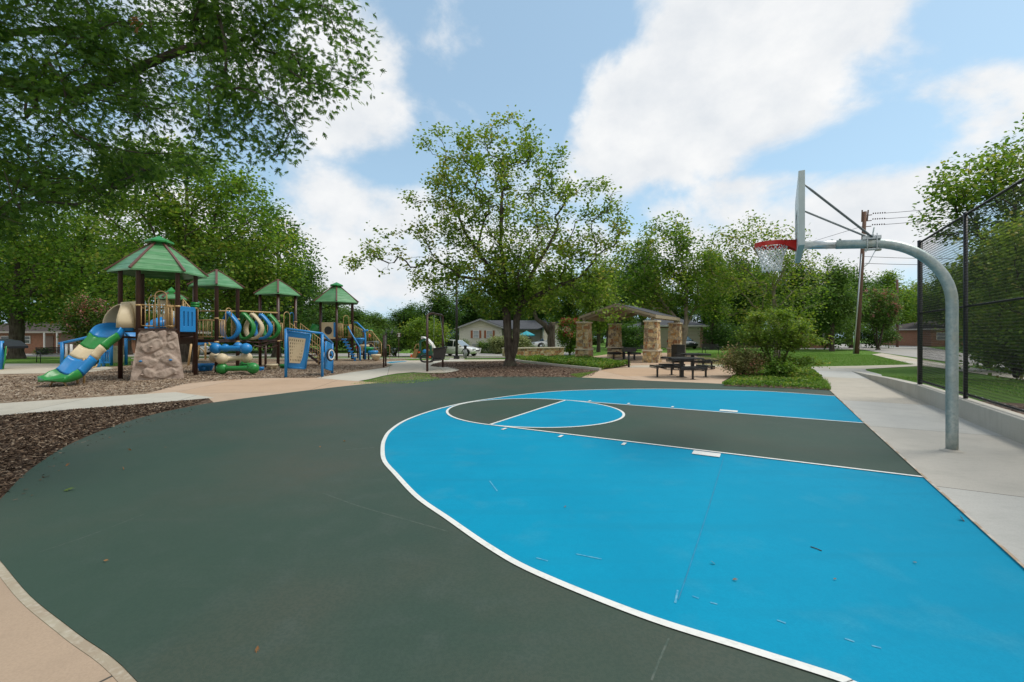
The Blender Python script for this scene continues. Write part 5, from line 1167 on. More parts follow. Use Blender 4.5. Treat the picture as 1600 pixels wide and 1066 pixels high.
m = MB(); m.tube([px3(553.8, 504, 30), px3(558, 504.5, 29.8), px3(570, 516, 29.5), px3(571, 530, 29.4), px3(571, 562, 29.2)], .055, 8); m.tube([px3(567, 518, 29.5), px3(575, 516, 29.5)], .06, 8); m.build('handrail', PBLUE, pf)
# decks stepping down to the right with tan rails
dz2 = .95
post(at2(568, 31), dz2+.9, .055, pf); post(at2(545, 32.5), dz2, .055, pf); post(at2(559, 32), dz2, .055, pf)
m = MB(); m.prism([px3(553, 0, 31)*1 for _ in range(0)] or [Vector((*at2(553, 30.5)[:2], dz2)), Vector((*at2(580, 30.5)[:2], dz2)), Vector((*at2(580, 31.9)[:2], dz2)), Vector((*at2(553, 31.9)[:2], dz2))], (0, 0, .12)); m.build('deck', DECK, pf)
for k in range(5):
    x = 581+k*3.4; z = dz2*(1-(k+1)/6); m = MB(); m.prism([Vector((*at2(x-1.8, 30.6)[:2], z)), Vector((*at2(x+1.9, 30.6)[:2], z)), Vector((*at2(x+1.9, 31.7)[:2], z)), Vector((*at2(x-1.8, 31.7)[:2], z))], (0, 0, .07)); m.build('step', DECK, pf)
for Yr in (30.45, 31.9):
    railing(at2(554, Yr), at2(568, Yr), DK4-.05, dz2+.05, .92, 7, pf, inset=0); railing(at2(568, Yr), at2(581, Yr), dz2, dz2, .98, 6, pf, inset=0); railing(at2(581, Yr), at2(596, Yr), dz2, .12, .95, 7, pf, inset=0)
arch(at2(603, 31), at2(609, 31), 0, .95, pf); 
m = MB(); q = px3(579.5, 517, 31); m.sphere(q, .12, 10, 6, (1.3, 1, .8)); m.build('activity_knob', PGREEN, pf); m = MB(); m.sphere(px3(577.5, 525, 30.8), .08, 10, 6, (1, 1, 1.8)); m.build('activity_knob', material('orange_plastic', (.7, .10, .02), .4), pf)
for (x, y, mt, Yp) in ((562, 531, PBLUE, 30), (569.5, 541.5, BEIGE, 29.8), (576, 545.5, PGREEN, 29.6), (583, 551, PBLUE, 29.2), (587.6, 556.5, BEIGE, 29.0)):
    p = px3(x, y, Yp); m = MB(); m.lathe(p, [(0, .12), (.30, .12), (.34, .05), (.30, -.02), (.18, -.22), (.10, -.30), (0, -.30)], 12); o = m.build('stepping_pod', mt, pf); OFF[o.name] = OFF[pf.name]
    m = MB(); m.tube([Vector((p.x, p.y, p.z-.25)), Vector((p.x, p.y, 0))], .06, 8); m.build('pod_stem', BROWN, o)

# --- bone shaped climber of stacked dumbbells
g = GX(362, 583.6); bc_ = thing('dumbbell_climber', 'stack of blue, beige and green plastic dumbbell climbers in front of the second tower', 'climber', g)
def bone(p, q, r, mat):
    m = MB(); d = (q-p)
    def facet(c):
        bmx = bmesh.new(); bmesh.ops.create_icosphere(bmx, subdivisions=2, radius=r)
        vs = [v.co+c for v in bmx.verts]; fs = [[v.index for v in f.verts] for f in bmx.faces]; bmx.free(); m.add(vs, fs, True)
    facet(p); facet(q); m.tube([p, p+d*.2, p+d*.5, p+d*.8, q], [r*.62, r*.46, r*.42, r*.46, r*.62], 12); return m.build('dumbbell', mat, bc_)
bone(px3(337, 544.5, 18.6), px3(384.5, 545, 18.6), .235, PBLUE); bone(px3(372, 541.5, 19.3), px3(352, 544, 19.6), .19, PBLUE)
bone(px3(347, 561, 18.3), px3(385, 559, 18.9), .235, BEIGE); bone(px3(335.5, 558, 19.0), px3(347, 561, 18.32), .225, BEIGE)
bone(px3(347, 576, 18.3), px3(395.5, 575.5, 18.3), .235, PGREEN); bone(px3(382, 570.5, 19.3), px3(393, 574, 18.5), .20, PGREEN)
# --- loose stepping pods
def steppod(p, mat, label, w=.30, h=.30):
    r = thing('stepping_stone', label, 'stepping stone', p, 'plastic stepping stones in the wood chips')
    m = MB(); m.lathe(p, [(0, h), (w*.9, h), (w, h-.03), (w*.96, h-.10), (w*.66, h-.14), (w*.5, .02), (0, .02)], 14); m.build('top', mat, r); m = MB()
    for k in range(4): a = k*math.pi/2+.4; m.tube([p+Vector((math.cos(a)*w*.75, math.sin(a)*w*.75, h-.12)), p+Vector((math.cos(a)*w*.5, math.sin(a)*w*.5, 0))], .05, 8)
    m.build('base', mat, r); return r
steppod(at2(321, 20.2), PBLUE, 'blue stepping stone to the left of the dumbbell climber', .36, .34); steppod(GX(407.5, 579), PBLUE, 'small blue stepping stone just right of the green dumbbell', .14, .16)
steppod(GX(425, 577.5), BEIGE, 'beige stepping stone in front of the third tower post', .27, .26); steppod(GX(445.5, 575.5), PGREEN, 'green stepping stone behind the post of the blue sensory panel', .26, .2)

# --- blue sensory panel frame
g = GX(446.7, 590.3); sp = thing('sensory_panel', 'blue frame of play panels with a beige perforated board and a steering wheel', 'play panel', g)
A0, A1, A2 = GX(446.7, 590.3), GX(503.6, 588.9), at2(519, 19.0)
for p, z in ((A0, 1.86), (A1, 1.66), (A2, 1.28)):
    m = MB(); m.tube([p-Vector((0, 0, .02)), p+Vector((0, 0, z))], .052, 12); m.build('post', PBLUE, sp)
m = MB(); m.tube([A0+Vector((0, 0, 1.86)), A1+Vector((0, 0, 1.68)), A2+Vector((0, 0, 1.28))], .045, 10); m.build('top_rail', PBLUE, sp)
dA = (A1-A0).normalized(); nA = Vector((-dA.y, dA.x, 0)); nA = nA if nA.y < 0 else -nA
fr_ = [px3(449, 518, 17.13), px3(485, 522.5, 17.35), px3(477, 576, 17.3), px3(449, 574.5, 17.13)]
for p in fr_: pass
m = MB(); m.prism([p+nA*.02 for p in fr_], nA*-.05); pb = m.build('blue_board', PBLUE, sp, bevel=.012); OFF[pb.name] = OFF[sp.name]
m = MB(); L_ = fr_+[fr_[0]]
for a_, b_ in zip(L_, L_[1:]): m.tube([a_, b_], .036, 8)
m.build('board_frame', PBLUE, pb)
ins = [px3(451, 526.3, 17.1), px3(478, 529.5, 17.3), px3(471.5, 568, 17.3), px3(452.5, 567, 17.1)]
m = MB(); m.prism([p+nA*.045 for p in ins], nA*-.02); ib = m.build('beige_board', BEIGE, pb, bevel=.02); OFF[ib.name] = OFF[sp.name]
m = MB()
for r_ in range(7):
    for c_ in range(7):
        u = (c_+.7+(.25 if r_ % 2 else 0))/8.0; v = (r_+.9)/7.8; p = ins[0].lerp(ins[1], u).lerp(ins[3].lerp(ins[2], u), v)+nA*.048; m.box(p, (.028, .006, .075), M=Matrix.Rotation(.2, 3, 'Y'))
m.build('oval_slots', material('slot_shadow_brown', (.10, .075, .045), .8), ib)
f2 = [px3(509, 534, 17.9), px3(518.5, 538.5, 19.0), px3(518.5, 580, 19.0), px3(507.5, 575, 17.9)]; n2v = (f2[1]-f2[0]).cross(Vector((0, 0, 1))).normalized(); n2v = n2v if n2v.y < 0 else -n2v
m = MB(); m.prism([p+n2v*.02 for p in f2], n2v*-.05); pb2 = m.build('blue_board', PBLUE, sp, bevel=.01); OFF[pb2.name] = OFF[sp.name]
m = MB(); L_ = f2+[f2[0]]
for a_, b_ in zip(L_, L_[1:]): m.tube([a_, b_], .036, 8)
m.build('board_frame', PBLUE, pb2)
wc = px3(516.5, 554.5, 18.0); wd = Vector((.75, -.35, 0)).normalized(); wx = Vector((-wd.y, wd.x, 0))
for rad, tr, mt, nm in ((.235, .03, BLACK, 'steering_wheel'), (.19, .022, WHITE_TRIM, 'wheel_ring')):
    m = MB(); off_ = wd*(0 if rad > .2 else .05); m.tube([wc+off_+wx*math.cos(t)*rad*.72+Vector((0, 0, math.sin(t)*rad)) for t in np.linspace(0, 2*math.pi, 28, endpoint=False)], tr, 8, closed=True)
    if rad > .2: m.sphere(wc, .06, 10, 6); m.tube([wc, wc-wd*.15], .03, 8); [m.tube([wc, wc+wx*math.cos(t)*rad*.72+Vector((0, 0, math.sin(t)*rad))], .014, 6) for t in (1.57, 3.7, 5.7)]
    m.build(nm, mt, sp)

# --- panels behind the slide
g = at2(174, 24.0); r = thing('activity_panel', 'blue framed activity panels standing behind the slide', 'play panel', at2(150, 24))
for x, y0, Yq in ((97, 535, 22.6), (162, 532, 23), (174, 528, 24.0), (197, 517, 24.6)):
    m = MB(); p = at2(x, Yq); m.tube([p, Vector((p.x, p.y, zz(y0, Yq)))], .075, 10); m.build('post', PBLUE, r)
m = MB(); m.tube([px3(92, 537, 22.6), px3(125, 530, 22.8), px3(150, 524, 23), px3(174, 516, 23.6)], .065, 10); m.build('top_rail', PBLUE, r)
for x in (104, 111.5): m = MB(); m.tube([px3(x, 538, 22.7), px3(x, 557, 22.7)], .06, 10); m.build('chime_tube', WHITE_TRIM, r)
panel(at2(158, 23.0), at2(172, 23.2), zz(568, 23), zz(547, 23), PBLUE, .28, [(.12, .24, .12, .86), (.32, .44, .12, .86), (.52, .64, .12, .86), (.74, .86, .12, .86)], r, 'abacus_box'); panel(at2(176, 24.2), at2(193, 24.4), zz(567, 24.3), zz(540.5, 24.3), material('green_beige_board', (.40, .38, .22), .6, 0, [(7, (.22, .24, .14), .7, 3, .5, .6)]), .06, None, r, 'maze_board')
m = MB(); p = at2(153, 22.5); m.cyl(p, .10, .42, 12); m.build('stump_seat', PBLUE, r)
g = at2(142, 20.8); r = thing('spring_rider', 'dark spring rider on a curved tan foot under the slide', 'spring rider', g)
m = MB(); m.sphere(g+Vector((0, 0, .42)), .3, 14, 10, (1.2, .6, .8)); m.sphere(g+Vector((.25, 0, .75)), .17, 12, 8); m.build('body', material('dark_green_plastic', (.012, .045, .03), .4), r)
m = MB(); m.tube([g+Vector((-.1, 0, .9)), g+Vector((.2, 0, .82)), g+Vector((.45, 0, 1.0))], .02, 6); m.tube([g+Vector((-.3, 0, .6)), g+Vector((0, 0, .5)), g+Vector((.4, 0, .72))], .018, 6); m.build('handles', WHITE_TRIM, r)
m = MB(); m.tube([g+Vector((-.9, -.3, 0)), g+Vector((-.5, -.3, .06)), g+Vector((.1, -.2, .05)), g+Vector((.35, -.1, .18)), g+Vector((.2, .1, .3))], .03, 8); m.build('foot_bar', TAN, r)
g = at2(4, 21.5); r = thing('play_station', 'blue post play station with a dark curved top cut off by the left edge', 'play station', g)
m = MB(); p = at2(1, 21.0); m.tube([p, p+Vector((0, 0, 1.35))], .11, 10); p = at2(-60, 21.4); m.tube([p, p+Vector((0, 0, 1.35))], .11, 10); m.build('post', PBLUE, r)
m = MB(); pts = [px3(-70, 541, 21), px3(-45, 532, 21), px3(-20, 530, 21), px3(0, 533, 21), px3(12, 541.5, 21)]; m.prism(pts+[p+Vector((0, 0, -.10)) for p in pts[::-1]], (0, .9, 0)); m.build('curved_top', BLACK, r)
m = MB(); m.box(px3(-20, 554, 21.3), (1.7, .08, .6)); m.tube([px3(10, 541, 21), px3(7, 565, 21), px3(4, 580, 21)], .03, 6); m.build('side_panel', PGREEN, r)
# A-frame with tan legs seen under the ramp
g = at2(312, 25.0); r = thing('toddler_frame', 'low tan legged frame with a blue board, seen under the ramp', 'play frame', g)
for x0, x1, Yq in ((294, 299, 23.6), (309, 312, 26.5), (321, 321, 25)): m = MB(); m.tube([px3(x0, 573 if x0 == 294 else 562, Yq), px3(x1, 536, Yq)], .05, 8); m.build('leg', TAN, r)
m = MB(); m.prism([px3(306, 534, 25), px3(326, 533, 25), px3(326, 537, 25), px3(306, 540, 25)], (0, .7, 0)); m.build('board', PBLUE, r)
m = MB(); m.tube([px3(326, 535, 25), px3(330, 541, 25), px3(337, 548, 25)], .04, 8); m.build('hand_rail', TAN, r)

# --- toddler vehicle
g = at2(664, 30.5); r = thing('toy_truck', 'green toddler play truck with a white curved roof bar beside the walk', 'play truck', g)
YT = 30.5; GDK = material('dark_green_board', (.012, .10, .06), .45)
m = MB()
for a_, b_ in (((656, 560), (657, 534)), ((656, 556), (682, 558)), ((674, 558), (673, 540)), ((657, 534), (665, 530))): m.bar(px3(a_[0], a_[1], YT), px3(b_[0], b_[1], YT), .12, .2, up=(0, 1, 0))
m.prism([px3(651, 559.5, YT), px3(676, 560.5, YT), px3(676, 549, YT), px3(656, 548, YT)], (0, .08, 0)); m.build('side_board', GDK, r)
m = MB(); pts = [px3(658, 526, YT), px3(661, 526.5, YT), px3(668, 530.5, YT), px3(674, 537, YT), px3(677.5, 544, YT)]; low = [p+Vector((-.02, 0, -.17)) for p in pts]
m.prism(pts+low[::-1], (0, .9, 0)); rb_ = m.build('roof_bar', WHITE_TRIM, r, bevel=.02); OFF[rb_.name] = OFF[r.name]
for i in range(3): m = MB(); q = px3(661+i*2.8, 529+i*1.5, YT-.02); m.box(q, (.06, .02, .07)); m.build('roof_hole', BLACK, rb_)
m = MB(); m.prism([px3(642, 559, YT-.3), px3(649, 560, YT-.3), px3(653, 546, YT-.3), px3(648, 546, YT-.3)], (0, .7, 0)); m.build('tan_slide', material('brown_tan_board', (.28, .17, .06), .6), r)
m = MB(); m.tube([px3(647, 546, YT), px3(650, 539, YT), px3(654, 537, YT), px3(655, 545, YT)], .03, 6); m.build('grab_rail', TAN, r)
m = MB(); m.lathe(px3(663.5, 549, YT-.1), [(0, 0), (.13, 0), (.13, .05), (0, .05)], 16, M=Matrix.Rotation(R(90), 3, 'X')); m.build('steering_disc', PBLUE, r)
m = MB(); ORG = bpy.data.materials['orange_plastic']; m.box(px3(655, 550.5, YT-.08), (.16, .06, .12)); m.box(px3(672, 558, YT-.08), (.14, .06, .12)); m.box(px3(642.5, 556, YT-.35), (.1, .06, .2)); m.build('orange_knobs', ORG, r)
m = MB(); m.box(px3(672, 549, YT+.2), (.32, .2, .3)); m.build('rear_seat', TAN, r)

# --- glider swing
gA, gB = GX(667.6, 580.8), GX(691.8, 574.2); r = thing('glider_swing', 'brown framed glider swing with one dark mesh seat on the round pad', 'swing', (gA+gB)/2)
for p, y in ((gA, 492), (gB, 493)):
    m = MB(); m.tube([p, Vector((p.x, p.y, zz(y, p.y)))], .052, 10); m.build('post', BROWN, r)
m = MB(); zA, zB = zz(491, gA.y), zz(492.5, gB.y); m.tube([gA+Vector((0, 0, zA-.08)), gA.lerp(gB, .08)+Vector((0, 0, zA+.0)), gA.lerp(gB, .3)+Vector((0, 0, zA+.09)), gA.lerp(gB, .55)+Vector((0, 0, zA+.07)), gA.lerp(gB, .9)+Vector((0, 0, zB)), gB+Vector((0, 0, zB-.08))], .048, 10); m.build('top_bar', BROWN, r)
YS = 21.2; m = MB(); S_ = [px3(677, 545.5, YS), px3(698, 542.5, YS+.5), px3(694, 561, YS+.4), px3(676.5, 563, YS)]
nn2 = Vector((.2, 1, 0)).normalized()
m.prism(S_, nn2*.05); m.prism([px3(676.5, 563, YS), px3(694, 561, YS+.4), px3(689, 563.5, YS-.6), px3(672, 565, YS-.8)], (0, 0, .04)); 
st = m.build('mesh_seat', material('dark_woven_mesh', (.035, .030, .026), .7, 0, [(60, (.07, .06, .05), .7, 2)]), r); OFF[st.name] = OFF[r.name]
m = MB(); m.tube([px3(676.5, 545, YS-.02), px3(684, 544.2, YS+.1), px3(693, 542.8, YS+.4), px3(698, 542.2, YS+.5)], .03, 8); m.build('seat_rim', BLACK, st)
m = MB(); rc = px3(667.3, 560.5, YS-.7); pts = [rc+Vector((math.copysign(abs(math.cos(t))**.6, math.cos(t))*.29, 0, math.copysign(abs(math.sin(t))**.6, math.sin(t))*.15)) for t in np.linspace(0, 2*math.pi, 26, endpoint=False)]
m.tube(pts, .04, 8, closed=True); m.tube([rc+Vector((.2, 0, -.1)), px3(676, 561, YS), px3(690, 560, YS+.2)], .03, 8); m.build('foot_ring', BLACK, r)
for x, q in ((677.5, gA.lerp(gB, .42)), (696, gA.lerp(gB, .8))): m = MB(); p = px3(x, 545, YS+.1); m.tube([p, Vector((q.x, q.y, zA+.02))], .008, 5); m.build('hanging_chain', GALV, r)

# --- rules sign on two posts, seen from the side
pA, pB = GX(599.6, 574.2), GX(602.8, 572.6); r = thing('rules_sign', 'narrow sign board between two thin brown posts, seen edge on', 'sign', (pA+pB)/2)
for p, z in ((pA, 1.62), (pB, 1.70)): m = MB(); m.tube([p, p+Vector((0, 0, z))], .042, 10); m.build('post', BROWN, r)
m = MB(); m.prism([pA+Vector((0, 0, .95)), pB+Vector((0, 0, .95)), pB+Vector((0, 0, 1.6)), pA+Vector((0, 0, 1.6))], (.03, .01, 0)); m.build('board', material('sign_grey', (.22, .20, .19), .4), r)
# small street sign beyond
g = at(623, 38); r = thing('street_sign', 'small square sign with a white hourglass mark on a thin post', 'sign', g)
m = MB(); m.tube([g, g+Vector((0, 0, 2.15))], .03, 6); m.build('post', BROWN, r)
c = px3(623.5, 523.5, 37.95); m = MB(); m.box(c, (.36, .02, .36)); b = m.build('plate', BROWN, r); OFF[b.name] = OFF[r.name]
m = MB(); c = c+Vector((0, -.013, 0))
m.prism([c+Vector((-.15, 0, .14)), c+Vector((.15, 0, .14)), c+Vector((.02, 0, .02)), c+Vector((-.02, 0, .02))], (0, -.004, 0)); m.prism([c+Vector((-.12, 0, -.14)), c+Vector((.12, 0, -.14)), c+Vector((.02, 0, -.0)), c+Vector((-.02, 0, -.0))], (0, -.004, 0)); m.build('white_mark', WHITE_TRIM, b)

# ------------------------------------------------------------ houses
def house(name, label, x0, x1, y0, y1, zb, ze, zr, ridge, wallm, roofm, hip=0, ov_=.5, cat='house', rz=0):
    """axis-aligned block with its own walls and roof; ridge 'x' or 'y'"""
    r = thing(name, label, cat, ((x0+x1)/2, y0, zb))
    m = MB(); m.prism([Vector((x0, y0, zb-.3)), Vector((x1, y0, zb-.3)), Vector((x1, y1, zb-.3)), Vector((x0, y1, zb-.3))], (0, 0, ze-zb+.3)); m.build('wall', wallm, r)
    X0, X1, Y0, Y1 = x0-ov_, x1+ov_, y0-ov_, y1+ov_; th = .14
    if ridge == 'y': A_ = [(X0, Y0), (X1, Y0), (X1, Y1), (X0, Y1)]; rA = ((X0+X1)/2, Y0+hip); rB = ((X0+X1)/2, Y1-hip)
    else: A_ = [(X0, Y0), (X1, Y0), (X1, Y1), (X0, Y1)]; rA = (X0+hip, (Y0+Y1)/2); rB = (X1-hip, (Y0+Y1)/2)
    zo = ze-.02
    V = [(*a, zo) for a in A_]+[(*a, zo+th) for a in A_]+[(*rA, zr), (*rB, zr)]
    F = [(0, 3, 2, 1), (0, 1, 5, 4), (1, 2, 6, 5), (2, 3, 7, 6), (3, 0, 4, 7)]
    F += [(4, 5, 8), (5, 6, 9, 8), (6, 7, 9), (7, 4, 8, 9)] if ridge == 'y' else [(4, 5, 9, 8), (5, 6, 9), (6, 7, 8, 9), (7, 4, 8)]
    m = MB(); m.add(V, F); rf = m.build('roof', roofm, r); OFF[rf.name] = OFF[r.name]
    m = MB()
    for i in range(4): a = A_[i]; b = A_[(i+1) % 4]; m.bar((*a, zo+.05), (*b, zo+.05), .05, .2)
    m.build('fascia', WHITE_TRIM if wallm != BRICK_RED else material('grey_fascia', (.36, .33, .29), .6), rf); return r
def window(r, xc, y, zc, w, h, mat=WINBLIND, sh=None, bars=True):
    m = MB(); 
    for s_ in (-1, 1): m.box((xc+s_*(w/2+.03), y-.03, zc), (.06, .08, h+.12)); m.box((xc, y-.03, zc+s_*(h/2+.03)), (w, .08, .06))
    if bars: m.box((xc, y-.035, zc), (w, .04, .045))
    f = m.build('window', WHITE_TRIM, r); OFF[f.name] = OFF[r.name]; m = MB(); m.box((xc, y-.01, zc), (w, .03, h)); m.build('pane', mat, f)
    if sh:
        for s_ in (-1, 1): m = MB(); m.box((xc+s_*(w/2+.06+sh/2+.03), y-.03, zc), (sh, .05, h+.1)); m.build('shutter', SHUTTER, f)
XA = lambda px, Y: (px-800)*Y/FPX
# white house behind the street
h1 = house('white_house', 'white brick ranch house with a cream gable, rust shutters and charcoal roof', XA(717.5, 54), XA(784, 54), 54, 66, -.1, 2.55, 2.6, 'y', BRICK_WHITE, SHINGLE, 0)
for ch in list(h1.children):
    if ch.name.startswith('roof'):
        for c in list(ch.children): bpy.data.objects.remove(c)
        bpy.data.objects.remove(ch)
x0, x1 = XA(717.5, 54), XA(784, 54); xm = (x0+x1)/2; pkz = 3.55
m = MB(); m.prism([Vector((x0, 54.05, 2.55)), Vector((x1, 54.05, 2.55)), Vector((xm, 54.05, pkz-.12))], (0, 11.9, 0)); m.build('gable', CREAM, h1)
m = MB()
for s_, xe in ((-1, x0-.5), (1, x1+.5)): m.prism([Vector((xe, 53.5, 2.42)), Vector((xm, 53.5, pkz)), Vector((xm, 53.5, pkz+.12)), Vector((xe, 53.5, 2.54))], (0, 13, 0))
rf = m.build('roof', SHINGLE, h1); OFF[rf.name] = OFF[h1.name]
m = MB()
for xe in (x0-.5, x1+.5): m.bar((xe, 53.46, 2.40), (xm, 53.46, pkz-.02), .05, .16)
m.build('barge_board', GREY_PVC, rf)
for px_ in (743.8, 764.7): window(h1, XA(px_, 54), 54, zz(522.5, 54), .62, .82, WINBLIND, .24)
xb0, xb1 = x1-1.5, XA(852, 57)
m = MB(); m.prism([Vector((xb0, 58, -.3)), Vector((xb1, 58, -.3)), Vector((xb1, 66, -.3)), Vector((xb0, 66, -.3))], (0, 0, 2.9)); w2 = m.build('wall', CREAM, h1); OFF[w2.name] = OFF[h1.name]
m = MB(); m.prism([Vector((xm, 55.6, 2.45)), Vector((xm, 60.5, 3.66)), Vector((xm, 66.5, 2.45)), Vector((xm, 66.5, 2.33)), Vector((xm, 60.5, 3.54)), Vector((xm, 55.6, 2.33))], (xb1+.4-xm, 0, 0)); m.build('roof', SHINGLE, h1)
m = MB(); m.box((XA(838, 57.9), 57.93, .95), (.95, .06, 2.1)); m.build('door', WHITE_TRIM, h1); window(h1, XA(822, 58), 58, 1.4, 1.2, 1.2, WINGLASS)
xg0, xg1 = XA(850, 53), XA(892, 53); xgm = (xg0+xg1)/2
m = MB(); m.prism([Vector((xg0, 53, -.3)), Vector((xg1, 53, -.3)), Vector((xg1, 53, 2.5)), Vector((xgm, 53, 3.1)), Vector((xg0, 53, 2.5))], (0, 8, 0)); m.build('garage_wing', CREAM, h1)
m = MB()
for xe in (xg0-.5, xg1+.5): m.prism([Vector((xe, 52.5, 2.38)), Vector((xgm, 52.5, 3.14)), Vector((xgm, 52.5, 3.26)), Vector((xe, 52.5, 2.50))], (0, 9, 0))
m.build('roof', SHINGLE, h1)
m = MB(); 
for k in range(4): m.box((xgm+.0, 52.97, .22+.52*k), (2.2, .06, .49))
m.build('garage_door', WHITE_TRIM, h1)
m = MB(); m.box((XA(743.5, 53), 53, .25), (.85, .8, .75)); m.box((XA(743.5, 53), 53, .64), (.7, .65, .04)); 
for k in range(6): m.box((XA(743.5, 53), 52.59, -.02+k*.1), (.8, .02, .05))
ac = m.build('air_conditioner', GREY_PVC, None, bevel=.02); tag(ac, 'grey air conditioner box against the white brick wall', 'air conditioner')
# parasol
g = at(823, 55); r = thing('parasol', 'teal garden parasol on the porch of the white house', 'parasol', g)
m = MB(); m.tube([g, g+Vector((0, 0, 2.45))], .03, 6); m.build('pole', WHITE_TRIM, r)
m = MB(); n = 8; c = g+Vector((0, 0, 2.42)); ring = [g+Vector((math.cos(2*math.pi*i/n)*1.05, math.sin(2*math.pi*i/n)*1.05, 1.92)) for i in range(n)]
for i in range(n): m.add([ring[i], ring[(i+1) % n], c], [(0, 1, 2)]); m.add([ring[i], ring[(i+1) % n], ring[(i+1) % n]-Vector((0, 0, .14)), ring[i]-Vector((0, 0, .14))], [(0, 1, 2, 3)])
m.build('canopy', TEAL_CLOTH, r, fix=False)
# brick house at the far left
h2 = house('brick_house', 'long low red brick house under a brown roof at the far left', -66, XA(205, 51), 51, 63, -.45, 1.95, 3.35, 'x', BRICK_RED, SHINGLE_B, 4, .7)
for px_ in (13, 37): window(h2, XA(px_, 51), 51, zz(531, 51), 1.5, .75, WINGLASS)
m = MB(); m.box((XA(76, 50.9), 50.96, .55), (1.0, .06, 2.0)); m.build('door', material('brown_door', (.16, .10, .07), .5), h2)
for px_ in (68, 88): m = MB(); m.box((XA(px_, 50.2), 50.3, .7), (.13, .13, 2.4)); m.build('porch_post', WHITE_TRIM, h2)
m = MB(); m.box((XA(118, 50.9), 50.94, .85), (3.4, .08, 1.9)); m.build('garage_door', material('dusky_door', (.20, .13, .09), .6), h2)
# garage building behind the pavilion
h3 = house('garage_building', 'beige double garage with brick corners behind the pavilion', XA(1015, 60), XA(1098, 60), 60, 69, -.0, 2.85, 4.3, 'x', BRICK_PINK, SHINGLE, 3.2, .6)
m = MB(); m.box((XA(1042, 59.9), 59.95, 1.25), (5.2, .08, 2.7)); m.box((XA(1076, 59.9), 59.94, 2.5), (3.2, .08, .5)); m.build('beige_front', CREAM, h3)
for px_ in (1040, 1077):
    m = MB()
    for k in range(4): m.box((XA(px_, 59.8), 59.88, .3+.55*k), (2.9, .06, .52))
    m.build('garage_door', material('beige_garage_door', (.48, .44, .34), .6), h3)
h4 = house('small_brick_house', 'small brick house under the trees to the right of the tall shrub', XA(1262, 58), XA(1304, 58), 58, 66, 0, 2.3, 3.4, 'x', BRICK_RED, SHINGLE_B, 3, .5); window(h4, XA(1280, 58), 58, 1.4, 1.4, .9, WINGLASS)
h5 = house('distant_cottage', 'low brown walled house beyond the fence at the right', XA(1455, 66), XA(1560, 66), 66, 75, 0, 2.5, 3.9, 'x', BRICK_RED, SHINGLE_B, 3, .5); window(h5, XA(1472, 66), 66, 1.5, 1.6, 1.0, WINGLASS)
def board_fence(label, a, b, h, mat=WOOD_FENCE, group='board fences behind the park'):
    a = Vector(a); b = Vector(b); d = b-a; L = d.length; d.normalize(); r = thing('board_fence', label, 'fence', a, group); m = MB(); n = int(L/.16); rg = np.random.default_rng(int(L*10))
    for i in range(n): p = a+d*(i+.5)*L/n; m.box(p+Vector((0, 0, h/2)), (.14, .025, h*(1+rg.uniform(-.01, .01))), rz=math.atan2(d.y, d.x))
    m.build('boards', mat, r); m = MB(); nn_ = Vector((-d.y, d.x, 0))*.04
    for z in (.4, h-.4): m.bar(a+nn_+Vector((0, 0, z)), b+nn_+Vector((0, 0, z)), .04, .09)
    m.build('fence_rails', mat, r)
board_fence('dark shaded board fence between the garage and the brick house', at(1098, 62, 0), at(1260, 60, 0), 2.1, material('shade_tinted_boards', (.085, .07, .055), .9, 0, [((9, 9, .6), (.17, .15, .125), .8, 3, .5, .55)]))  # pale pickets; the deep shade over them is put into the dark board colour
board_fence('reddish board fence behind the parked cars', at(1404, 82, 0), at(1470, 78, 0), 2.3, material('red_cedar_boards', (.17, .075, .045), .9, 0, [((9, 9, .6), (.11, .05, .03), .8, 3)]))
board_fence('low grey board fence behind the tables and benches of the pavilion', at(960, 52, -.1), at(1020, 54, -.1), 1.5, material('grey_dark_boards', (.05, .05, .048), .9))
g = at(1411, 78, 0); r = thing('wheelie_bins', 'dark blue wheeled bin beside the parked beige car', 'bin', g)
m = MB(); m.prism([g+Vector(p) for p in ((-.55, 0, 0), (.35, 0, 0), (.45, 0, 1.3), (-.65, 0, 1.3))], (0, .7, 0)); m.build('body', material('navy_plastic', (.01, .03, .09), .5), r, bevel=.03); m = MB(); m.box(g+Vector((-.1, .35, 1.37)), (1.2, .8, .1)); m.build('lid', material('navy_lid', (.012, .035, .11), .5), r, bevel=.02)

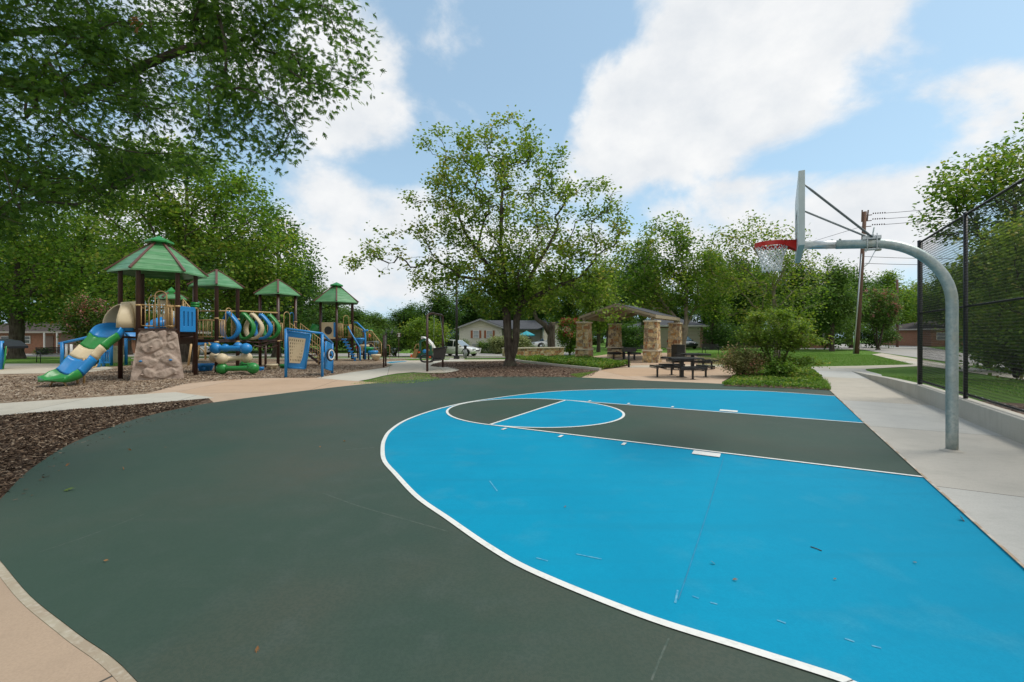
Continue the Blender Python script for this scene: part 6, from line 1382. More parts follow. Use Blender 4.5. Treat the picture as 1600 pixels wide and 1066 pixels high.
# ------------------------------------------------------------ cars
def car(label, paint, loc, rz, L=4.5, W=1.82, H=1.65, suv=True):
    r = thing('parked_car', label, 'car', loc, 'cars parked around the park', rz)
    wr = .35; zb = .22; belt = .98 if suv else .88
    # lower body: sections across the length
    st = [(-L/2, .50, .80, .80), (-L/2+.10, .36, belt-.05, .90), (-L/2+.5, zb+.02, belt, .97), (-L*.20, zb, belt+.02, 1.0), (L*.12, zb, belt, 1.0), (L*.26, zb, belt-.03, .98), (L/2-.45, zb+.02, belt-.14, .94), (L/2-.10, .32, belt-.26, .86), (L/2, .42, belt-.40, .76)]
    vs = []; 
    for x, z0, z1, w in st:
        hw_ = W/2*w
        for y, z in ((-hw_*.86, z0), (-hw_, z0+.14), (-hw_*1.0, (z0+z1)/2+.05), (-hw_*.95, z1-.05), (-hw_*.80, z1), (hw_*.80, z1), (hw_*.95, z1-.05), (hw_, (z0+z1)/2+.05), (hw_, z0+.14), (hw_*.86, z0)): vs.append((x, y, z))
    n = 10; fs = [(i*n+j, (i+1)*n+j, (i+1)*n+(j+1) % n, i*n+(j+1) % n) for i in range(len(st)-1) for j in range(n)]+[tuple(range(n)), tuple(range((len(st)-1)*n, len(st)*n))[::-1]]
    m = MB(); m.add(vs, fs, True); b = m.build('body', paint, r, bevel=.0, local=True)
    # cabin
    xr, xf = (-L/2+.18, L*.20) if suv else (-L*.36, L*.17); tr, tf = (-L/2+.42, L*.02) if suv else (-L*.20, L*.0)
    cs = [(xr, belt-.03, .90), (tr, H-.06, .74), ((tr+tf)/2, H, .76), (tf, H-.07, .74), (xf, belt-.05, .90)]
    def cabin(shr, dz): return [(x+(shr if x < 0 else -shr)*0, s_*W/2*w*(1-shr), z+dz) for x, z, w in cs for s_ in (-1, 1)]
    v = cabin(0, 0); m = MB(); m.add(v, [(0, 2, 3, 1), (2, 4, 5, 3), (4, 6, 7, 5), (6, 8, 9, 7), (0, 8, 6, 4, 2), (1, 3, 5, 7, 9)], False); m.build('cabin', CARGLASS, r, bevel=.03, local=True)
    m = MB(); 
    top = [(x, s_*W/2*(w+.015), z+.02) for x, z, w in cs[1:4] for s_ in (-1, 1)]; m.add(top+[(a, b_, c-.07) for a, b_, c in top], [(0, 2, 3, 1), (2, 4, 5, 3), (6, 7, 9, 8), (8, 9, 11, 10), (0, 6, 8, 2), (2, 8, 10, 4), (1, 3, 9, 7), (3, 5, 11, 9), (0, 1, 7, 6), (4, 10, 11, 5)])
    for s_ in (-1, 1):
        y = lambda w: s_*W/2*(w+.012)
        for (xa, za, wa), (xb, zb_, wb) in ((cs[0], cs[1]), (cs[4], cs[3])): m.bar((xa, y(wa), za), (xb, y(wb), zb_), .05, .09)
        for u in (.02, .36 if suv else .5): xx = -L*u; m.bar((xx, y(.90), belt-.02), (xx, y(.755), H-.04), .05, .08)
    m.build('roof_panel', paint, r, bevel=.015, local=True)
    wsv = [(xf-.02, -W/2*.86, belt+.01), (xf-.02, W/2*.86, belt+.01), (tf+.05, W/2*.70, H-.09), (tf+.05, -W/2*.70, H-.09)]
    nrm_ = (Vector(wsv[1])-Vector(wsv[0])).cross(Vector(wsv[3])-Vector(wsv[0])).normalized(); nrm_ = nrm_ if nrm_.x > 0 else -nrm_
    m = MB(); m.prism([Vector(q)+nrm_*.012 for q in wsv], nrm_*.012); m.build('windscreen', CARPANE, r, local=True)
    for sx in (-1, 1):
        for s_ in (-1, 1):
            c = Vector((sx*L*.305, s_*(W/2-.11), wr)); m = MB(); Mx = Matrix.Rotation(R(90), 3, 'X'); m.lathe(c, [(0, -.11), (wr*.62, -.11), (wr, -.08), (wr, .08), (wr*.62, .11), (0, .11)], 18, M=Mx); w_ = m.build('wheel', RUBBER, r, local=True)
            m = MB(); m.lathe(c+Vector((0, s_*.105, 0)), [(0, -.02), (wr*.60, -.02), (wr*.62, .015), (wr*.2, .02), (0, .02)], 10, M=Mx); m.build('rim', GALV_CLEAN, w_, local=True)
            m = MB(); m.tube([c+Vector((math.cos(t)*(wr+.07), s_*.09, math.sin(t)*(wr+.07))) for t in np.linspace(.0, math.pi, 10)], .045, 6); m.build('wheel_arch', RUBBER, r, local=True)
    for s_ in (-1, 1):
        m = MB(); m.box((L/2-.10, s_*W*.34, belt-.26), (.16, .42, .13)); m.build('headlight', LAMP_CLEAR, r, bevel=.02, local=True)
        m = MB(); m.box((-L/2+.07, s_*W*.37, belt-.10), (.10, .30, .22)); m.build('tail_light', LAMP_RED, r, bevel=.02, local=True)
        m = MB(); m.box((L*.14, s_*(W/2+.06), belt+.05), (.12, .2, .13)); m.build('wing_mirror', paint, r, bevel=.02, local=True)
    m = MB(); m.box((L/2-.03, 0, belt-.42), (.06, .9, .16)); m.build('grille', BLACK, r, local=True)
    return r
PW = material('white_car_paint', (.78, .79, .78), .25, 0, coat=.6); PS = material('silver_beige_paint', (.38, .36, .31), .3, .5, coat=.6); PB = material('pale_blue_grey_paint', (.25, .31, .38), .28, .5, coat=.6); PD = material('dark_grey_paint', (.06, .07, .07), .25, .4, coat=.6)
car('white SUV parked on the street in front of the white house, facing right', PW, at(715.5, 45.3), R(-22), 4.5, 1.85, 1.62)
car('white car on the driveway of the white house, nose towards the park', PW, at(857, 54, -.02), R(-158), 4.6, 1.85, 1.5)
car('pale blue grey car on the street seen beside the far play tower', PB, at(592, 47.5), R(-12), 4.5, 1.8, 1.45, False)
car('white car on the street glimpsed under the play structure ramp', PW, at(298, 48), R(-5), 4.6, 1.85, 1.6)
car('dark grey car in front of the beige garage doors', PD, at(1066, 55, 0), R(-80), 4.5, 1.8, 1.6)
car('silver beige sedan with red tail lights parked at the end of the side street', PS, at(1424, 74, .1), R(78), 4.6, 1.85, 1.5, False)
car('silver sedan behind the corner post of the chain link fence', PS, at(1441, 71, .1), R(78), 4.6, 1.85, 1.5, False)

# ------------------------------------------------------------ trees
# big airy tree in the middle
S_ = 700/23.6
def blx(px, py, rx, rz, ry=None, k=S_, bx=797, by=572): return ((px-bx)/k, 0, (by-py)/k, rx/k, (ry or rx)/k, rz/k)
rng = np.random.default_rng(11)
r = thing('shade_tree', 'big airy tree with a twin trunk rising from the brown mulch bed', 'tree', at(797, 23.6, 0))
bl = [(5.4, 1.6, 3.55, 1.8, 1.3, .6), blx(720, 430, 85, 45), blx(880, 430, 90, 45), blx(790, 380, 140, 65), blx(910, 310, 55, 45), blx(780, 300, 115, 90), blx(725, 280, 75, 55), blx(835, 265, 60, 50), blx(775, 228, 70, 34), blx(655, 390, 95, 46, 70), blx(595, 402, 68, 26, 35), blx(905, 345, 75, 60), blx(930, 400, 65, 45, 60), blx(790, 420, 95, 60), blx(765, 455, 50, 45), blx(840, 460, 60, 35), blx(700, 330, 75, 60), blx(935, 455, 50, 28, 40), blx(965, 478, 42, 22, 50)]
tips = np.vstack([blob_pts(bl, 880, rng, .30), blob_pts([blx(560, 405, 38, 16, 20), blx(950, 340, 40, 50, 30), blx(700, 225, 50, 30), blx(800, 205, 60, 18)], 70, rng)])
paths = [[(0, 0, 0), (-.10, 0, .8), (-.16, .05, 2.0), (-.2, .1, 3.3), (-.3, .1, 4.6), (-.5, -.1, 6.5), (-.4, -.2, 9.2)], [(-.02, 0, .1), (.26, 0, .9), (.32, 0, 2.0), (.42, -.1, 3.2), (.9, -.1, 4.4), (1.7, .2, 5.8), (2.6, .4, 7.4)], [(-.3, .1, 3.3), (-1.3, -.2, 4.5), (-2.6, -.3, 4.7), (-3.4, -.2, 5.3)], [(-.35, .1, 3.4), (-.9, 1.4, 5.2), (-2.2, 1.9, 6.8)], [(.5, -.1, 3.2), (.4, -1.2, 4.8), (1.6, -2.0, 6.2)], [(-.7, .1, 4.6), (-2.0, .2, 6.4), (-3.0, .2, 8.4)], [(.55, -.1, 3.3), (2.0, -.2, 4.0), (3.6, -.2, 4.6), (4.8, 0, 6.0)]]
A_ = grow(r, paths, tips, rng, .30, L_YEL, BARK, leaf=.14, per=31, spread=.22, rt=.006, step=.36, bare=.19, tmpl=T_BROAD, kp=.22, up=.35, jit=.26, leaf_back=2)
C = blob_pts([blx(700, 440, 24, 14), blx(870, 430, 30, 18), blx(920, 455, 26, 14), blx(800, 250, 16, 10), blx(745, 345, 18, 12), blx(790, 400, 30, 26), blx(792, 435, 40, 40), blx(770, 470, 35, 30), blx(815, 470, 30, 26), blx(845, 270, 14, 10)], 5200, rng, .1); leaves('vine_clumps', C, .14, rng, L_MID, r, T_BROAD)

# oak whose branches hang into the top left corner
rng = np.random.default_rng(21)
poly = [(-650, -420), (300, -420), (560, -150), (520, -30), (565, 15), (600, 105), (560, 128), (515, 165), (480, 225), (420, 262), (385, 268), (320, 272), (250, 288), (170, 305), (110, 345), (0, 385), (-120, 420), (-650, 430)]
def inpoly(x, y, P):
    c = np.zeros(len(x), bool); n = len(P); j = n-1
    for i in range(n):
        xi, yi = P[i]; xj, yj = P[j]; c ^= ((yi > y) != (yj > y)) & (x < (xj-xi)*(y-yi)/(yj-yi+1e-12)+xi); j = i
    return c
xs = rng.uniform(-650, 600, 14000); ys = rng.uniform(-420, 430, 14000); k = inpoly(xs, ys, poly)
dens = np.clip(1.15-(xs+0)/900.-np.clip((xs-330)/500, 0, 1), .30, 1); k &= rng.uniform(0, 1, 14000) < dens; xs, ys = xs[k][:2000], ys[k][:2000]
Yd = rng.uniform(4.6, 9.2, len(xs)); Yd = np.where(xs > 350, rng.uniform(4.8, 6.6, len(xs)), Yd)
T_ = np.stack([(xs-800)*Yd/FPX, Yd, EYE+(HY-ys)*Yd/FPX], 1); T_ = T_[(T_[:, 2] < 10.5) & (T_[:, 0] > -14)]
oak0 = np.array([-10.4, 6.6, 0])
dome = blob_pts([(-10.5, 7, 8, 4, 5, 3.5), (-12, 5, 7, 3, 3.5, 3), (-9, 10, 8, 3.5, 3, 3)], 180, rng)
r = thing('overhanging_oak', 'near oak whose dark leafy branches hang into the upper left corner', 'tree', Vector(oak0))
paths = [[(-10.4, 6.6, 0), (-10.35, 6.6, 1.5), (-10.2, 6.6, 3.2), (-10.0, 6.7, 5.5), (-9.9, 6.8, 8.0)], [(-10.2, 6.6, 3.2), (-9.0, 6.5, 4.9), (-7.4, 6.4, 5.25), (-6.2, 6.3, 5.0), (-5.4, 6.2, 5.2), (-4.5, 6.1, 5.5), (-3.5, 6.0, 5.6)],
         [(-10.2, 6.6, 2.6), (-9.2, 6.9, 3.8), (-8.0, 7.0, 4.1), (-7.4, 7.0, 3.85), (-6.1, 7.0, 3.9), (-5.2, 6.9, 4.3)], [(-10.1, 6.6, 4.6), (-8.8, 6.0, 6.3), (-6.8, 5.6, 6.9), (-4.6, 5.5, 6.9), (-3.0, 5.4, 6.5)], [(-10.0, 6.7, 5.5), (-9.0, 8, 7), (-7.5, 8.6, 7.6), (-5.8, 8.6, 7.6)]]
paths = [[tuple(np.array(p)-oak0) for p in P] for P in paths]
grow(r, paths, np.vstack([T_, dome])-oak0, rng, .30, L_OAK, BARK, leaf=.082, per=78, spread=.15, rt=.0035, step=.28, tmpl=T_OAK, kp=.16, up=.15, jit=.12, leaf_back=3, droop=.35, flat=.5, flatz=.8)
m = MB(); q = Vector(((211-800)*4.9/FPX, 4.9, zz(32, 4.9)))
dl = leaves('dead_leaf', np.array([[q.x-oak0[0], q.y-oak0[1], q.z-oak0[2]], [q.x-oak0[0]+.03, q.y-oak0[1]+.02, q.z-oak0[2]-.05]]), .18, rng, leaf_material('dead_leaf_brown', (.20, .09, .035), (.30, .15, .06)), r, T_OAK, droop=2.5, flat=.1); dl['label'] = 'dry brown leaf hanging among the green ones'

# large oaks behind the playground
def big_tree(name, label, px, Y, blobs, r0, mat, tips_n, leaf, per, seed, paths=None, spread=.4, bark=BARK, step=.55, tmpl=T_BROAD, bare=0, z0=None, **kw):
    rg = np.random.default_rng(seed); base = at(px, Y, z0); k = FPX/Y
    B = [((b[0]-px)/k, (b[4] if len(b) > 4 else 0), EYE-base.z+(HY-b[1])/k, b[2]/k, (b[5] if len(b) > 5 else b[2])/k, b[3]/k) for b in blobs]
    t = blob_pts(B, tips_n, rg, .5); r = thing(name, label, 'tree', base); top = max(b[2] for b in B)
    paths = paths or [[(0, 0, 0), (.1, 0, top*.2), (-.1, .1, top*.42), (.15, 0, top*.7), (.1, 0, top*.95)]]
    grow(r, paths, t, rg, r0, mat, bark, leaf, per, spread, .008, step, bare, tmpl, leaf_back=3, **kw); return r
big_tree('shade_oak', 'large dense oak with a thick trunk right behind the climbing wall tower', 289, 27.5, [(300, 300, 110, 75), (370, 340, 90, 70), (420, 400, 55, 60), (230, 370, 90, 70), (330, 430, 110, 55), (200, 300, 70, 55), (270, 250, 70, 30), (440, 440, 35, 40), (400, 470, 50, 30), (230, 450, 60, 40)], .42, L_MID, 620, .17, 52, 31, spread=.36)
big_tree('shade_oak', 'broad oak with a straight trunk shading the brick house at the far left', 25, 36, [(60, 330, 110, 80), (-40, 380, 100, 80), (120, 400, 80, 70), (20, 460, 90, 45), (90, 480, 60, 30), (150, 330, 70, 60), (-100, 440, 90, 60), (-30, 480, 50, 35), (150, 440, 60, 50)], .45, L_MID, 600, .20, 55, 32, spread=.45)
big_tree('shade_oak', 'dark oak filling the gap behind the third and fourth green roofs', 432, 40, [(430, 410, 70, 60), (400, 360, 60, 50), (470, 450, 40, 45), (360, 430, 60, 60), (430, 480, 70, 40)], .35, L_DARK, 360, .22, 50, 33, spread=.5)
# pale-trunked trees on the right
big_tree('pale_trunk_tree', 'tree with a pale forked trunk leaning beside the right rear pavilion pillar', 1066, 34, [(1040, 380, 50, 40), (1075, 400, 42, 45), (1000, 420, 50, 45), (1090, 450, 45, 35), (1030, 450, 60, 35), (985, 470, 40, 30), (1045, 350, 28, 18)], .24, L_MID, 330, .17, 42, 41,
         paths=[[(0, 0, 0), (.05, 0, 1.2), (.25, 0, 2.2), (.85, .0, 3.4), (1.25, 0, 4.4), (1.15, .1, 5.8), (.75, .1, 7.6), (.2, 0, 8.6)], [(.35, 0, 2.5), (.3, .1, 4.0), (.4, .1, 5.4), (0, .1, 7)], [(.2, 0, 2), (-1.4, 0, 4.0), (-2.2, 0, 5.5)]], bark=BARK_PALE, spread=.36, step=.5)
big_tree('pale_trunk_tree', 'tree with a bare pale trunk and twisted limb behind the basketball net', 1214, 33, [(1165, 360, 45, 22), (1215, 375, 45, 26), (1130, 400, 40, 40), (1180, 420, 60, 40), (1250, 430, 45, 40), (1150, 460, 50, 40), (1240, 480, 50, 35), (1200, 500, 60, 30)], .20, L_YEL, 300, .16, 30, 42,
         paths=[[(0, 0, 0), (0, 0, 2.4), (-.2, 0, 4.2), (-.5, -.3, 5.6), (-1.2, -.4, 6.8), (-1.9, -.3, 8.0)], [(-.35, -.1, 5.0), (.0, -.5, 5.9), (.9, -.6, 6.0), (1.5, -.6, 5.7), (2.1, -.5, 6.3), (2.0, -.5, 7.2)], [(-.1, 0, 3.4), (1.2, .2, 4.8), (2.0, .2, 5.4)]], bark=BARK_PALE, spread=.4, step=.5, bare=.1)
r = thing('lopped_tree', 'bare lopped trunk with a pale cut top behind the stone seat wall', 'tree', at(862, 38)); m = MB(); q = at(862, 38)
m.tube([q, q+Vector((0, 0, .4)), q+Vector((-.05, 0, 1.5)), q+Vector((.0, 0, 2.6)), q+Vector((.05, 0, 3.0))], [.42, .34, .33, .30, .27], 12); m.tube([q+Vector((-.05, 0, 1.9)), q+Vector((-.6, 0, 2.8)), q+Vector((-1.3, 0, 3.3)), q+Vector((-1.6, 0, 4.4)), q+Vector((-2.2, 0, 5.4))], [.26, .22, .18, .13, .07], 10); m.build('trunk', BARK, r)
m = MB(); m.cyl(q+Vector((.05, 0, 3.0)), .265, .02, 12); m.build('cut_face', material('cut_wood', (.55, .42, .25), .8), r)
C = blob_pts([(0-2.6, 0, 6.0, 2.2, 2, 1.2), (.6, 1, 6.4, 1.8, 1.8, 1.2), (-1, 0, 5.2, 1.5, 1.5, .8)], 5000, np.random.default_rng(3), .3); leaves('crown', C, .18, np.random.default_rng(4), L_YEL, r, T_BROAD)
# trees and tall bushes beyond the ball fence
big_tree('fence_tree', 'tall open crowned tree rising beyond the chain link fence at the right edge', 1640, 21, [(1475, 320, 45, 42), (1520, 285, 60, 48), (1580, 275, 70, 50), (1640, 250, 90, 70), (1470, 350, 32, 28), (1560, 350, 55, 35), (1700, 350, 120, 80), (1620, 380, 70, 40)], .30, L_MID, 430, .15, 38, 51, spread=.30, z0=.2)
rg = np.random.default_rng(52)
for (px, Y, top, hwp, lab) in ((1590, 15.5, 335, 75, 'tall dense bush right behind the chain link fence, nearest the right edge'), (1690, 13.0, 300, 110, 'huge bush beyond the right edge of the photograph'), (1545, 20, 400, 42, 'smaller rounded bush behind the chain link fence, left of the tall dense one')):
    base = at(px, Y, .2); k = FPX/Y; H_ = EYE-.2+(HY-top)/k; w_ = hwp/k
    t = blob_pts([(0, 0, H_*.5, w_, w_, H_*.48), (-w_*.3, 0, H_*.75, w_*.6, w_*.6, H_*.22), (w_*.2, -.2, H_*.25, w_*.9, w_*.9, H_*.25)], 260, rg, .6); r = thing('tall_bush', lab, 'bush', base)
    grow(r, [[(0, 0, 0), (.1, 0, H_*.25)], [(0, 0, 0), (.3, .1, .5), (.5, .2, H_*.3)], [(0, 0, 0), (-.3, -.1, .5), (-.5, .1, H_*.3)]], t, rg, .09, L_YEL if px != 1545 else L_MID, BARK, .105, 62, .30, .006, .35, 0, T_BROAD, leaf_back=3)

# background tree kinds, copied into place
def variant(name, mat, seed, wide=1.0, tall=1.0, leaf=.25, tips_n=240, per=68, bark=BARK, trunk=.22):
    rg = np.random.default_rng(seed); B = []
    for i in range(10):
        a = rg.uniform(0, 6.28); d = rg.uniform(.3, 2.4)*wide; z = rg.uniform(3.2, 7.6); q = 1-abs(z-5.4)/6; B.append((math.cos(a)*d*q, math.sin(a)*d*q, z*tall, 1.9*wide*q+.3, 1.9*wide*q+.3, 1.5*q+.3))
    B.append((0, 0, 8.2*tall, 1.3*wide, 1.3*wide, 1.3)); t = blob_pts(B, tips_n, rg, .55)
    r = thing(name, '', 'tree'); grow(r, [[(0, 0, 0), (.1, 0, 2), (0, .1, 4.5*tall), (.1, 0, 7.5*tall)]], t, rg, trunk, mat, bark, leaf, per, .42, .01, .6, 0, T_RHOMB, leaf_back=3); return r
VAR = [variant('leafy_tree', L_MID, 61), variant('dark_leafy_tree', L_DARK, 62, 1.1), variant('dense_tree', L_GREY, 63, 1.15, .95), variant('light_green_tree', L_YEL, 64, .95), variant('dark_leafy_tree', L_DARK, 65, 1.0, 1.05)]
used = [False]*len(VAR)
def plant(v, px, Y, top, hwp, label, rz, group=None, cat='tree', z=None):
    r = VAR[v] if not used[v] else dup(VAR[v]); used[v] = True
    b = at(px, Y, z); k = FPX/Y; H_ = EYE-b.z+(HY-top)/k; s = H_/9.6; w_ = hwp/k/3.6; r.location = b; r.scale = (w_, w_, s); r.rotation_euler = (0, 0, rz); r['label'] = label; r['category'] = cat
    if group: r['group'] = group
    return r
BG = [(2, 507, 56, 442, 42, 'rounded green tree between the third green roof and the far tower'), (1, 548, 66, 474, 40, 'dark tree behind the roof of the far play tower'), (2, 588, 60, 486, 42, 'low wide tree to the right of the far tower roof'), (1, 640, 64, 470, 40, 'dark tree above the bright shrub left of the lamp post'),
      (4, 690, 60, 448, 38, 'tall dark tree directly behind the lamp post'), (1, 735, 72, 440, 44, 'dark tree over the left end of the white house roof'), (2, 790, 78, 430, 46, 'dense tree behind the big tree trunk'), (4, 838, 72, 428, 40, 'dark tree over the right end of the white house roof'), (0, 890, 62, 420, 44, 'green tree behind the lopped trunk'),
      (3, 935, 46, 400, 44, 'light green tree over the left side of the pavilion roof'), (1, 950, 60, 396, 50, 'dark tree behind the left side of the pavilion roof'), (4, 1005, 54, 372, 44, 'dark tree rising behind the pavilion ridge'), (0, 1112, 52, 378, 42, 'green tree between the two pale trunked trees'), (1, 1150, 58, 385, 50, 'dark tree behind the tall shrub, under the net'),
      (2, 1185, 62, 395, 45, 'dense grey green tree behind the basketball rim'), (4, 1245, 50, 392, 46, 'dark tree directly under the hoop arm'), (2, 1300, 46, 392, 48, 'broad grey green tree left of the utility pole'), (1, 1330, 58, 410, 44, 'dark tree behind the utility pole'),
      (0, 1385, 86, 418, 42, 'green tree right of the utility pole over the end of the street'), (3, 1432, 92, 432, 36, 'small light tree left of the corner fence post'), (0, 1480, 66, 408, 46, 'green tree seen through the first fence bay'), (1, 1540, 54, 372, 60, 'dark tree seen through the chain link mesh, left of the bush'), (2, 1630, 46, 330, 80, 'large tree beyond the right edge'),
      (1, 470, 50, 400, 44, 'dark tree at the right end of the big oaks'), (2, 385, 52, 380, 60, 'dense tree behind the hanging pods'), (4, 200, 48, 350, 80, 'dark tree behind the first tower'), (1, 110, 66, 330, 90, 'dark tree above the roof of the brick house'), (2, -40, 60, 330, 100, 'large tree beyond the left edge'), (4, 285, 56, 330, 70, 'dark tree glimpsed behind the thick oak trunk')]
rg = np.random.default_rng(77)
for v, px, Y, top, hwp, lab in BG: plant(v, px, Y, top, hwp, lab, rg.uniform(0, 6.28), 'trees around the park')
for i, px in enumerate(range(60, 1560, 58)):
    o = plant([1, 2, 4][i % 3], px+rg.uniform(-12, 12), rg.uniform(88, 104), 482+rg.uniform(-14, 8)-(30 if px > 1000 else 0), 46, 'dark green tree of the far row closing the horizon', rg.uniform(0, 6.28), 'far row of trees on the horizon')
for i, px in enumerate(range(230, 1250, 62)):
    o = dup(VAR[[1, 4, 2][i % 3]]); b = at(px+rg.uniform(-10, 10), rg.uniform(74, 82), -.1); o.location = b-Vector((0, 0, 1.1)); o.scale = (1.15, 1.15, .52); o.rotation_euler = (0, 0, rg.uniform(0, 6.28)); o['label'] = 'low dark bush of the hedge behind the houses'; o['category'] = 'bush'; o['group'] = 'low far hedge bushes'; o.name = 'hedge_bush'
# bushes
def bush(label, px, Y, top, hwp, mat, n=110, leaf=.12, per=36, seed=1, flowers=None, name='bush', z=None, low=.1, bark=BARK, fl_frac=.2, fl_size=.10, stems=5, spread=.22, w_y=None, cat='bush', base_px=None):
    rg = np.random.default_rng(seed); b = at(base_px or px, Y, z); k = FPX/Y; H_ = EYE-b.z+(HY-top)/k; w_ = hwp/k; dx = (px-(base_px or px))/k; r = thing(name, label, cat, b)
    t = blob_pts([(dx, 0, H_*(.5+low/2), w_, w_y or w_, H_*(.5-low/2)), (dx-w_*.4, 0, H_*.6, w_*.55, w_*.55, H_*.3), (dx+w_*.4, 0, H_*.55, w_*.5, w_*.5, H_*.3)], n, rg, .6); t = t[t[:, 2] > .08*H_]
    P = []
    for i in range(stems): a = 2*math.pi*i/stems; q = w_*.25; P.append([(0, 0, 0), (math.cos(a)*q*.4+dx*.2, math.sin(a)*q*.4, H_*.15), (math.cos(a)*q+dx*.5, math.sin(a)*q, H_*.38)])
    grow(r, P, t, rg, max(.03, .03*H_), mat, bark, leaf, per, spread, .004, .25, 0, T_BROAD, leaf_back=2)
    if flowers:
        top_ = t[np.argsort(-(t[:, 2]+rg.uniform(-H_*.3, H_*.3, len(t))))[:int(len(t)*fl_frac)]]; C = np.repeat(top_, 26, 0)+rg.normal(size=(len(top_)*26, 3))*.11*np.array([1, 1, 1.5]); leaves('flowers', C, fl_size, rg, flowers, r, T_RHOMB)
    return r
bush('crape myrtle with red flower heads beside the left front pillar of the pavilion', 890, 42, 493, 21, L_MID, 130, .13, 40, 1, L_FLOWER, 'crape_myrtle', fl_frac=.34, fl_size=.13, low=.05)
bush('tall crape myrtle with pale pink flowers to the right of the utility pole', 1372, 50, 448, 30, L_GREY, 170, .18, 36, 2, L_PINK, 'crape_myrtle', fl_frac=.35, fl_size=.16, low=.3, spread=.35, cat='tree')
bush('crape myrtle with faded pink flowers behind the top of the slide', 140, 31, 462, 34, L_SHRUB, 200, .12, 40, 3, L_PINK, 'crape_myrtle', fl_frac=.30, fl_size=.10, low=.25, spread=.3, cat='tree')
bush('bright green rounded shrub between the glider swing and the lamp post', 666, 43.2, 494, 36, L_YEL, 170, .15, 44, 4, low=.05, spread=.3)
bush('grey green shrub with faint purple spikes left of the bright one', 618, 43, 511, 25, L_GREY, 120, .13, 36, 5, rnd_chip('purple_spikes', [(.16, .12, .24), (.26, .22, .36)]), fl_frac=.2, low=.03)
bush('small olive shrub near the small street sign', 601, 43.5, 530, 14, L_SHRUB, 60, .12, 34, 6, low=0)
bush('pale variegated bush left of the porch of the white house', 778, 50, 522, 15, L_VARI, 90, .14, 40, 7, low=0)
bush('pale variegated bush just right of the big tree trunk', 812, 49, 519, 17, L_VARI, 100, .14, 40, 8, low=0)
bush('clipped dark hedge under the right window of the white house', 770, 52.5, 534, 17, L_DARK, 80, .11, 44, 9, low=0, w_y=.6, cat='hedge', name='hedge')
bush('small upright shrub between the windows of the white house', 752, 52.6, 530, 4, L_MID, 26, .12, 30, 10, low=0)
bush('slim upright shrub at the left corner of the white house', 725, 51, 529, 6, L_SHRUB, 30, .12, 30, 12, low=0)
bush('small dark shrub by the door of the brick house', 68, 48.5, 546, 9, L_DARK, 30, .12, 30, 13, low=0)
bush('large rounded green bush at the right end of the far tree line, by the street', 1300, 50, 478, 36, L_GREY, 170, .18, 42, 14, low=.02, spread=.35)
bush('dark bush at the foot of the utility pole trees', 1370, 58, 505, 26, L_DARK, 120, .18, 40, 15, low=.0, spread=.35)
bush('dark bush under the trees behind the park bench', 1135, 52, 505, 34, L_DARK, 130, .18, 40, 16, low=.0, spread=.35)
bush('dark shrub between the pavilion pillars in the background', 985, 48, 505, 26, L_DARK, 100, .16, 40, 18, low=.0, spread=.3)
for k_, (px, w_) in enumerate(((520, 26), (560, 28), (470, 34), (420, 34), (372, 32))): bush(['rounded bush in the hedge row behind the far tower', 'wide bush in the hedge row right of the far tower', 'bush in the hedge row behind the sensory panel', 'bush in the hedge row behind the third tower', 'bush in the hedge row behind the hanging pods'][k_], px, 54, 500+(k_ % 2)*8, w_, [L_DARK, L_GREY, L_MID, L_DARK, L_GREY][k_], 100, .19, 40, 30+k_, low=0, spread=.34)
# tall shrub and bronze bush near the tables
rg = np.random.default_rng(90); base = GX(1212, 589.5); kk = FPX/base.y
def bb(px, py, rx, rz, oy=0, ry=None): return ((px-1212)/kk, oy, EYE+(HY-py)/kk, rx/kk, (ry or rx)/kk, rz/kk)
t = blob_pts([bb(1210, 508, 44, 27), bb(1178, 525, 30, 18), bb(1240, 520, 30, 22), bb(1208, 530, 45, 16), bb(1205, 494, 32, 13), bb(1245, 540, 24, 9), bb(1283, 530, 14, 7), bb(1265, 565, 22, 7), bb(1240, 572, 16, 6, .2), bb(1210, 562, 34, 14, .25)], 420, rg, .5)
r = thing('tall_shrub', 'tall layered green shrub with many thin dark stems right of the picnic tables', 'shrub', base)
P = [[(0, 0, 0), (math.cos(a)*.12, math.sin(a)*.12, .3), (math.cos(a)*.38, math.sin(a)*.38, .85), (math.cos(a)*.6, math.sin(a)*.6, 1.4)] for a in np.linspace(0, 6.28, 8)[:-1]]
grow(r, P, t, rg, .045, L_YEL, BARK, .075, 30, .12, .004, .2, 0, T_BROAD, kp=.3, up=.3, leaf_back=2, flatz=.45, flat=.8)
bush('bronze leaved bush in front of the tall shrub, at the edge of the patio', 1158, 17.2, 541, 33, L_RED, 170, .055, 40, 92, low=.10, spread=.16, stems=9, z=0, name='bronze_bush')
bush('low bright green plant at the foot of the bronze bush', 1222, 16.2, 566, 22, L_COVER, 80, .07, 36, 93, low=0, spread=.1, z=0)

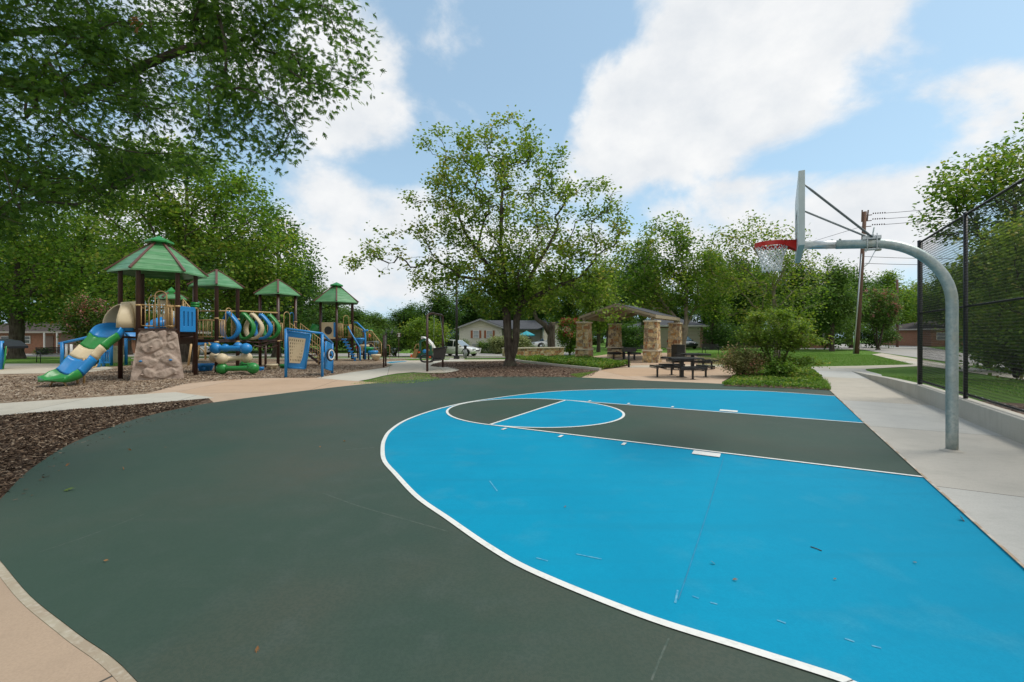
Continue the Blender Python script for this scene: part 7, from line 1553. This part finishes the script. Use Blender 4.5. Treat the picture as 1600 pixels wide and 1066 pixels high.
# ------------------------------------------------------------ ground cover, chips, grass
def inside(poly, n, rg):
    P = [(p[0], p[1]) for p in poly]; x0 = min(p[0] for p in P); x1 = max(p[0] for p in P); y0 = min(p[1] for p in P); y1 = max(p[1] for p in P); out = np.zeros((0, 2))
    while len(out) < n:
        q = np.stack([rg.uniform(x0, x1, n*2), rg.uniform(y0, y1, n*2)], 1); out = np.vstack([out, q[inpoly(q[:, 0], q[:, 1], P)]])
    return out[:n]
def dipv(xy): return np.array([dip(a, b) for a, b in xy]) if xy[:, 1].max() > 27 else np.zeros(len(xy))
rg = np.random.default_rng(100)
BED1 = [GX(805, 562.5), GX(815, 565.2), GX(842, 568.3), GX(882, 572.6), GX(914, 575.8), GX(940, 578.4), GX(965, 575.2), GX(985, 571.2), GX(940, 566), GX(905, 560.5), GX(885, 558.2), GX(800, 560)]
BED2 = [GX(1130, 603.5), GX(1297, 610), GX(1283, 590), GX(1262, 574), GX(1200, 574), GX(1150, 578), GX(1150, 588)]
def cover(name, poly, n, h, size, label, lumps=.6, mat=L_COVER):
    xy = inside(poly, n, rg); nz_ = np.sin(xy[:, 0]*2.1+1)*np.sin(xy[:, 1]*1.7)*.3+.7; z = rg.uniform(.0, 1, n)**.6*h*nz_+.02+dipv(xy); o = leaves(name, np.column_stack([xy, z]), size, rg, mat, None, T_RHOMB, droop=-.3, flat=.35); tag(o, label, 'ground cover', None, 'stuff'); return o
sheet('bed_soil', [BED1], MULCH2, .012); sheet('shrub_bed_soil', [BED2], MULCH2, .012)
cover('ground_cover', BED1, 26000, .34, .11, 'dense low green ground cover between the big tree and the pavilion')
cover('ground_cover', BED2, 16000, .15, .075, 'low green ground cover around the tall shrub beside the court walk')
def blades(name, poly, n, h, label, lean=.5, w=.006):
    xy = inside(poly, n, rg); z = dipv(xy) if not callable(poly) else 0; hh = h*rg.uniform(.5, 1.2, n); a = rg.uniform(0, 6.28, n); l = rg.uniform(0, lean, n)*hh; b = rg.uniform(0, 6.28, n)
    B = np.column_stack([xy, z]); wv = np.column_stack([np.cos(b), np.sin(b), np.zeros(n)])*w; tip = B+np.column_stack([np.cos(a)*l, np.sin(a)*l, hh]); mid_ = B*.5+tip*.5+np.column_stack([np.zeros(n), np.zeros(n), hh*.12])
    V = np.stack([B-wv, B+wv, mid_+wv*.7, tip], 1).reshape(-1, 3); F = np.arange(n*4).reshape(n, 4); o = fast_mesh(name, V, F, BLADE, None, rg.uniform(0, 1, n)); tag(o, label, 'grass', None, 'stuff'); return o
blades('lawn_fringe', [GX(545, 600.5), GX(640, 600), GX(690, 594), GX(668, 584.5), GX(640, 584.5), GX(600, 590), GX(572, 597)], 3000, .045, 'thin grass growing between the court and the glider swing pad')
blades('lawn_fringe', [GX(1090, 572.5), GX(1262, 572.5), GX(1340, 571.6), GX(1432, 569.5), GX(1362, 555), GX(1262, 551), GX(1090, 551)], 42000, .045, 'mown lawn between the court walk and the utility pole', w=.010)
blades('lawn_fringe', [GX(905, 591), GX(935, 580), GX(925, 582), GX(890, 586)], 1200, .06, 'grass tufts where the mulch meets the patio')
blades('lawn_fringe', [GX(1270, 606), GX(1299, 610), GX(1290, 597)], 900, .16, 'grass tuft at the corner of the court by the shrub bed')
# lawn behind the fence follows its bank
xy = inside([wpt(-9, .4), wpt(-1, 1.6), wpt(11.5, .4), wpt(11.5, 9), wpt(-2, 9)], 42000, rg); n = len(xy); hb = np.array([bank(a, b) for a, b in xy]); a = rg.uniform(0, 6.28, n); hh = .05*rg.uniform(.5, 1.2, n)
B = np.column_stack([xy, hb]); wv = np.column_stack([np.cos(a), np.sin(a), 0*a])*.006; tip = B+np.column_stack([np.cos(a*3)*hh*.4, np.sin(a*3)*hh*.4, hh]); o = fast_mesh('lawn_fringe', np.stack([B-wv, B+wv, (B+tip)/2+wv*.6, tip], 1).reshape(-1, 3), np.arange(n*4).reshape(n, 4), BLADE, None, rg.uniform(0, 1, n)); tag(o, 'mown lawn behind the chain link fence', 'grass', None, 'stuff')
def chips(name, poly, n, s0, s1, mat, label, zf=None):
    xy = inside(poly, n, rg); s = rg.uniform(s0, s1, n)**1; w = s*rg.uniform(.2, .45, n); a = rg.uniform(0, 6.28, n); t = rg.normal(size=n)*.25; z = rg.uniform(.006, .022, n)+dipv(xy)
    if zf is not None: z = z+np.array([zf(p, q) for p, q in xy])
    d = np.column_stack([np.cos(a)*np.cos(t), np.sin(a)*np.cos(t), np.sin(t)])*s[:, None]/2; e = np.column_stack([-np.sin(a), np.cos(a), rg.normal(size=n)*.3])*w[:, None]/2; c = np.column_stack([xy, z])
    V = np.stack([c-d-e, c+d-e*.7, c+d+e, c-d+e*.8], 1).reshape(-1, 3); o = fast_mesh(name, V, np.arange(n*4).reshape(n, 4), mat, None, rg.uniform(0, 1, n)**1.5); tag(o, label, 'mulch', None, 'stuff')
chips('bark_chips', [GX(-250, 860), GX(-40, 800), GX(0, 778), GX(47.5, 732), GX(118.6, 688), GX(213.6, 653), GX(303, 633), GX(322, 624), GX(220, 632), GX(120, 640), GX(0, 650), GX(-300, 675)], 30000, .02, .075, DARK_CHIP, 'dark bark mulch on the left between footpath and court')
chips('wood_chips', [GX(-200, 640), GX(0, 630), GX(240, 613), GX(300, 598), GX(420, 591), GX(495, 591), GX(560, 578), GX(598, 570), GX(400, 571), GX(205, 573), GX(110, 586), GX(-200, 592)], 42000, .025, .085, LIGHT_CHIP, 'light wood chips under and around the play structures')
chips('bark_chips', [GX(676, 569), GX(672, 573), GX(700, 574.5), GX(717, 579), GX(696, 583.5), GX(640, 586), GX(690, 592), GX(765, 590), GX(900, 590), GX(925, 588), GX(935, 580), GX(880, 573.5), GX(815, 567.5), GX(797, 562)], 15000, .03, .09, rnd_chip('brown_chip', [(.05, .028, .018), (.11, .065, .045), (.18, .12, .085), (.34, .26, .19)]), 'brown bark mulch around the big twin trunk')
chips('bark_chips', [wpt(-8, .3), wpt(2.3, .3), wpt(1, 1.6), wpt(-4, 4), wpt(-8, 4)], 9000, .03, .08, rnd_chip('grey_chip', [(.06, .045, .035), (.13, .10, .08), (.28, .23, .18)]), 'grey brown mulch under the tall bush behind the fence', bank)

chips('spilled_chips', [GX(0, 800), GX(60, 760), GX(125, 706), GX(220, 666), GX(310, 643), GX(303, 633), GX(213.6, 653), GX(118.6, 688), GX(47.5, 732), GX(0, 778)], 170, .012, .05, DARK_CHIP, 'stray bark chips spilled over the edge of the court')
# ------------------------------------------------------------ litter on the court
def litter(px, py, size, mat, label, group, name='fallen_leaf', seed=0):
    g = GX(px, py); rg = np.random.default_rng(seed+int(px)); o = leaves(name, np.array([[0, 0, .0]]), size, rg, mat, None, T_OAK if name == 'fallen_leaf' else T_BROAD, droop=0, flat=1.6); o.location = (g.x, g.y, .0205); tag(o, label, 'leaf', group); return o
LB = leaf_material('fallen_brown', (.22, .08, .03), (.34, .17, .07)); LG = leaf_material('fallen_green', (.13, .20, .05), (.22, .30, .10))
for px, py in ((258, 701), (105, 729), (193, 735), (165, 880), (402, 1020), (538, 691), (203, 705), (92, 738), (50, 777), (500, 700)): litter(px, py, .045, LB, 'small brown leaf fallen on the green court', 'small brown leaves on the green court')
for px, py in ((1115, 884), (1148, 910), (1430, 883), (883, 795), (1305, 909)): litter(px, py, .03, LB, 'small brown leaf fallen on the blue court', 'small brown leaves on the blue court')
litter(106, 768, .12, LG, 'pale green oak leaf lying on the green court at the left', None)
litter(1504, 815, .10, LB, 'rusty leaf smear on the blue court near the baseline', None)
g = GX(1275, 860); m = MB(); m.tube([g+Vector((-.02, .03, .013)), g+Vector((0, 0, .015)), g+Vector((.018, -.035, .013))], .0035, 5); o = m.build('twig', BARK); tag(o, 'short dark twig lying on the blue court', 'twig')
